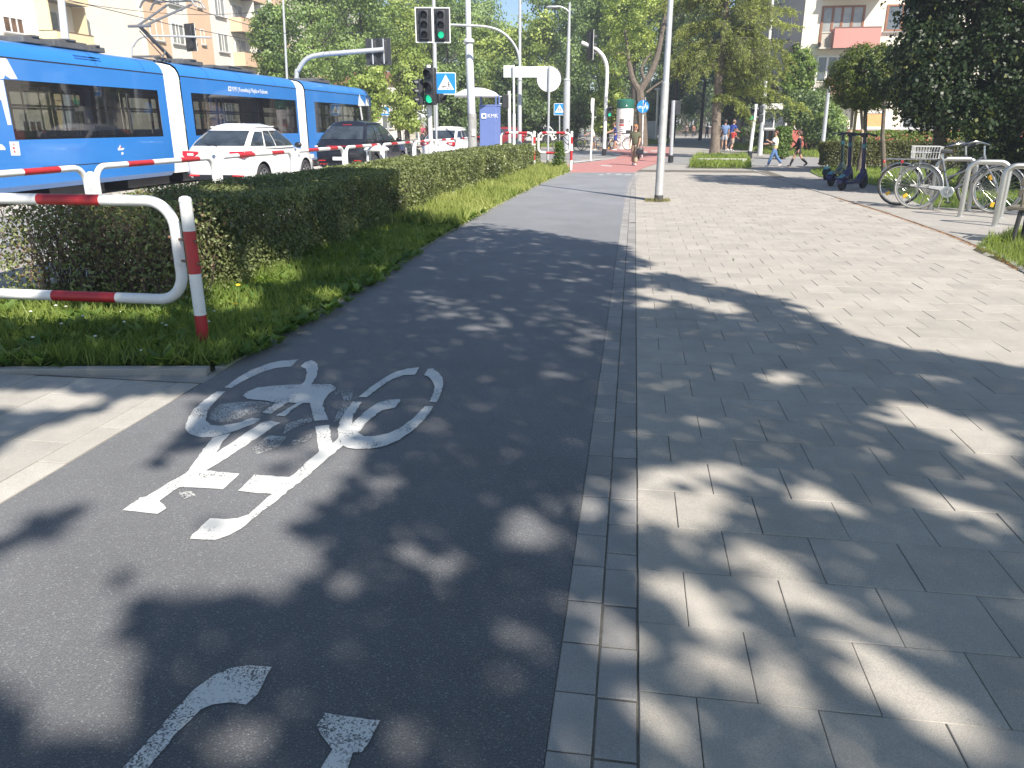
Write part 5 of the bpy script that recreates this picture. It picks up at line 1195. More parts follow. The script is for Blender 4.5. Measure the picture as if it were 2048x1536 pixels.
# pantograph
py0 = PX(344, 108, -14.3).y - T0.y; ely = PX(282, 52, -14.3); hdl, hdr = PX(300, 6, -14.3), PX(385, 5, -14.3)
o = MB()
for s_ in (-0.35, 0.35): o.box((s_, py0 - 0.3, 3.62), (0.06, 1.5, 0.06)); 
for y in (-0.9, 0.3): o.box((0, py0 + y, 3.66), (0.9, 0.06, 0.06)); [o.lathe([(0.05, 0), (0.08, 0.05), (0.05, 0.08), (0.08, 0.12)], 10, (s_, py0 + y, 3.49)) for s_ in (-0.4, 0.4)]
o.tube([(0.5, py0 - 0.9, 3.6), (0.4, py0 - 0.5, 3.85), (0.2, py0 - 0.1, 3.7)], 0.03, 6); o.build('pantograph_base', ME, tr)
ez = ely.z + 0.09; ey = ely.y - T0.y; hz = hdr.z + 0.05; hy = (hdl.y + hdr.y) / 2 - T0.y + 0.5
o = MB(); o.tube([(0.25, py0, 3.68), (0.25, ey, ez)], 0.055, 8); o.tube([(0.15, py0 - 0.3, 3.72), (0.2, ey + 0.05, ez - 0.12)], 0.015, 6)
o.build('lower_arm', ME, tr)
o = MB()
for s_ in (-0.28, 0.55): o.tube([(0.25 + s_ * 0.25, ey, ez), (s_ + 0.1, hy, hz - 0.12)], 0.035, 8)
o.tube([(-0.1, ey, ez), (0.6, ey, ez)], 0.04, 8); o.build('upper_arm', mat('pantograph_grey', (0.2, 0.21, 0.22), 0.5, 0.4), tr)
o = MB()
for dy in (-0.28, 0.28): o.tube(bez([(-0.95, hy + dy, hz - 0.22), (-0.72, hy + dy, hz), (0, hy + dy, hz + 0.02), (0.72, hy + dy, hz), (0.95, hy + dy, hz - 0.22)], 5), 0.03, 6)
for s_ in (-0.5, 0.5): o.tube([(s_, hy - 0.28, hz), (s_, hy + 0.28, hz)], 0.02, 6)
o.build('collector_head', mat('pantograph_grey', (0.2, 0.21, 0.22), 0.5, 0.4), tr)

# ------------------------------------------------------------------ cars
M_CG = glassmat('car_glass', (0.02, 0.025, 0.03), 0.35); M_TYRE = mat('tyre', (0.03, 0.03, 0.032), 0.85, var=0.2); M_RIM = mat('alloy', (0.38, 0.38, 0.39), 0.35, 0.8); M_TAIL = mat('tail_red', (0.55, 0.02, 0.03), 0.15, var=0.1, spec=0.8); M_TAILW = mat('tail_clear', (0.75, 0.66, 0.62), 0.12)
M_IN = mat('car_interior', (0.03, 0.03, 0.032), 0.8)
def make_car(loc, rz, label, paint, L=4.3, W=1.78, H=1.5, s=1.0, suv=False, cat='car', detail=2, roofback=-1.5, tailkind='corner', group=None):
    e = empty('parked_car' if False else 'car', loc, rz, label, cat, group, s)
    h = L / 2; k = H / 1.48; wb = L * 0.30; wr = 0.33 * (1.12 if suv else 1)
    ys = [-h, -h + .03, -h + .12, -h + .35, -h + .8, -.5, .3, .9, h - .75, h - .38, h - .14, h - .03, h]
    hw = [.74, .86, .93, .975, 1, 1, 1, .995, .985, .95, .87, .76, .6]
    zb = [.40, .34, .28, .25, .23, .22, .22, .22, .22, .23, .26, .32, .40]
    zt = [.76, .88, .945, .965, .96, .945, .935, .93, .87, .80, .72, .66, .60]
    o = MB(); R_ = []
    for i, y in enumerate(ys):
        w_ = W / 2 * hw[i]; a, c_ = zb[i] * k, zt[i] * k; m_ = a + (c_ - a) * .55
        half = [(0, a), (w_ * .82, a), (w_ * .95, a + .05), (w_ * .99, a + (m_ - a) * .45), (w_, m_), (w_ * .985, m_ + (c_ - m_) * .6), (w_ * .94, c_ - .02), (w_ * .86, c_ + .005), (0, c_ + .035)]
        ring = half + [(-x, z) for x, z in half[-2:0:-1]]
        R_.append([(x, y, z) for x, z in ring])
    n = len(R_[0])
    for r_2 in R_: o.v.extend(r_2)
    for i in range(len(ys) - 1):
        for j in range(n): o.f.append([i * n + j, i * n + (j + 1) % n, (i + 1) * n + (j + 1) % n, (i + 1) * n + j]); o.m.append(0)
    o.f.append(list(range(n))); o.m.append(0); o.f.append(list(range((len(ys) - 1) * n, len(ys) * n))[::-1]); o.m.append(0)
    body = o.build('body', [paint, M_TBLK], e, ang=50)
    for (yw, sd_) in [(-wb, 1), (wb, 1), (-wb, -1), (wb, -1)]:
        c = MB(); c.disc((sd_ * (W / 2 - 0.27), yw, wr + 0.01), (sd_, 0, 0), 0, wr + 0.06, 0.4, 28); co = c.build('cut', M_TBLK, smooth=False)
        co.parent = e; bpy.context.view_layer.update()
        b_ = body.modifiers.new('b', 'BOOLEAN'); b_.object = co; b_.operation = 'DIFFERENCE'; b_.solver = 'EXACT'; b_.material_mode = 'TRANSFER'
        bake(body); bpy.data.objects.remove(co)
    # glasshouse: rings of a plan outline, belt -> roof
    zbelt = .955 * k; zr_ = H
    yr0, yf0 = -h + .10, .95 * L / 4.3; yr1, yf1 = roofback * L / 4.3, .10 * L / 4.3
    def outline(yr, yf, w_, rr, fr_):
        P = [(0, yr), (w_ * .45, yr + .005), (w_ * .8, yr + .03), (w_ * .95, yr + rr), (w_ * .995, yr + rr * 2.4), (w_, (yr * .6 + yf * .4)), (w_, yr * .4 + yf * .6), (w_ * .985, yf - fr_ * 2), (w_ * .93, yf - fr_ * .8), (w_ * .75, yf - fr_ * .2), (w_ * .4, yf - .02), (0, yf)]
        return P + [(-x, y) for x, y in P[-2:0:-1]]
    lv = [(0, 0), (.35, .28), (.7, .62), (.93, .90), (1.0, 1.0)]
    rings = []
    for (t, u) in lv:
        wt = W / 2 * (.93 - .24 * t ** 1.3); z = zbelt + (zr_ - .05 - zbelt) * t
        rings.append([(x, y, z) for x, y in outline(yr0 + (yr1 - yr0) * u, yf0 + (yf1 - yf0) * u, wt, .10, .12)])
    cap_ = [(x * .86, yr1 + (y - yr1) * .93 + .04, zr_ + .005) for (x, y, z) in rings[-1]]; cap2 = [(x * .45, yr1 + (y - yr1) * .8 + .12, zr_ + .06) for (x, y, z) in rings[-1]]
    allr = rings + [cap_, cap2]; n = len(rings[0]); o = MB()
    for r_2 in allr: o.v.extend(r_2)
    for i in range(len(allr) - 1):
        for j in range(n): o.f.append([i * n + j, i * n + (j + 1) % n, (i + 1) * n + (j + 1) % n, (i + 1) * n + j]); o.m.append(0)
    o.f.append([(len(allr) - 1) * n + j for j in range(n)]); o.m.append(0)
    o.build('cabin', paint, e, ang=50)
    def pane(name, j0, j1, t0, t1, m, off=.010, trim=0.0):
        def pt(j, t):
            t = max(0, min(1, t)); a = max(i for i in range(len(lv)) if lv[i][0] <= t + 1e-9); a = min(a, len(lv) - 2); f = (t - lv[a][0]) / (lv[a + 1][0] - lv[a][0])
            ji = int(math.floor(j)); jf = j - ji
            g = lambda i: Vector(rings[i][ji % n]).lerp(Vector(rings[i][(ji + 1) % n]), jf); return g(a).lerp(g(a + 1), f)
        nj, nt_ = max(2, int(abs(j1 - j0) * 2)), 6; V = []; 
        for a in range(nt_ + 1):
            for b_ in range(nj + 1):
                j, t = j0 + (j1 - j0) * b_ / nj, t0 + (t1 - t0) * a / nt_; p = pt(j, t)
                d1 = pt(j + .05, t) - pt(j - .05, t); d2 = pt(j, min(1, t + .04)) - pt(j, max(0, t - .04)); nn = d1.cross(d2)
                nn = nn.normalized() if nn.length > 1e-9 else Vector((0, 0, 1)); V.append(p + nn * off)
        o_ = MB(); o_.add(V, [(a * (nj + 1) + b_, a * (nj + 1) + b_ + 1, (a + 1) * (nj + 1) + b_ + 1, (a + 1) * (nj + 1) + b_) for a in range(nt_) for b_ in range(nj)]); return o_.build(name, m, e, ang=80)
    MW = mat('car_window', (0.035, 0.045, 0.055), 0.05, var=0.5, scale=2.5, spec=0.9)
    pane('rear_window', -2.55, 2.55, .16, .86, MW)
    for sg in (1, -1):
        q_ = (lambda a, b_: (a, b_)) if sg > 0 else (lambda a, b_: (n - b_, n - a))
        pane('window', *q_(3.7, 4.75), .15, .82, MW); pane('window', *q_(4.85, 5.75), .10, .86, MW); pane('window', *q_(5.85, 7.4), .10, .86, MW)
    pane('windscreen', 9.0 - .2, n - 8.8, .12, .88, MW)
    # rear: lamps, plate, bumper
    rear = -h
    for sg in (1, -1):
        o = MB()
        if tailkind == 'corner':
            o.prism([(sg * .42 * W / 1.78, .87 * k), (sg * .56, .79 * k), (sg * .80 * W / 1.78, .76 * k), (sg * .872 * W / 1.78, .82 * k), (sg * .862 * W / 1.78, .925 * k), (sg * .43 * W / 1.78, .915 * k)], (0, rear - .012, 0), (1, 0, 0), (0, 0, 1), (0, .40, 0)); tl = o.build('tail_light', M_TAIL, e, bevel=.02)
            o = MB(); o.box((sg * .64, rear - .014, .845 * k), (.17, .014, .06)); o.build('reversing_lamp', M_TAILW, tl, bevel=.005)
        else:
            o.prism([(sg * .40, .84 * k), (sg * .88 * W / 1.95, .82 * k), (sg * .93 * W / 1.95, .865 * k), (sg * .40, .875 * k)], (0, rear + .03, 0), (1, 0, 0), (0, 0, 1), (0, .4, 0)); o.build('tail_light', M_TAILW, e, bevel=.008)
            o = MB(); o.box((sg * .66, rear + .01, .47 * k), (.26, .04, .03)); o.build('reflector', M_TAIL, e)
    if tailkind != 'corner':
        o = MB(); o.box((0, rear + .012, .855 * k), (.9, .02, .02)); o.build('light_bar', M_TAIL, e)
        for sg in (.50, .64, -.50, -.64): o = MB(); o.lathe([(.045, 0), (.055, .0), (.055, .12), (.045, .12)], 16, cap=False); x = o.build('exhaust', CHROME(), e); x.location = (sg, rear - .06, .34 * k); x.rotation_euler = (-PI / 2, 0, 0)
    o = MB(); o.box((0, rear - .002, (.60 if tailkind == 'corner' else .52) * k), (.52, .015, .115)); o.build('licence_plate', M_SWHITE, e, bevel=.004)
    o = MB(); o.box((0, rear + .05, .335 * k), (W * .72, .13, .12)); o.build('bumper_insert', M_TBLK, e, bevel=.02)
    if detail > 1:
        for sg in (1, -1):
            o = MB(); o.box((sg * .6, rear + .03, .37 * k), (.28, .12, .035)); o.build('reflector', M_TAIL, e, bevel=.005)
            o = MB(); o.ball((sg * (W / 2 + .10), .62 * L / 4.3, zbelt + .06), (.11, .07, .075), 12); o.build('mirror', M_TBLK if sg > 0 else paint, e)
            for y in (-.62, .28): o = MB(); o.box((sg * (W / 2 - .005), y, .80 * k), (.03, .17, .028)); o.build('door_handle', paint, e, bevel=.008)
            o = MB(); o.tube([(sg * (W / 2 * .985), yy, zz * k) for yy, zz in ((-.15, .28), (-.16, .6), (-.10, .93))], .004, 4); o.tube([(sg * (W / 2 * .985), yy, zz * k) for yy, zz in ((.85, .28), (.86, .6), (.80, .93))], .004, 4); o.build('door_seam', M_TBLK, e)
            o = MB(); o.tube([(sg * W / 2 * .70, yr1 + .1, zr_ - .03), (sg * W / 2 * .70, yf1 - .15, zr_ - .02)], .018, 6); o.build('roof_rail', paint if not suv else M_TBLK, e)
        o = MB(); o.lathe([(.055, 0), (.05, .012), (.02, .016)], 18); x = o.build('badge', CHROME(), e); x.location = (0, rear + .005, .80 * k); x.rotation_euler = (PI / 2, 0, 0)
        o = MB(); o.box((0, yr1 - .03, zr_ - .075), (.34, .05, .025)); o.build('brake_lamp', M_TAIL, e)
        o = MB(); o.tube([(.05, rear + .12, 1.02 * k), (-.35, rear + .20, 1.10 * k)], .01, 5); o.build('wiper', M_TBLK, e)
        o = MB(); o.tube([(.25, yr1 + .25, zr_ - .01), (.25, yr1 - .02, zr_ + .16)], [.008, .004], 6); o.build('antenna', M_TBLK, e)
        for sg in (.64, -.64): o = MB(); o.box((sg, h - .15, .68 * k), (.32, .14, .12)); o.build('headlight', M_TAILW, e, bevel=.02)
    for (yw, sd_) in [(-wb, 1), (wb, 1), (-wb, -1), (wb, -1)]:
        w_ = bpy.data.objects.new('wheel', None); C.objects.link(w_); w_.parent = e; w_.location = (sd_ * (W / 2 - .11), yw, wr); w_.empty_display_size = .1
        o = MB(); pr = [(wr * .66, -.10), (wr * .9, -.105), (wr, -.07), (wr, .07), (wr * .9, .105), (wr * .66, .10)]; o.lathe(pr, 28, cap=False); t_ = o.build('tyre', M_TYRE, w_); t_.rotation_euler = (0, PI / 2, 0)
        o = MB(); o.disc((sd_ * .03, 0, 0), (sd_, 0, 0), 0, wr * .62, .02, 24, mi=1); o.torus((sd_ * .085, 0, 0), (1, 0, 0), wr * .63, .018, 28, 6, mi=0)
        for j in range(7):
            a = 2 * PI * j / 7; c_ = Vector((sd_ * .07, math.cos(a) * wr * .32, math.sin(a) * wr * .32)); o.box(c_, (.035, wr * .58, .05), M=Matrix.Rotation(a, 3, 'X'), mi=0)
        o.disc((sd_ * .06, 0, 0), (sd_, 0, 0), 0, .06, .04, 14, mi=0); o.build('rim', [M_RIM, M_TBLK], w_)
    return e
def paint(n, c, **k): return mat(n, c, 0.25, var=0.03, coat=0.7, **k)
P_WHITE = paint('car_white', (0.76, 0.76, 0.75)); P_BLACK = paint('car_black', (0.012, 0.013, 0.018)); P_DKGREY = paint('car_graphite', (0.035, 0.04, 0.045))
def car_at(pxl, pxr, d, *a, turn=0.0, W=1.78, L=4.3, **k):
    """rear face spans columns pxl..pxr at depth d"""
    l, r_ = D(pxl, d), D(pxr, d); c_ = (l + r_) / 2; k_ = (r_ - l).length / W * k.pop('ws', 1.0)
    f = Vector((-math.sin(turn), math.cos(turn), 0)); p = c_ + f * (L * k_ / 2)
    return make_car((p.x, p.y, -0.09), turn, *a, W=W, L=L, s=k_, **k)
car_at(369, 502, 21.3, 'white estate car waiting nearest, seen from behind beside the tram', P_WHITE, H=1.60, L=4.25, roofback=-1.18, turn=R(-2), ws=1.05)
car_at(626, 737, 27.2, 'glossy black sport utility car with four exhaust tips ahead of the white estate', P_BLACK, L=4.9, W=1.95, H=1.84, suv=True, tailkind='bar', roofback=-1.35, turn=R(-3))
car_at(762, 812, 38, 'dark graphite hatchback queueing ahead of the black car', P_DKGREY, L=4.0, W=1.74, H=1.46, detail=2, turn=R(-3))
car_at(838, 915, 36.0, 'white hatchback turning at the junction behind the signal post', P_WHITE, L=4.1, W=1.8, H=1.66, roofback=-1.25, turn=R(-9))
car_at(998, 1040, 41, 'dark car with red lamps half hidden behind the blue ticket pillar', P_DKGREY, L=4.2, detail=1, turn=R(-5))
def side_car(px, d, *a, turn=PI / 2, **k): p = D(px, d); return make_car((p.x, p.y, -0.02), turn, *a, detail=1, **k)
side_car(1064, 75, 'far white car crossing the junction from right to left', P_WHITE, L=4.6, H=1.62, suv=True, turn=PI / 2 + 0.1)
side_car(1105, 82, 'far blue van-like car behind the white crossing car', paint('car_blue', (0.02, 0.07, 0.38)), L=4.6, H=1.85, turn=PI / 2)
side_car(1000, 66, 'far dark red car at the left of the junction posts', paint('car_red', (0.25, 0.02, 0.025)), L=4.2, H=1.45, turn=PI / 2)
side_car(1123, 92, 'farthest pale car behind the small crossing sign', P_WHITE, L=4.3, H=1.45, turn=PI / 2)
# ------------------------------------------------------------------ bicycles, stands, scooters, bench
M_RUB = mat('bike_tyre', (0.05, 0.05, 0.05), 0.8, var=0.2); M_RUBG = mat('grey_tyre', (0.30, 0.29, 0.27), 0.8, var=0.1)
def make_bike(loc, rz, label, fcol, s=1.0, wb=1.12, R_=0.345, guard=True, basket=False, group=None, tyre=None, lean=0.0, cat='bicycle', saddle=0.86, rack=True, seat_child=False):
    """rear hub over the origin, front towards +X"""
    e = empty('bicycle', loc, rz, label, cat, group, s); e.rotation_euler = (lean, 0, rz)
    fr = mat('bike_frame_' + str(fcol), fcol, 0.35, 0.2, var=0.05); ch = CHROME(); bl = DARK()
    for k, x in enumerate((0, wb)):
        w_ = bpy.data.objects.new('wheel', None); C.objects.link(w_); w_.parent = e; w_.location = (x, 0, R_); w_.empty_display_size = .1
        o = MB(); o.torus((0, 0, 0), (0, 1, 0), R_ - .018, .018, 44, 8); o.build('tyre', tyre or M_RUB, w_)
        o = MB(); o.torus((0, 0, 0), (0, 1, 0), R_ - .043, .011, 44, 6); o.lathe([(.001, -.04), (.02, -.04), (.02, .04), (.001, .04)], 12); o.build('rim', ch, w_)
        o = MB()
        for i in range(28):
            a = 2 * PI * i / 28 + .1; b_ = a + (0.32 if i % 2 else -0.32); r1 = R_ - .045
            o.tube([(.02 * math.cos(b_), .025 * (1 if i % 4 < 2 else -1), .02 * math.sin(b_)), (r1 * math.cos(a), 0, r1 * math.sin(a))], .0022, 4, cap=False)
        o.build('spokes', ch, w_)
        o = MB(); a = 2.2 if k else -2.4; o.box((r1 * .72 * math.cos(a), -.012, r1 * .72 * math.sin(a)), (.075, .012, .05), M=Matrix.Rotation(-a, 3, 'Y')); a += PI * .75; o.box((r1 * .72 * math.cos(a), -.012, r1 * .72 * math.sin(a)), (.075, .012, .05), M=Matrix.Rotation(-a, 3, 'Y')); o.build('reflector', mat('reflector_amber', (0.85, 0.48, 0.03), 0.3), w_, bevel=.01)
        if guard:
            o = MB(); a0, a1 = (R(-5), R(150)) if k == 0 else (R(10), R(165))
            n = 20; V = []
            for i in range(n + 1):
                a = a0 + (a1 - a0) * i / n
                for y, d in ((-.032, .012), (0, .028), (.032, .012)): V.append((x + (R_ + d) * math.cos(a), y, R_ + (R_ + d) * math.sin(a)))
            o.add(V, [(3 * i + j, 3 * i + j + 1, 3 * i + j + 4, 3 * i + j + 3) for i in range(n) for j in range(2)]); g = o.build('mudguard', fr if k else ch, e); g.modifiers.new('t', 'SOLIDIFY').thickness = .004
    bb = (wb * .40, 0, R_ - .06); st = (wb * .26, 0, saddle - .10); hd = (wb * .76, 0, saddle - .02); hd2 = (wb * .80, 0, saddle - .16)
    o = MB(); o.tube([bb, st], .017, 8); o.tube(bez([hd2, (wb * .62, 0, R_ + .12), bb], 6), .018, 8); o.tube(bez([hd, (wb * .55, 0, R_ + .26), (wb * .34, 0, R_ + .16)], 6), .014, 8)
    for y in (-.045, .045): o.tube([(0, y, R_), bb], .010, 6); o.tube([(0, y, R_), st], .008, 6)
    o.tube([hd, hd2], .022, 8); o.build('frame', fr, e)
    o = MB(); [o.tube(bez([(hd2[0], y * .6, hd2[2]), (wb * .90, y, R_ + .22), (wb, y, R_)], 6), .012, 6) for y in (-.045, .045)]; o.build('fork', fr, e)
    o = MB(); o.tube([hd, (wb * .74, 0, saddle + .12)], .014, 8); o.tube(bez([(wb * .52, -.30, saddle + .12), (wb * .66, -.27, saddle + .17), (wb * .78, -.08, saddle + .14), (wb * .78, .08, saddle + .14), (wb * .66, .27, saddle + .17), (wb * .52, .30, saddle + .12)], 5), .012, 8)
    hb = o.build('handlebar', ch, e)
    for y in (-.295, .295): g = MB(); g.tube([(wb * .51, y, saddle + .115), (wb * .60, y * .97, saddle + .15)], .018, 8); g.build('grip', bl, hb)
    o = MB(); o.tube([st, (wb * .245, 0, saddle)], .013, 8); o.build('seat_post', ch, e)
    o = MB(); o.prism([(-.15, -.10), (-.13, -.115), (0, -.06), (.12, -.02), (.14, 0), (.12, .02), (0, .06), (-.13, .115), (-.15, .10)], (wb * .245, 0, saddle), (1, 0, 0), (0, 1, 0), (0, 0, .06)); o.build('saddle', bl, e, bevel=.018)
    if guard:
        o = MB(); o.prism([(.16, .045), (.20, .055), (wb * .37, .052), (wb * .45, .05), (wb * .485, -.01), (wb * .46, -.09), (wb * .40, -.115), (wb * .34, -.10), (wb * .31, -.05), (wb * .29, -.005), (.19, .012), (.16, .02)], (0, -.062, R_ - .03), (1, 0, 0), (0, 0, 1), (0, .018, 0)); o.build('chain_guard', mat('guard_white', (0.62, 0.62, 0.60), 0.35, 0.3), e, bevel=.006)
    o = MB(); o.disc((bb[0], -.068, bb[2]), (0, -1, 0), .055, .085, .012, 24); [o.tube([(bb[0], -.075, bb[2]), (bb[0] + .08 * math.cos(2 * PI * i / 5), -.075, bb[2] + .08 * math.sin(2 * PI * i / 5))], .008, 5) for i in range(5)]; o.build('chainring', ch, e)
    for sg, a in ((-1, -1.3), (1, 1.84)):
        o = MB(); q_ = (bb[0] + .16 * math.cos(a), sg * .095, bb[2] + .16 * math.sin(a)); o.tube([(bb[0], sg * .085, bb[2]), q_], .011, 6); c = o.build('crank', ch, e); o = MB(); o.box((q_[0], sg * .14, q_[2]), (.09, .07, .02)); o.build('pedal', bl, c, bevel=.004)
    if rack:
        o = MB()
        for y in (-.07, .07): o.tube([(-.28, y, R_ * 2 + .075), (.22, y, R_ * 2 + .075)], .007, 6); o.tube([(-.02, y, R_ * 2 + .07), (0, y * .8, R_)], .006, 6)
        for x in (-.28, -.12, .04, .2): o.tube([(x, -.07, R_ * 2 + .075), (x, .07, R_ * 2 + .075)], .006, 6)
        o.build('luggage_rack', ch, e); o = MB(); o.box((-.29, 0, R_ * 2 + .03), (.03, .07, .05)); o.build('rear_lamp', M_TAIL, e, bevel=.008)
    if guard: o = MB(); o.tube([(bb[0] - .06, .05, bb[2]), (bb[0] - .12, .12, .02)], .012, 6); o.build('kickstand', ch, e)
    if basket:
        o = MB(); z0, z1 = R_ * 2 + .09, R_ * 2 + .27
        for z in (z0, (z0 + z1) / 2, z1):
            k_ = 1 if z > z0 else .9; P = [(-.14 * k_ - .02, -.15 * k_, z), (.25 * k_, -.15 * k_, z), (.25 * k_, .15 * k_, z), (-.14 * k_ - .02, .15 * k_, z)]; o.tube(P + [P[0]], .0035 if z < z1 else .006, 6)
        for i in range(11): x = -.15 + .40 * i / 10; [o.tube([(x * .95, sg * .138, z0), (x, sg * .15, z1)], .0022, 4) for sg in (-1, 1)]; o.tube([(x * .95, -.138, z0), (x * .95, .138, z0)], .0022, 4)
        for i in range(7): y = -.14 + .28 * i / 6; [o.tube([(x * .95, y * .92, z0), (x, y, z1)], .0022, 4) for x in (-.155, .25)]
        o.build('wire_basket', WHITE(), e)
    if seat_child:
        o = MB(); o.box((-.02, 0, .92), (.28, .3, .08)); o.box((-.14, 0, 1.12), (.07, .3, .42)); [o.box((.0, sg * .15, 1.0), (.28, .03, .16)) for sg in (-1, 1)]; o.build('child_seat', DARK(), e, bevel=.02)
    return e
r0, f0 = G(1828, 418), G(1986, 427)
ang = math.atan2(f0.y - r0.y, f0.x - r0.x); dist = (f0 - r0).length; Rb = 0.345; sB = 0.438 / Rb
make_bike(r0, ang, 'silver city bicycle nearest the pavement with white chain guard and wire basket', (0.16, 0.17, 0.19), sB, dist / sB, Rb, basket=True, tyre=M_RUBG, lean=R(-3), group='bicycles at the stands')
r1_ = G(1793, 411); make_bike(r1_, ang + 0.10, 'darker bicycle parked just behind the silver one, showing its rear wheel', (0.05, 0.05, 0.055), sB * .98, 1.18, Rb, lean=R(2), group='bicycles at the stands')
# stands
for k, (xa, ya, xb, yb, yt, lab) in enumerate(((1989, 452, 2074, 455, 331, 'nearest steel bicycle stand, cut by the right edge'), (1920, 433, 2000, 436, 322, 'middle steel bicycle stand, in front of the wheels'), (1860, 419, 1936, 421, 317, 'farthest steel bicycle stand, behind the silver bicycle'))):
    a, b_ = G(xa, ya), G(xb, yb); e = empty('bicycle_stand', a, math.atan2(b_.y - a.y, b_.x - a.x), lab, 'bicycle stand', 'steel hoop bicycle stands'); L = (b_ - a).length; H_ = 0.985; rc = .17
    P = [(0, 0, 0), (0, 0, .4), (0, 0, H_ - rc)] + arc((rc, 0, H_ - rc), (1, 0, 0), (0, 0, 1), rc, PI, PI / 2, 7)[1:] + arc((L - rc, 0, H_ - rc), (1, 0, 0), (0, 0, 1), rc, PI / 2, 0, 7) + [(L, 0, .4), (L, 0, 0)]
    o = MB(); o.tube(P, .048, 16); o.build('hoop', mat('brushed_steel', (0.55, 0.54, 0.51), 0.38, 0.9, var=0.08), e)
    for x in (0, L): o = MB(); o.disc((x, 0, 0.0), (0, 0, 1), .04, .075, .006, 20); o.build('base_ring', GREY(), e)
# electric scooters
def make_scooter(b, rz, label, col, s, group):
    e = empty('electric_scooter', b, rz, label, 'scooter', group, s); m = mat('scooter_' + str(col), col, 0.35, var=0.08); bl = DARK(); L = .88; wr = .125
    for x, y in ((0, 0), (L, 0)):
        w_ = bpy.data.objects.new('wheel', None); C.objects.link(w_); w_.parent = e; w_.location = (x, y, wr); w_.empty_display_size = .1
        o = MB(); o.lathe([(.07, -.03), (wr * .95, -.035), (wr, -.015), (wr, .015), (wr * .95, .035), (.07, .03)], 26, cap=False); t = o.build('tyre', M_TYRE, w_); t.rotation_euler = (PI / 2, 0, 0)
        o = MB(); o.lathe([(.01, -.03), (.075, -.028), (.075, .028), (.01, .03)], 20); t = o.build('hub', bl, w_); t.rotation_euler = (PI / 2, 0, 0)
    o = MB(); o.prism([(-.02, .14), (.10, .12), (.64, .11), (.72, .16), (.82, .30), (.76, .32), (.66, .22), (.58, .185), (.10, .185), (.0, .215)], (0, -.075, 0), (1, 0, 0), (0, 0, 1), (0, .15, 0)); o.build('deck', m, e, bevel=.018)
    o = MB(); o.box((.34, 0, .189), (.46, .135, .008)); o.build('grip_mat', bl, e)
    o = MB(); o.prism([(-.14, .12), (-.15, .20), (-.06, .275), (.06, .27), (.14, .20), (.10, .18), (.05, .245), (-.05, .248), (-.12, .19)], (0, -.06, 0), (1, 0, 0), (0, 0, 1), (0, .12, 0)); o.build('rear_mudguard', m, e, bevel=.012)
    o = MB(); o.box((-.07, 0, .282), (.13, .10, .018), M=Matrix.Rotation(-.45, 3, 'Y')); o.build('plate', mat('scooter_mint', (0.08, 0.24, 0.27), 0.4), e, bevel=.004)
    o = MB(); [o.tube([(.80, y, .33), (L, y * 1.2, wr)], .02, 8) for y in (-.05, .05)]; o.prism([(.72, .25), (.88, .25), (.92, .17), (.99, .16), (.94, .27), (.84, .40), (.76, .40)], (0, -.045, 0), (1, 0, 0), (0, 0, 1), (0, .09, 0)); o.build('fork', m, e, bevel=.01)
    o = MB(); o.tube([(.80, 0, .36), (.72, 0, .75), (.66, 0, 1.05)], [.042, .038, .034], 14); o.build('stem', m, e)
    o = MB(); o.tube([(.705, 0, .82), (.69, 0, .90)], .044, 14); o.build('collar', mat('scooter_mint', (0.08, 0.24, 0.27), 0.4), e)
    o = MB(); o.box((.66, 0, 1.07), (.12, .11, .09)); o.build('display', bl, e, bevel=.02)
    o = MB(); o.tube(bez([(.62, -.27, 1.06), (.66, -.10, 1.09), (.66, .10, 1.09), (.62, .27, 1.06)], 5), .015, 8); h_ = o.build('handlebar', bl, e)
    for y in (-.235, .235): g = MB(); g.tube([(.615, y * 1.18, 1.058), (.64, y * .78, 1.075)], .021, 10); g.build('grip', bl, h_); g = MB(); g.tube([(.69, y * .7, 1.07), (.69, y * 1.05, 1.03)], .007, 6); g.build('brake_lever', GREY(), h_)
    o = MB(); o.tube([(.40, .03, .12), (.36, .14, .01)], .01, 6); o.build('kickstand', GREY(), e); return e
SG = 'electric scooters parked in a row'
for (pa, pb, c_, lab) in (((1683, 380.5), (1757, 373), (0.03, 0.03, 0.10), 'front dark violet scooter nearest the parked bicycles'), ((1661, 372), (1733, 364), (0.035, 0.035, 0.11), 'middle dark violet scooter of the three'), ((1652, 360), (1716, 353), (0.02, 0.035, 0.035), 'rearmost blackish green scooter of the row')):
    a, b_ = G(*pa), G(*pb); d_ = b_ - a; make_scooter(a, math.atan2(d_.y, d_.x), lab, c_, 1.28, SG)
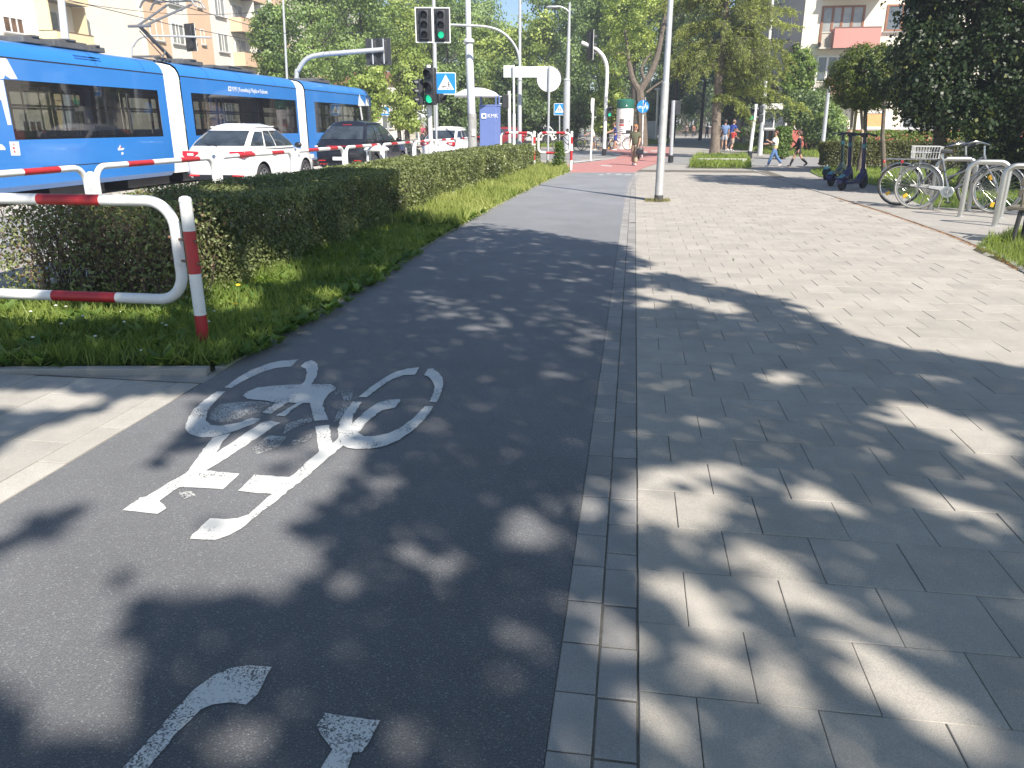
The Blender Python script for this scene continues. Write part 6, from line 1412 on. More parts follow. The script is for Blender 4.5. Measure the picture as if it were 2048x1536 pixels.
# bench at the right edge
b = G(2018, 489); e = empty('park_bench', b, label='weathered timber bench cut off by the right edge', cat='bench'); wd = mat('bench_wood', (0.16, 0.14, 0.11), 0.8, var=0.3, scale=9); ir = mat('bench_iron', (0.03, 0.03, 0.03), 0.6)
u = Vector((math.cos(-0.62), math.sin(-0.62), 0)); v = Vector((-u.y, u.x, 0)); zs = .50
def bpt(a, c, z): return u * a + v * c + Vector((0, 0, z))
rzb = -0.62
for k in range(4): o = MB(); p = bpt(.75, .06 + k * .125, zs); o.box(p, (1.75, .105, .045), rzb); o.build('seat_slat', wd, e, bevel=.008)
for k in range(3): o = MB(); p = bpt(.75, .56 + k * .035, zs + .18 + k * .15); o.box(p, (1.75, .03, .11), rzb); o.build('back_slat', wd, e, bevel=.008)
for a in (0.05, 1.45):
    o = MB(); o.tube([bpt(a - .02, .0, 0), bpt(a, .06, zs - .04)], .032, 8); o.build('leg', ir, e); o = MB(); o.tube([bpt(a, .52, 0), bpt(a, .50, zs - .04)], .032, 8); o.build('leg', ir, e)
    o = MB(); o.tube([bpt(a, .02, zs - .045), bpt(a, .5, zs - .045)], .026, 8); o.tube(bez([bpt(a, .5, zs - .03), bpt(a, .56, zs + .22), bpt(a, .66, zs + .58)], 5), .022, 8); o.build('side_frame', ir, e)
    o = MB(); o.tube(bez([bpt(a, .05, zs), bpt(a, .03, zs + .2), bpt(a, .2, zs + .25), bpt(a, .56, zs + .22)], 6), .018, 8); o.build('armrest', wd, e)

# ------------------------------------------------------------------ people
M_SKIN = mat('skin', (0.50, 0.29, 0.20), 0.55, var=0.06)
def skin(name, V, E, rad, m, par, sub=1, root=0):
    me = bpy.data.meshes.new(name); me.from_pydata([tuple(p) for p in V], E, []); o = bpy.data.objects.new(name, me); C.objects.link(o)
    o.modifiers.new('skin', 'SKIN')
    for i, r in enumerate(rad):
        sv = me.skin_vertices[0].data[i]; sv.radius = r if hasattr(r, '__len__') else (r, r); sv.use_root = (i == root)
    s_ = o.modifiers.new('sub', 'SUBSURF'); s_.levels = sub; s_.render_levels = sub
    bake(o); o.data.materials.clear(); o.data.materials.append(m); o.data.shade_smooth(); o.parent = par; return o
def person(loc, rz, h, label, legs, arms, top=None, bottom=None, shoes=(0.7, 0.7, 0.7), hair=(0.05, 0.03, 0.02), hairlen=0.0, sleeve='short', legwear='long', lean=0.0, extra=None, group=None, glasses=False, seat=0.0, skirt=None):
    """legs: ((hip swing, knee bend), ...) left then right; arms: ((swing, elbow, outward), ...); degrees; faces +Y"""
    e = empty('person', loc, rz, label, 'person', group); Z = Vector((0, 0, 1))
    ln = R(lean); T = lambda x, y, z: Vector((x, y + math.sin(ln) * (z - .52), .52 + math.cos(ln) * (z - .52)))
    J = {'pel': T(0, 0, .53), 'waist': T(0, 0, .61), 'chest': T(0, .005, .72), 'neckb': T(0, 0, .815), 'neck': T(0, .003, .855), 'jaw': T(0, .014, .885), 'head': T(0, .012, .928), 'crown': T(0, .006, .975)}
    for s_, sg, (hs, kb), (sw, eb, out) in (('L', -1, legs[0], arms[0]), ('R', 1, legs[1], arms[1])):
        a = R(hs); hip = T(sg * .052, 0, .505); J['hip' + s_] = hip; kn = hip + Vector((sg * .004, math.sin(a), -math.cos(a))) * .235; J['knee' + s_] = kn
        c_ = a - R(kb); J['calf' + s_] = kn + Vector((0, math.sin(c_), -math.cos(c_))) * .075; an = kn + Vector((0, math.sin(c_), -math.cos(c_))) * .232; J['ank' + s_] = an
        fa = c_ * .55; J['heel' + s_] = an + Vector((0, -.018, -.022)); J['toe' + s_] = an + Vector((sg * .01, .085 * math.cos(fa), .085 * math.sin(fa) - .026))
        sh = T(sg * .098, 0, .795); J['sh' + s_] = sh; b_ = R(sw); o_ = R(out); el = sh + Vector((sg * math.sin(o_), math.sin(b_) * math.cos(o_), -math.cos(b_) * math.cos(o_))) * .165; J['el' + s_] = el
        f = b_ + R(eb); d = Vector((sg * math.sin(o_) * .3, math.sin(f), -math.cos(f))).normalized(); wr = el + d * .145; J['wr' + s_] = wr; J['d' + s_] = d
    low = min(min(J['heel' + s_].z, J['toe' + s_].z) for s_ in 'LR') - .018
    if seat: low = J['pel'].z - seat / h
    for k_ in J:
        if not k_.startswith('d'): J[k_] = (J[k_] - Vector((0, 0, low))) * h
    V, E, Rd, ix = [], [], [], {}
    def add(k_, p, r, par_=None):
        ix[k_] = len(V); V.append(p); Rd.append(r * h if not hasattr(r, '__len__') else (r[0] * h, r[1] * h))
        if par_ is not None: E.append((ix[par_], ix[k_]))
    add('pel', J['pel'], .062); add('waist', J['waist'], .058, 'pel'); add('chest', J['chest'], .066, 'waist'); add('neckb', J['neckb'], .042, 'chest'); add('neck', J['neck'], .028, 'neckb'); add('jaw', J['jaw'], .036, 'neck'); add('head', J['head'], .050, 'jaw'); add('crown', J['crown'], .036, 'head')
    fwd = Vector((0, math.cos(ln), -math.sin(ln) * .3))
    add('nose', J['head'] + fwd * .062 * h - Z * .012 * h, .008, 'head')
    for sg in (-1, 1): add('ear%d' % sg, J['head'] + Vector((sg * .052 * h, -.004 * h, -.008 * h)), .010, 'head')
    for s_, sg in (('L', -1), ('R', 1)):
        add('hip' + s_, J['hip' + s_], .052, 'pel'); add('knee' + s_, J['knee' + s_], .033, 'hip' + s_); add('calf' + s_, J['calf' + s_], .033, 'knee' + s_); add('ank' + s_, J['ank' + s_], .021, 'calf' + s_); add('toe' + s_, J['toe' + s_], .016, 'ank' + s_)
        add('sh' + s_, J['sh' + s_], .032, 'chest'); add('el' + s_, J['el' + s_], .024, 'sh' + s_); add('wr' + s_, J['wr' + s_], .016, 'el' + s_); d = J['d' + s_]
        side = d.cross(Vector((sg, 0, 0))); side = side.normalized() if side.length > .01 else Vector((0, 1, 0)); inw = Vector((-sg, 0, 0)); pm = J['wr' + s_] + d * .045 * h; add('palm' + s_, pm, (.020, .012), 'wr' + s_)
        for i, (off, ln_) in enumerate(((-.018, .036), (-.006, .044), (.006, .041), (.018, .032))):
            q1 = pm + (d * .024 + side * off) * h; q2 = q1 + (d * ln_ * .6 + inw * ln_ * .45) * h; add('f%s%d' % (s_, i), q1, .0062, 'palm' + s_); add('g%s%d' % (s_, i), q2, .0048, 'f%s%d' % (s_, i))
        t1 = J['wr' + s_] + (d * .024 + side * .026) * h; add('t' + s_, t1, .0068, 'palm' + s_); add('u' + s_, t1 + (d * .022 + inw * .014) * h, .0052, 't' + s_)
    body = skin('body', V, E, Rd, M_SKIN, e)
    for sg in (-1, 1): o = MB(); o.ball(J['head'] + fwd * .049 * h + Vector((sg * .019 * h, 0, .002 * h)), .007 * h, 8); o.build('eye', mat('eye_dark', (0.03, 0.02, 0.02), 0.2), e)
    o = MB(); o.ball(J['head'] + fwd * .047 * h - Z * .031 * h, (.016 * h, .006 * h, .004 * h), 8); o.build('mouth', mat('lip', (0.35, 0.12, 0.10), 0.5), e)
    if glasses: o = MB(); [o.ball(J['head'] + fwd * .052 * h + Vector((sg * .022 * h, 0, .004 * h)), (.021 * h, .01 * h, .015 * h), 10) for sg in (-1, 1)]; o.build('sunglasses', mat('eye_dark', (0.03, 0.02, 0.02), 0.2), e)
    hm = mat('hair_' + str(hair), hair, 0.6, var=0.3, scale=40); hc = J['head'] - fwd * .012 * h + Z * .016 * h; o = MB(); b0 = len(o.v); n = 14
    o.ball(hc, (.060 * h, .066 * h, .060 * h), 14)
    o.v = [(x, y, z) if not (Vector((x, y, z)) - hc).dot(fwd) > .02 * h or z > hc.z + .018 * h else (x, hc.y + (y - hc.y) * .25, z) for x, y, z in o.v]
    if hairlen: o.ball(hc - Z * hairlen * .55 * h - fwd * .022 * h, (.058 * h, .042 * h, hairlen * h), 12)
    o.build('hair', hm, e)
    def cloth(name, pts, edges, rad, c_): return skin(name, [p for p in pts], edges, [r * h for r in rad], mat('cloth_' + str(c_), c_, 0.85, var=0.12, scale=14), e)
    if top is not None:
        f_ = {'short': .62, 'long': 1.0, 'wide': .75}[sleeve]; lo = .0 if sleeve != 'wide' else -.05
        P = [J['pel'] - Z * (.01 - lo) * h, J['waist'], J['chest'], J['neckb'] - Z * .005 * h]; Er = [(0, 1), (1, 2), (2, 3)]; rr = [.078, .074, .078, .044] if sleeve != 'wide' else [.098, .088, .082, .046]
        for s_ in 'LR':
            i = len(P); P += [J['sh' + s_], J['sh' + s_].lerp(J['el' + s_], f_ if sleeve != 'long' else 1.0)]; Er += [(2, i), (i, i + 1)]; rr += [.045, .036 if sleeve != 'wide' else .060]
            if sleeve == 'long': P.append(J['el' + s_].lerp(J['wr' + s_], .92)); Er.append((i + 1, i + 2)); rr.append(.027)
        cloth('shirt' if sleeve != 'long' else 'jacket', P, Er, rr, top)
    if bottom is not None and legwear in ('long', 'short', 'wide'):
        P = [J['waist'] - Z * .03 * h, J['pel'] - Z * .01 * h]; Er = [(0, 1)]; rr = [.066, .074]
        for s_ in 'LR':
            i = len(P); P += [J['hip' + s_], J['knee' + s_] if legwear != 'short' else J['hip' + s_].lerp(J['knee' + s_], .85)]; Er += [(1, i), (i, i + 1)]; rr += [.062, .047 if legwear != 'short' else .056]
            if legwear != 'short': P.append(J['ank' + s_] + Z * .015 * h); Er.append((i + 1, i + 2)); rr.append(.040 if legwear == 'long' else .056)
        cloth('trousers' if legwear != 'short' else 'shorts', P, Er, rr, bottom)
    if skirt is not None:
        c_, zl = skirt; o = MB(); base = J['pel']; L = base.z - zl * h; o.lathe([(.072 * h, .06 * h), (.088 * h, 0), (.10 * h, -L * .5), (.115 * h, -L), (.10 * h, -L * .98)], 24, base, sy_=.82); o.build('skirt', mat('cloth_' + str(c_), c_, 0.85, var=0.12, scale=14), e)
    for s_ in 'LR':
        a, t_ = J['heel' + s_], J['toe' + s_]; cloth_ = mat('shoe_' + str(shoes), shoes, 0.5)
        if legwear == 'boots': skin('boot', [t_, a.lerp(J['ank' + s_], .4), J['ank' + s_] + Z * .01 * h, J['calf' + s_], J['knee' + s_].lerp(J['calf' + s_], .35)], [(0, 1), (1, 2), (2, 3), (3, 4)], [.022 * h, .028 * h, .028 * h, .040 * h, .042 * h], cloth_, e)
        else: skin('shoe', [a, a.lerp(t_, .5), t_ + (t_ - a) * .08], [(0, 1), (1, 2)], [.027 * h, .027 * h, .022 * h], cloth_, e)
    e['__J'] = 1; del e['__J']; return e, J
# woman in olive walking towards the camera
p = G(1268, 331); wm, J = person(p, PI - 0.15, 1.66, 'woman in loose olive top and beige trousers walking on the red crossing', ((18, 4), (-16, 14)), ((6, 55, 8), (-8, 20, 10)), top=(0.10, 0.105, 0.06), bottom=(0.38, 0.31, 0.22), hair=(0.42, 0.19, 0.06), hairlen=.05, sleeve='wide', legwear='wide', glasses=True, shoes=(0.7, 0.68, 0.64))
o = MB(); sk = J['pel']; o.lathe([(.06, .05), (.10, -.1), (.13, -.62), (.11, -.62)], 16, (sk.x - .11, sk.y - .03, sk.z), sy_=.6); o.build('skirt_panel', mat('cloth_brown', (0.10, 0.06, 0.045), 0.9), wm)
q_ = wm.matrix_world; bpy.context.view_layer.update(); hp = wm.matrix_world @ J['wrL']
e = empty('handbag', (hp.x + .04, hp.y, hp.z - .5), 0.2, 'black shoulder handbag hanging at the side of the woman in olive', 'bag'); o = MB(); o.box((0, 0, .16), (.30, .13, .26)); o.build('bag_body', mat('bag_leather', (0.02, 0.022, 0.03), 0.35), e, bevel=.04)
o = MB(); o.tube(bez([(-.12, 0, .28), (-.06, 0, .5), (.06, 0, .5), (.12, 0, .28)], 6), .012, 6); o.build('strap', mat('bag_leather', (0.02, 0.022, 0.03), 0.35), e)
# walkers on the right
p = G(1546, 333.5); ym, J = person(p, PI / 2 + 0.1, 1.45, 'walker in oversized white and yellow shirt and blue jeans', ((24, 8), (-22, 18)), ((35, 80, 6), (20, 70, 6)), top=(0.72, 0.68, 0.30), bottom=(0.10, 0.19, 0.38), hair=(0.13, 0.05, 0.03), sleeve='wide', legwear='long')
o = MB(); c_ = J['chest']; o.lathe([(.135, -.16), (.15, -.05), (.14, .05), (.10, .12), (.07, .14)], 20, c_, sy_=.86); [o.tube([J['sh' + s_], J['sh' + s_].lerp(J['el' + s_], .8)], [.075, .095], 12) for s_ in 'LR']; o.build('white_yoke', mat('cloth_white', (0.74, 0.73, 0.70), 0.85), ym)
bpy.context.view_layer.update(); hp = ym.matrix_world @ (J['wrL'] + J['dL'] * .1)
e = empty('mobile_phone', hp, 0.4, 'small dark phone held up by the walker in the yellow shirt', 'phone'); o = MB(); o.box((0, 0, .02), (.075, .012, .15)); o.build('phone_body', DARK(), e, bevel=.006); o = MB(); o.box((0, .0068, .02), (.066, .002, .135)); o.build('screen', mat('screen_glass', (0.02, 0.02, 0.03), 0.08), e)
p = G(1593, 333.5); person(p, PI / 2 - 0.1, 1.45, 'walker in black oversized jacket and tall black boots', ((26, 6), (-24, 22)), ((-12, 25, 8), (14, 35, 8)), top=(0.018, 0.018, 0.022), shoes=(0.02, 0.02, 0.022), hair=(0.10, 0.05, 0.035), hairlen=.05, sleeve='long', legwear='boots', skirt=((0.018, 0.018, 0.022), .36))
# cyclists waiting by the poster column
def astride(px, d, dirx, hgt, label, blabel, bcol, **k):
    s = k.pop('bs', 1.0); b = D(px, d); a = YAW if dirx > 0 else YAW + PI
    bk = make_bike((b.x - math.cos(a) * .56 * s, b.y - math.sin(a) * .56 * s, 0), a, blabel, bcol, s, guard=k.pop('guard', False), rack=False, seat_child=k.pop('seat', False), group='bicycles by the poster column')
    off = k.pop('off', (0, 0)); return person((b.x + off[0], b.y + off[1], 0), a - PI / 2, hgt, label, **k)
astride(1184, 53.5, -1, 1.62, 'cyclist in white top waiting astride a bicycle', 'grey bicycle under the cyclist in the white top', (0.25, 0.25, 0.26), legs=((12, 12), (-8, 6)), arms=((45, 25, 10), (48, 22, 10)), top=(0.68, 0.66, 0.64), bottom=(0.10, 0.10, 0.11), hair=(0.20, 0.11, 0.05), hairlen=.03, legwear='short', lean=14, bs=1.15, off=(.1, 0))
astride(1236, 54.5, -1, 1.82, 'man in navy shirt and shorts standing over his bicycle', 'pale bicycle with a dark child seat beside the poster column', (0.62, 0.62, 0.60), legs=((6, 8), (-6, 4)), arms=((40, 30, 8), (44, 28, 8)), top=(0.03, 0.045, 0.16), bottom=(0.03, 0.05, 0.26), hair=(0.10, 0.06, 0.04), legwear='short', lean=8, bs=1.2, seat=True, off=(-.2, 0))
astride(1136, 52.0, -1, 1.5, 'crouching cyclist in rusty brown clothes behind the striped end post', 'thin dark bicycle behind the striped end post', (0.05, 0.05, 0.05), legs=((40, 60), (20, 30)), arms=((60, 20, 10), (62, 20, 10)), top=(0.26, 0.08, 0.06), bottom=(0.20, 0.07, 0.06), hair=(0.30, 0.16, 0.08), hairlen=.04, legwear='long', lean=32, bs=1.15, off=(.25, 0))
# people in the shade behind the larch
p = D(1447, 53); person(p, 0.1, 1.95, 'person in pale blue shirt seen from behind, in the shade past the larch', ((10, 4), (-8, 8)), ((5, 20, 8), (-5, 15, 8)), top=(0.13, 0.20, 0.36), bottom=(0.40, 0.40, 0.44), hair=(0.06, 0.04, 0.03), legwear='short', sleeve='wide')
p = D(1459, 54); person(p, -0.9, 2.0, 'person in dark blue shirt bending over behind the pale blue one', ((14, 6), (-14, 14)), ((40, 40, 8), (30, 40, 8)), top=(0.03, 0.06, 0.30), bottom=(0.03, 0.03, 0.05), hair=(0.25, 0.16, 0.10), lean=16)
p = D(1463, 52); person(p, -0.7, 1.45, 'child in red shirt beside the two blue shirts in the shade', ((26, 10), (-18, 20)), ((30, 60, 8), (20, 50, 8)), top=(0.50, 0.05, 0.05), bottom=(0.35, 0.28, 0.24), hair=(0.08, 0.05, 0.04), legwear='short', lean=12)
for k, (px, d, c_, lab) in enumerate(((1372, 112, (0.08, 0.08, 0.10), 'far walker in dark clothes, leftmost in the tree tunnel'), (1386, 108, (0.28, 0.12, 0.10), 'far walker in reddish top in the tree tunnel'), (1400, 104, (0.30, 0.24, 0.28), 'far walker in pale pinkish top nearest the larch trunk'), (1413, 100, (0.12, 0.14, 0.2), 'far walker in blue grey top just left of the larch trunk'))):
    person(D(px, d), 0.2 * k, 1.75, lab, ((12, 4), (-10, 10)), ((8, 15, 6), (-8, 15, 6)), top=c_, bottom=(0.05, 0.05, 0.07), group=None)
for px, d, c_, lab in ((846, 66, (0.60, 0.12, 0.20), 'far person in pink top waiting at the tram stop'), (857, 67, (0.62, 0.07, 0.07), 'far person in bright red top beside the pink one')):
    person(D(px, d), PI + .3, 1.75, lab, ((4, 2), (-4, 4)), ((4, 15, 6), (-4, 15, 6)), top=c_, bottom=(0.08, 0.08, 0.1))
pt = PX(533, 238, -13.85)
person((-13.9, pt.y, 0.78), PI, 1.72, 'passenger in dark clothes sitting at a tram window', ((85, 85), (85, 85)), ((20, 50, 8), (30, 70, 8)), top=(0.03, 0.03, 0.04), bottom=(0.05, 0.05, 0.06), hair=(0.03, 0.02, 0.02), seat=.02)
# ------------------------------------------------------------------ trees
M_BARK = mat('bark_grey', (0.14, 0.115, 0.09), 0.9, var=0.35, scale=5, bump=0.9, bscale=18)
M_BARKD = mat('bark_dark', (0.06, 0.05, 0.042), 0.9, var=0.35, scale=5, bump=0.9, bscale=18)
L_MAPLE = leafmat('maple_leaf', (0.06, 0.115, 0.038), (0.36, 0.48, 0.16), 0.36)
L_LIME = leafmat('lime_tree_leaf', (0.12, 0.19, 0.04), (0.50, 0.58, 0.17), 0.44)
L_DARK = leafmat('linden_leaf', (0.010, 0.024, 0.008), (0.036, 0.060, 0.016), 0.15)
L_DEEP = leafmat('deep_green_leaf', (0.038, 0.075, 0.030), (0.21, 0.29, 0.10), 0.3)
L_YEL = leafmat('yellowing_leaf', (0.12, 0.14, 0.025), (0.30, 0.29, 0.06), 0.35)
def trunk_mesh(H, r, forks=5, spread=2.5, lean=(0, 0), h0=.35, seed=1):
    rr = random.Random(seed); o = MB(); top = Vector((lean[0], lean[1], H * .75))
    pts = [Vector((0, 0, -.05)), Vector((0, 0, .25))] + [Vector((lean[0] * t + rr.gauss(0, .05), lean[1] * t + rr.gauss(0, .05), H * .75 * t)) for t in (.25, .5, .75, 1)]
    o.tube(bez(pts, 4), [r * (1.35 - .35 * min(1, i / 3)) * (1 - .72 * i / (len(pts) * 4 - 4)) for i in range((len(pts) - 1) * 4 + 1)], 12)
    for k in range(forks):
        t = h0 + (.95 - h0) * k / max(1, forks - 1); a = rr.uniform(0, 2 * PI); b = Vector((lean[0] * t, lean[1] * t, H * .75 * t)); L = spread * rr.uniform(.7, 1.2)
        q = [b, b + Vector((math.cos(a) * L * .4, math.sin(a) * L * .4, L * .35)), b + Vector((math.cos(a) * L * .75, math.sin(a) * L * .75, L * .8)), b + Vector((math.cos(a) * L, math.sin(a) * L, L * 1.25))]
        br = r * .5 * (1 - t * .5); o.tube(bez(q, 4), [br * (1 - .8 * i / 12) for i in range(13)], 7)
        for j in range(3): c = q[1].lerp(q[3], rr.random()); d = Vector((rr.gauss(0, .6), rr.gauss(0, .6), rr.uniform(.1, .8))) * L * .4; o.tube([c, c + d * .5, c + d + Vector((0, 0, .1))], [br * .35, br * .2, br * .08], 5)
    return o
def big_tree(px, d, top_px, bot_px, wid_px, ci, m, label, tr=.24, n=13000, group='trees beyond the junction', bark=None):
    """crown spans rows top_px..bot_px and wid_px columns at depth d"""
    b = D(px, d); zt, zb = P3(px, top_px, d).z, max(.8, P3(px, bot_px, d).z); H_ = zt - zb; rx = wid_px * d * cp / FPX / 2
    r = random.Random(ci * 31 + int(px)); e = empty('tree', b, label=label, cat='tree', group=group)
    o = trunk_mesh(zt * .9, tr, 6, rx * .6, (0, 0), .3, int(px)); o.build('trunk', bark or M_BARKD, e)
    B = [(0, 0, zb + H_ * .5, rx * .5, rx * .5, H_ * .36)]
    for k in range(15):
        t = r.uniform(.08, .95); w_ = math.sin(PI * (.12 + .80 * t)) ** .6 * (1 if ci % 2 else (1.05 - .35 * t)); a = r.uniform(0, 2 * PI); q_ = r.uniform(.35, .72) * w_; s_ = r.uniform(.26, .42) * rx
        B.append((math.cos(a) * rx * q_, math.sin(a) * rx * q_, zb + H_ * t * .93, s_, s_, min(s_ * .85, H_ * .22)))
    P, nr, vv = clumpy(B, int(70 + n / 70), n, (.10 * rx + .1, .20 * rx + .15), .15)
    P[:, 2] = np.maximum(P[:, 2], .4); ls = .0033 * d
    leaves('crown', P, rng.uniform(ls * .6, ls * 1.3, n), m, e, nr, jit=.5, aspect=.8, vary=vv); return e
T = [
 # px, depth, top, bottom, width, crown, leaf, label
 (560, 60, -10, 215, 120, 0, L_MAPLE, 'maple with loose leaf edge in front of the peach loggias'),
 (640, 62, -120, 215, 190, 1, L_MAPLE, 'broad maple behind the arm with two dark signal backs'),
 (735, 66, -150, 210, 190, 2, L_MAPLE, 'tall maple above the tram nose'),
 (745, 52, 128, 235, 95, 3, L_LIME, 'young bright green tree just beyond the tram nose'),
 (800, 74, -110, 225, 170, 0, L_LIME, 'yellow green tree left of the framed signal heads'),
 (815, 60, 90, 262, 90, 1, L_LIME, 'low bright tree behind the roadside signal cluster'),
 (900, 78, -60, 235, 160, 3, L_MAPLE, 'tree behind the blue square crossing sign'),
 (905, 64, 150, 265, 110, 2, L_DEEP, 'dark low tree behind the white turning hatchback'),
 (985, 84, 18, 240, 150, 1, L_LIME, 'yellowish tree behind the curved mast arm'),
 (1030, 70, 120, 275, 130, 0, L_DEEP, 'deep green tree behind the direction board'),
 (1075, 82, 10, 235, 150, 2, L_LIME, 'sunlit tree between the tall mast and the distant lamp post'),
 (1105, 95, -120, 200, 170, 3, L_MAPLE, 'tall back tree above the round sign'),
 (1150, 66, 120, 285, 120, 1, L_DEEP, 'dark spreading tree right of the small crossing sign'),
 (1205, 78, -160, 235, 160, 0, L_MAPLE, 'tall tree behind the curved white mast'),
 (1215, 61, 150, 275, 70, 3, L_LIME, 'leafy low tree behind the poster column'),
 (1262, 70, -160, 150, 150, 2, L_LIME, 'light green crown above the forked trunk'),
 (1345, 78, -180, 200, 170, 1, L_DEEP, 'dark crown left of the larch above the tree tunnel'),
 (1400, 92, -180, 270, 150, 3, L_DEEP, 'dark tree filling the tunnel behind the larch trunk'),
 (1335, 100, 60, 275, 130, 0, L_DEEP, 'shaded tree behind the mushroom lamp'),
 (1455, 74, 60, 285, 90, 2, L_DEEP, 'shaded tree beside the grey house wall'),
 (1500, 66, 160, 290, 60, 0, L_DEEP, 'small dark tree behind the green crossing light'),
 (690, 98, -200, 230, 260, 3, L_MAPLE, 'large background maple behind the tram'),
 (860, 108, -30, 240, 230, 1, L_DEEP, 'background tree closing the gap behind the framed signals'),
 (1000, 115, 50, 250, 240, 2, L_MAPLE, 'background tree closing the gap behind the silver pole'),
 (1170, 118, -60, 260, 230, 0, L_DEEP, 'background tree far behind the distant lamp post'),
 (1290, 120, -140, 270, 220, 3, L_DEEP, 'background tree far behind the round blue sign'),
 (930, 100, 170, 275, 200, 3, L_DEEP, 'low background tree line behind the ticket pillar'),
 (1070, 100, 180, 280, 200, 1, L_DEEP, 'low background tree behind the far white car'),
 (925, 114, -25, 130, 190, 1, L_MAPLE, 'tall far tree in the gap between the framed signals and the curved arm'),
 (1390, 135, 40, 280, 200, 2, L_DEEP, 'tree at the far end of the path'),
]
for t in T: big_tree(*t)
# forked tree in the middle
M_FORK = M_BARK
b = D(1281, 58); e = empty('tree', b, label='forked grey trunk tree with bare lower limbs behind the round blue sign', cat='tree'); o = MB()
def br(pts, r0, r1, d=58, n=8): P = bez([rel(P3(*p_, d), b) for p_ in pts], 4); o.tube(P, [r0 + (r1 - r0) * i / (len(P) - 1) for i in range(len(P))], n)
br([(1286, 292), (1284, 240), (1281, 205), (1279, 180)], .36, .30); br([(1279, 182), (1266, 160), (1258, 125), (1256, 100), (1250, 60)], .24, .09); br([(1279, 184), (1300, 150), (1315, 110), (1325, 60), (1335, 10), (1340, -60)], .26, .10); br([(1292, 165), (1283, 140), (1292, 120), (1304, 105)], .13, .05)
br([(1293, 185), (1310, 172), (1332, 158), (1352, 148)], .09, .03); br([(1258, 115), (1245, 105), (1230, 108)], .07, .02); br([(1325, 60), (1345, 40), (1365, 25)], .08, .02)
o.build('trunk', M_FORK, e)
P, nr, vv = clumpy([(rel(P3(1250, 70, 58), b)[0], 0.5, rel(P3(1250, 70, 58), b)[2], 1.6, 1.6, 2.6), (rel(P3(1320, -30, 58), b)[0], 0, rel(P3(1320, -30, 58), b)[2], 3.2, 3, 2.2), (rel(P3(1262, 25, 58), b)[0], 0, rel(P3(1262, 25, 58), b)[2], 2.2, 2, 1.8), (rel(P3(1225, 110, 58), b)[0], 1.0, rel(P3(1225, 120, 58), b)[2], 1.4, 1.4, 1.5)], 130, 5200, (.3, .6), .25)
leaves('crown', P, rng.uniform(.12, .24, len(P)), L_LIME, e, nr, jit=.6, aspect=.75, vary=vv)
# larch with hanging sprays
L_LARCH = leafmat('larch_needle', (0.11, 0.15, 0.035), (0.42, 0.47, 0.13), 0.4, 0.6)
b = G(1428, 316); dl = b.x * -sy + b.y * cy; e = empty('larch_tree', b, label='larch with rough straight trunk and drooping yellow green sprays', cat='tree'); o = MB()
tp = [rel(P3(*p_, dl), b) for p_ in ((1429, 318), (1431, 270), (1435, 200), (1440, 130), (1447, 70), (1455, 0), (1464, -120), (1470, -330))]
P = bez(tp, 5); o.tube(P, [(.27 - .19 * i / (len(P) - 1)) * (1 + .35 * max(0, 1 - i / 3)) for i in range(len(P))], 16); o.build('trunk', mat('larch_bark', (0.175, 0.14, 0.11), 0.95, var=0.45, scale=7, bump=1.0, bscale=14), e)
tk = MB(); NP, ND, NV = [], [], []
def spray(p0, pts, r0, dens=46, v=.5, hang=.55):
    Q = bez([p0] + pts, 6); tk.tube(Q, [r0 * (1 - .85 * i / (len(Q) - 1)) for i in range(len(Q))], 5, cap=False)
    for i in range(3, len(Q)):
        for _ in range(3):
            s = Q[i] + Vector((rnd.gauss(0, .12), rnd.gauss(0, .12), 0)); d = Vector((rnd.gauss(0, .45), rnd.gauss(0, .45), -rnd.uniform(.1, 1))) + (Q[i] - Q[i - 1]).normalized() * .5; L = rnd.uniform(.35, .9) * hang * 1.7; tk.tube([s, s + d * L], [.012, .003], 3, cap=False)
            for _k in range(dens // 3): t_ = rnd.random(); NP.append(s + d * L * t_ + Vector((rnd.gauss(0, .05), rnd.gauss(0, .05), rnd.gauss(0, .04)))); ND.append(d * 1.5 + Vector((rnd.gauss(0, 1), rnd.gauss(0, 1), rnd.gauss(0, .6)))); NV.append(v + rnd.gauss(0, .2))
def trk(z):
    for a, c in zip(P, P[1:]):
        if a.z <= z <= c.z: return a.lerp(c, (z - a.z) / max(1e-6, c.z - a.z))
    return P[-1]
# the branches that show in the photograph, then the rest of the crown above and behind
for (y0_, ends, v) in ((205, [(1470, 180), (1510, 172), (1560, 190), (1610, 215)], .75), (185, [(1480, 170), (1520, 190), (1550, 215)], .55), (150, [(1475, 120), (1530, 110), (1570, 135)], .7), (120, [(1480, 70), (1540, 45), (1585, 50)], .8), (80, [(1490, 40), (1540, 15), (1575, 20)], .8), (60, [(1500, 60), (1545, 85), (1575, 110)], .6), (110, [(1410, 60), (1385, 50), (1360, 70)], .6), (130, [(1415, 85), (1380, 90), (1355, 120)], .5), (155, [(1410, 110), (1380, 118), (1352, 140)], .35), (40, [(1420, 5), (1380, 0), (1345, 15)], .6), (20, [(1410, -20), (1370, -25), (1330, 5)], .55), (95, [(1460, 55), (1430, 35), (1400, 40)], .65), (175, [(1455, 160), (1490, 150), (1515, 165)], .5), (200, [(1440, 190), (1475, 200), (1495, 225)], .6), (60, [(1480, 20), (1510, -5), (1550, -20)], .7), (140, [(1470, 140), (1505, 135), (1540, 150)], .6), (100, [(1475, 95), (1510, 80), (1560, 80)], .75)):
    p0 = trk(rel(P3(1440, y0_, dl), b)[2]); dy = rnd.uniform(-1.2, .8)
    spray(p0, [Vector(rel(P3(px_, py_, dl + dy * (i + 1) / 3), b)) for i, (px_, py_) in enumerate(ends)], .055, 96, v)
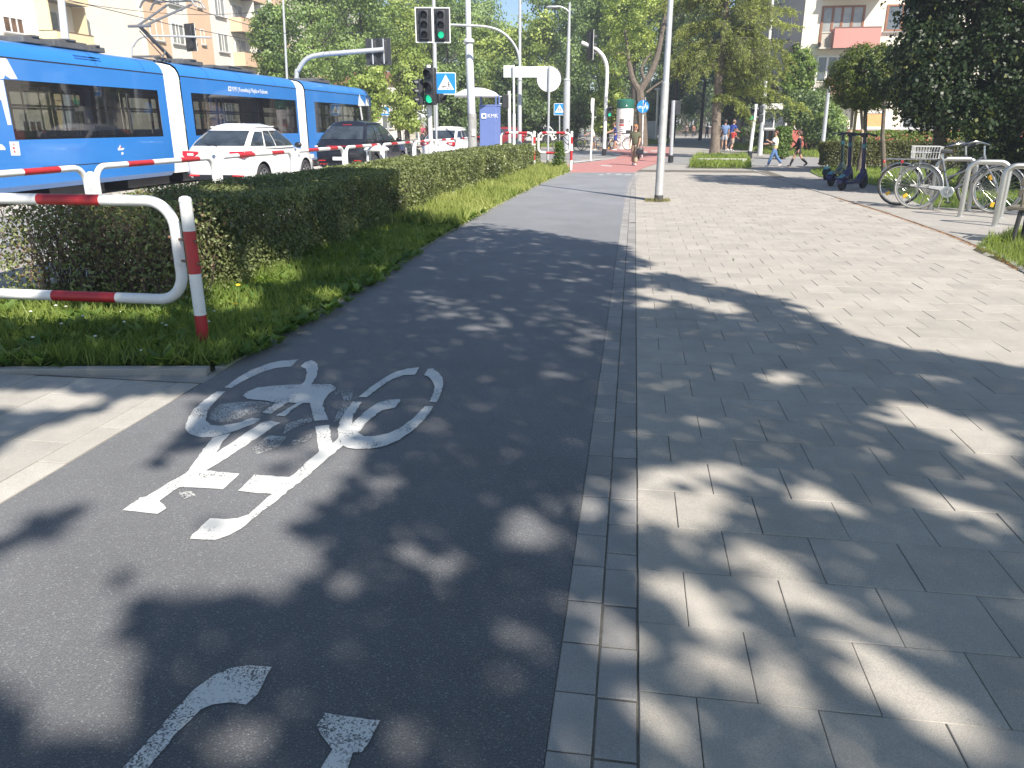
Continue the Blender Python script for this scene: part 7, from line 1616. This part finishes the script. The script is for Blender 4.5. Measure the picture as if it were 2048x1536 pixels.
for k in range(80):
    z = rnd.uniform(3.6, 13.5); a = rnd.uniform(0, 2 * PI); L = (3.6 - z * .17) * rnd.uniform(.7, 1.1); p0 = trk(z); dv = Vector((math.cos(a), math.sin(a), 0))
    spray(p0, [p0 + dv * L * .4 + Vector((0, 0, .25)), p0 + dv * L * .8 + Vector((0, 0, .1)), p0 + dv * L - Vector((0, 0, .4))], .045, 48, rnd.uniform(.3, .75))
tk.build('branches', mat('larch_twig', (0.10, 0.095, 0.055), 0.9, var=0.3), e)
leaves('crown', np.array([tuple(p_) for p_ in NP]), rng.uniform(.07, .17, len(NP)), L_LARCH, e, None, jit=1, aspect=.3, vary=np.array(NV), droop=np.array([tuple(p_) for p_ in ND]), fold=.05)
# climbing greenery and bushes in front of the grey wall and right flats
def bush(px, d, top, bot, wid, n, m, label, sz=.13, name='bush', cat='bush', extra=None):
    b = D(px, d); zt, zb = P3(px, top, d).z, max(0.1, P3(px, bot, d).z); rx = wid * d * cp / FPX / 2; e = empty(name, b, label=label, cat=cat)
    H_ = zt - zb; B = []
    for _ in range(9): a = rnd.uniform(0, 2 * PI); t = rnd.random(); s = rx * rnd.uniform(.4, .62); B.append((math.cos(a) * rx * .5 * (1 - .4 * t), math.sin(a) * rx * .5, zb + H_ * (.2 + .62 * t), s, s, min(s, H_ * .3)))
    P, nr, vv = clumpy(B, int(n / 38) + 5, n, (.14 * rx, .30 * rx), .16); P[:, 2] = np.abs(P[:, 2]); leaves('foliage', P, rng.uniform(sz * .7, sz * 1.4, n), m, e, nr, jit=.55, aspect=.7, vary=vv)
    o = MB()
    for _ in range(7): o.tube([(rnd.gauss(0, .1), rnd.gauss(0, .1), 0), (rnd.gauss(0, rx * .3), rnd.gauss(0, rx * .3), zb + H_ * .4), (rnd.gauss(0, rx * .45), rnd.gauss(0, rx * .4), zb + H_ * .8)], [.05, .035, .012], 6)
    o.build('stem', M_BARKD, e); return e
bush(1570, 53, 58, 215, 85, 9500, leafmat('creeper_leaf', (0.07, 0.14, 0.02), (0.20, 0.28, 0.05), .4), 'tall bright leafy shrub climbing beside the corner of the right flats', .17, 'shrub', 'shrub')
bush(1520, 55, 120, 240, 60, 4200, L_DEEP, 'dim shrub behind the larch sprays', .16, 'shrub', 'shrub')
bush(1612, 48, 188, 312, 135, 17000, L_DEEP, 'large round dark green bush between the walkers and the red plinth', .15)
bush(1648, 47, 212, 315, 85, 8000, L_MAPLE, 'lighter bush hiding the left end of the red plinth', .14)
bush(1500, 50, 205, 312, 45, 2600, L_DEEP, 'dark shrub by the slim post with the green light', .14)
bush(1560, 60, 160, 215, 70, 2600, L_YEL, 'pale yellowish shrub under the bright climbing one', .15)
# ball crowned young tree with stakes
b = G(1716, 346); db = b.x * -sy + b.y * cy; e = empty('tree', b, label='young ball crowned tree held by wooden stakes behind the scooters', cat='tree')
o = MB(); o.tube([(0, 0, 0), (.05, 0, 1.2), rel(P3(1732, 205, db), b)], [.085, .075, .065], 10); o.build('trunk', M_BARK, e)
c_ = rel(P3(1737, 156, db), b); u = db / FPX
P, nr, vv = clumpy([(c_[0], 0, c_[2], 72 * u, 70 * u, 58 * u), (c_[0] - .25, -.2, c_[2] - .2, 50 * u, 50 * u, 40 * u), (c_[0] + .6, .2, c_[2] + .1, 52 * u, 52 * u, 46 * u)], 420, 30000, (.14, .28), .10)
leaves('crown', P, rng.uniform(.05, .105, len(P)), leafmat('globe_maple_leaf', (0.045, 0.080, 0.014), (0.19, 0.23, 0.045), .35), e, nr, jit=.55, aspect=.6, vary=vv)
for (pa, pb) in (((1694, 350), (1706, 212)), ((1730, 352), (1722, 215)), ((1700, 340), (1714, 205))):
    g = G(*pa); o = MB(); o.tube([rel(g, b), rel(P3(pb[0], pb[1], db), b)], .05, 8); o.build('stake', mat('stake_wood', (0.36, 0.29, 0.19), 0.85, var=0.2), e)
b = G(1768, 350); db = b.x * -sy + b.y * cy; e = empty('tree', b, label='second young tree with thin trunk behind the stakes', cat='tree')
o = MB(); o.tube([(0, 0, 0), rel(P3(1765, 270, db), b), rel(P3(1770, 190, db), b)], [.09, .07, .05], 10); o.build('trunk', M_BARK, e)
c_ = rel(P3(1795, 150, db), b); P, nr, vv = clumpy([(c_[0], .6, c_[2], 1.25, 1.2, 1.0)], 130, 9000, (.14, .28), .12)
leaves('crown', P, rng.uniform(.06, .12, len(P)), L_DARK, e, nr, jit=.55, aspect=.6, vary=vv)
# big dark linden on the right
b = D(1862, 19.5); e = empty('tree', b, label='large dark shady linden hanging over the bicycle stands', cat='tree')
o = MB(); o.tube(bez([(0, 0, 0), (.02, 0, .8), (.0, 0, 1.8), (.35, .1, 3.4), (.5, 0, 6)], 4), [.19, .17, .16, .155, .15, .15, .15, .145, .14, .14, .13, .13, .12, .11, .10, .09, .08], 12)
for k in range(9): a = rnd.uniform(0, 2 * PI); z = rnd.uniform(1.9, 5); L = rnd.uniform(1.6, 3.0) if math.cos(a) > .25 else rnd.uniform(.8, 1.3); o.tube(bez([(.1, 0, z), (math.cos(a) * L * .5, math.sin(a) * L * .5, z + L * .35), (math.cos(a) * L, math.sin(a) * L, z + L * .45)], 4), [.07 - .006 * i for i in range(9)], 6)
o.build('trunk', M_BARKD, e)
cx_, cy_ = 1.9, 0.4; B = []
for (px_, py_, r_, dd) in ((1850, 40, 55, 0), (1830, 100, 38, -.6), (1880, 120, 60, .3), (1850, 170, 46, -.3), (1920, 60, 75, .6), (1950, 150, 85, 0), (1900, 205, 52, -.5), (1985, 215, 60, .5), (2030, 110, 90, -.4), (2060, 240, 75, .2), (2130, 180, 110, 0), (1935, 232, 40, -1.0), (1845, 212, 26, .2), (1925, -40, 90, 0), (2040, -80, 110, .5), (1870, -90, 80, -.2), (2150, 20, 120, .3), (1990, -200, 130, 0), (2080, 300, 45, 1.0), (2000, 290, 30, 1.4), (1815, 225, 24, -.3), (1870, 245, 30, .4), (1990, 262, 45, 1.2), (2045, 330, 45, 1.6), (2100, 370, 50, 1.5)):
    p_ = rel(P3(px_, py_, 19.5 + dd), b); s = r_ * 19.5 / FPX; B.append((*p_, s, s * 1.05, s))
P, nr, vv = clumpy(B, 1300, 80000, (.16, .40), .25)
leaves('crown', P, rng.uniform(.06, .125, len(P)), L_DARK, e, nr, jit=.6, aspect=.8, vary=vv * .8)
hp_, hd_ = [], []
for _ in range(1500):
    k = rng.integers(0, len(B)); a = rnd.uniform(0, 2 * PI); q_ = B[k]; P0 = (q_[0] + math.cos(a) * q_[3] * .95, q_[1] + math.sin(a) * q_[3] * .95, q_[2] + rnd.uniform(-1, .4) * q_[3]); hp_.append(P0); hd_.append((math.cos(a) * .6, math.sin(a) * .6, -1.2))
leaves('hanging_leaves', hp_, rng.uniform(.07, .14, 1500), leafmat('linden_bract', (0.05, 0.075, 0.02), (0.20, 0.21, 0.07), .35), e, None, jit=.8, aspect=.6, droop=np.array(hd_))
# white flowering shrub by the stands
b = D(1950, 20.5); e = empty('flowering_shrub', b, label='shrub with white blossom behind the bicycle handlebars', cat='shrub')
u = 20.5 / FPX; c_ = rel(P3(1955, 296, 20.5), b); P, nr, vv = clumpy([(0, 0, c_[2], 36 * u, 34 * u, 30 * u), (.1, .1, c_[2] - .5, 34 * u, 34 * u, 34 * u)], 90, 4200, (.10, .22), .15)
leaves('foliage', P, rng.uniform(.05, .1, len(P)), L_DEEP, e, nr, jit=.6, aspect=.7, vary=vv)
k = (rng.random(len(P)) < .30) & (P[:, 2] > c_[2] - .2); leaves('blossom', P[k] + nr[k] * .03, rng.uniform(.05, .10, k.sum()), leafmat('white_petal', (0.62, 0.60, 0.55), (0.80, 0.78, 0.74), .3), e, nr[k], jit=.5, aspect=.9)
o = MB(); [o.tube([(rnd.gauss(0, .06), rnd.gauss(0, .06), 0), (rnd.gauss(0, .25), rnd.gauss(0, .2), c_[2])], [.025, .01], 6) for _ in range(8)]; o.build('stem', M_BARKD, e)

# ------------------------------------------------------------------ the lindens that stand beside the photographer and shade the foreground
# light patches on the ground, as (column, row, half width, half height, tilt) of the photograph
PATCH = [(60, 960, 330, 75, -25), (330, 1000, 210, 70, -25), (90, 1250, 150, 150, 0), (150, 1380, 120, 100, 0), (560, 1010, 190, 45, -35), (500, 1120, 140, 60, 0), (230, 1120, 250, 25, -8), (330, 1165, 90, 28, 10), (215, 880, 130, 40, -20), (60, 800, 120, 22, 0), (300, 815, 120, 14, -12), (640, 880, 90, 18, -20),
 (490, 860, 90, 30, -30), (730, 985, 60, 40, 0), (850, 840, 40, 10, 30), (880, 600, 65, 16, 12), (950, 635, 70, 18, 12), (1130, 655, 70, 20, 15), (1150, 640, 30, 10, 0), (820, 640, 30, 8, 0), (930, 480, 55, 6, 4), (960, 500, 30, 5, 0), (1185, 530, 40, 7, 10), (1160, 560, 30, 6, 0), (1010, 460, 60, 4, 0),
 (1330, 500, 60, 12, 12), (1300, 540, 40, 8, 0), (1330, 590, 60, 12, 8), (1420, 610, 70, 12, 10), (1300, 610, 30, 9, 0), (1560, 755, 45, 9, 5), (1890, 850, 120, 26, 14), (1990, 900, 60, 20, 20), (1800, 820, 60, 10, 5), (1340, 1000, 95, 55, 8), (1410, 975, 60, 50, 0), (1660, 1000, 90, 18, 12), (1900, 1010, 110, 18, 14),
 (1470, 1110, 120, 36, 18), (1560, 1150, 80, 34, 35), (1420, 1060, 60, 20, 0), (1330, 1170, 60, 30, 30), (1600, 1200, 120, 40, 25), (1480, 1300, 130, 62, 45), (1560, 1370, 90, 48, 30), (1700, 1330, 90, 50, 40), (1840, 1400, 130, 38, 38), (1960, 1470, 110, 26, 25), (1250, 1285, 45, 34, 20), (1225, 1290, 40, 20, 0), (1380, 1350, 40, 40, 0), (1330, 1430, 70, 45, 25), (1620, 1500, 130, 40, 10), (1400, 1500, 60, 30, 0), (1800, 1275, 60, 26, 20), (1040, 1040, 40, 18, 0), (1080, 1080, 50, 20, 0), (590, 1420, 28, 30, 0), (800, 1490, 40, 30, 0), (500, 1520, 40, 30, 0), (420, 1490, 30, 30, 0), (960, 1510, 50, 20, 0), (690, 1170, 40, 25, 0), (1180, 1010, 30, 40, 0),
 (150, 480, 120, 25, 0), (60, 420, 130, 22, 0), (250, 540, 60, 30, 0), (330, 470, 40, 20, 0), (200, 400, 90, 14, 0), (440, 500, 40, 14, 0), (600, 420, 40, 10, 0), (520, 560, 30, 18, 0), (470, 610, 50, 26, 0), (250, 640, 120, 14, 0), (60, 640, 90, 20, 0), (420, 580, 60, 16, 0), (560, 560, 40, 20, 0), (650, 600, 30, 10, 0), (300, 420, 70, 16, -8), (30, 600, 60, 20, 0)]
EDGE = [(-400, 400), (100, 395), (350, 345), (560, 330), (735, 318), (745, 395), (770, 440), (880, 455), (950, 452), (1060, 462), (1150, 478), (1240, 490), (1330, 545), (1450, 578), (1570, 602), (1660, 650), (1760, 690), (1900, 715), (2060, 735), (2400, 760)]
def edge(x):
    for (a, b_), (c, d) in zip(EDGE, EDGE[1:]):
        if a <= x <= c: return b_ + (d - b_) * (x - a) / (c - a)
    return 760
def lit(px, py):
    if py < edge(px): return True
    if py > 720 and px > 1000 and mnoise.noise(Vector((px * .016, py * .026, 7))) > .52: return rnd.random() < .8
    if px > 1290 and py > 940 and mnoise.noise(Vector((px * .013, py * .022, 1))) < -.22: return False
    for i_, (cx2, cy2, rx2, ry2, t) in enumerate(PATCH):
        a = R(t); dx, dy = px - cx2, py - cy2; u_, v_ = dx * math.cos(a) + dy * math.sin(a), -dx * math.sin(a) + dy * math.cos(a)
        if (u_ / (rx2 * 1.12)) ** 2 + (v_ / (ry2 * 1.12)) ** 2 < 1: return rnd.random() < (0.5 if 12 <= i_ < 25 else 1.0)
    return False
CT = 1 / math.tan(SUN_EL)
hp_ = []; 
GS = 0.06
cells = [(i, j) for i in range(int(16.5 / GS)) for j in range(int(15.0 / GS))]
for (ci_, cj_) in cells:
    gx, gy = -7.2 + (ci_ + rnd.random()) * GS, -1.0 + (cj_ + rnd.random()) * GS
    px, py = proj((gx, gy, 0))
    inside_frame = -150 < px < 2200 and 300 < py < 1600
    w_ = mnoise.noise(Vector((gx * 2.3, gy * 2.3, 0)))
    if inside_frame:
        if lit(px + rnd.gauss(0, 4), py + rnd.gauss(0, 3)): continue
    elif gy > (5.4 - 0.55 * (gx - 3.4) if px > 1000 else 1.5): continue
    elif w_ > 0.12: continue
    if rnd.random() > (0.97 if mnoise.noise(Vector((gx * 2.2, gy * 2.2, 4))) > -0.45 else 0.45): continue
    hgt = 6.6 + 3.6 * rnd.random() if gy < 9 else 7.0 + 2.6 * rnd.random()
    P_ = (gx - SHX * CT * hgt, gy - SHY * CT * hgt, hgt)
    q_ = proj(P_)
    if P_[1] > 0.5 and q_[1] > -130 and -300 < q_[0] < 2350: continue
    hp_.append(P_)
hp_ = np.array(hp_)
# two trees share these leaves: the one further ahead and the one behind
cut = hp_[:, 1] - 0.35 * hp_[:, 0] > -0.8
for k, (sel, base, lab) in enumerate(((cut, (6.0, -6.5, 0), 'linden standing just behind the photographer, out of the picture'), (~cut, (9.5, -4.0, 0), 'linden behind the photographer, out of the picture'))):
    e = empty('tree', base, label=lab, cat='tree', group='lindens along the pavement behind the photographer'); o = MB(); Q = hp_[sel] - np.array(base)
    if len(Q) == 0: continue
    o.tube(bez([(0, 0, 0), (.05, 0, 1.5), (-.1, .1, 3.2), (-.4, .3, 5.5), (-.7, .5, 8.0)], 4), [.20 - .009 * i for i in range(17)], 12)
    gxy = hp_[sel][:, :2] + np.array([SHX, SHY]) * CT * hp_[sel][:, 2:3]; back = Q[(gxy[:, 1] < 0.2) | (gxy[:, 0] > 0.78 * gxy[:, 1] + 0.3)]
    for j in range(9 if len(back) else 0): t_ = (back)[rng.integers(0, len(back))]; st = Vector((-.2, .1, rnd.uniform(3.0, 4.6))); en = Vector(t_); md = st.lerp(en, .5) + Vector((0, 0, .5)); o.tube(bez([st, md, en], 5), [.028 - .0024 * i for i in range(11)], 6)
    o.build('trunk', M_BARK, e)
    leaves('crown', Q, rng.uniform(.11, .175, len(Q)), L_MAPLE, e, np.tile(np.array([[-SHX * .7, -SHY * .7, .8]]), (len(Q), 1)), jit=.45, aspect=.85)

# unseen linden added outside the right edge to shade the far end of the stands
e = empty('tree', (13.2, 11.6, 0), label='unseen linden added outside the right edge to shade the bicycle stands', cat='tree', group='lindens along the pavement behind the photographer')
o = MB(); o.tube(bez([(0, 0, 0), (.05, 0, 1.5), (-.1, .1, 3.2), (-.4, .3, 6.0)], 4), [.20 - .009 * i for i in range(13)], 12)
for j in range(9): a = rnd.uniform(0, 2 * PI); o.tube(bez([(-.1, .1, rnd.uniform(2.5, 4)), (math.cos(a) * .8, math.sin(a) * .8, 5), (math.cos(a) * 1.8, math.sin(a) * 1.8, 5.8)], 4), [.06 - .006 * i for i in range(9)], 6)
o.build('trunk', M_BARK, e)
P, nr, vv = clumpy([(-1.2, 1.4, 5.6, 2.0, 1.7, 1.3), (-.3, .3, 5.8, 1.6, 1.8, 1.5), (.8, .8, 5.0, 1.6, 1.8, 1.4), (-.6, 2.6, 5.0, 1.3, 1.2, 1.0)], 260, 15000, (.2, .45), .3)
leaves('crown', P, rng.uniform(.08, .15, len(P)), L_MAPLE, e, nr, jit=.6, aspect=.8, vary=vv)
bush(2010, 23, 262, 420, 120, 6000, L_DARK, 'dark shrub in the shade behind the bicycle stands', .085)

# ------------------------------------------------------------------ a little summer haze
o = MB(); o.box((0, 108, 12), (304, 311, 27)); hz = o.build('haze', bpy.data.materials.new('haze'), smooth=False); tag(hz, kind='stuff')
m = hz.data.materials[0]; m.use_nodes = True; N, L = nodes_of(m); N.remove(N['Principled BSDF'])
pv = N.new('ShaderNodeVolumePrincipled'); pv.inputs['Color'].default_value = (0.86, 0.91, 1.0, 1); pv.inputs['Density'].default_value = 0.0018; pv.inputs['Anisotropy'].default_value = 0.3
L.new(pv.outputs[0], N['Material Output'].inputs['Volume'])
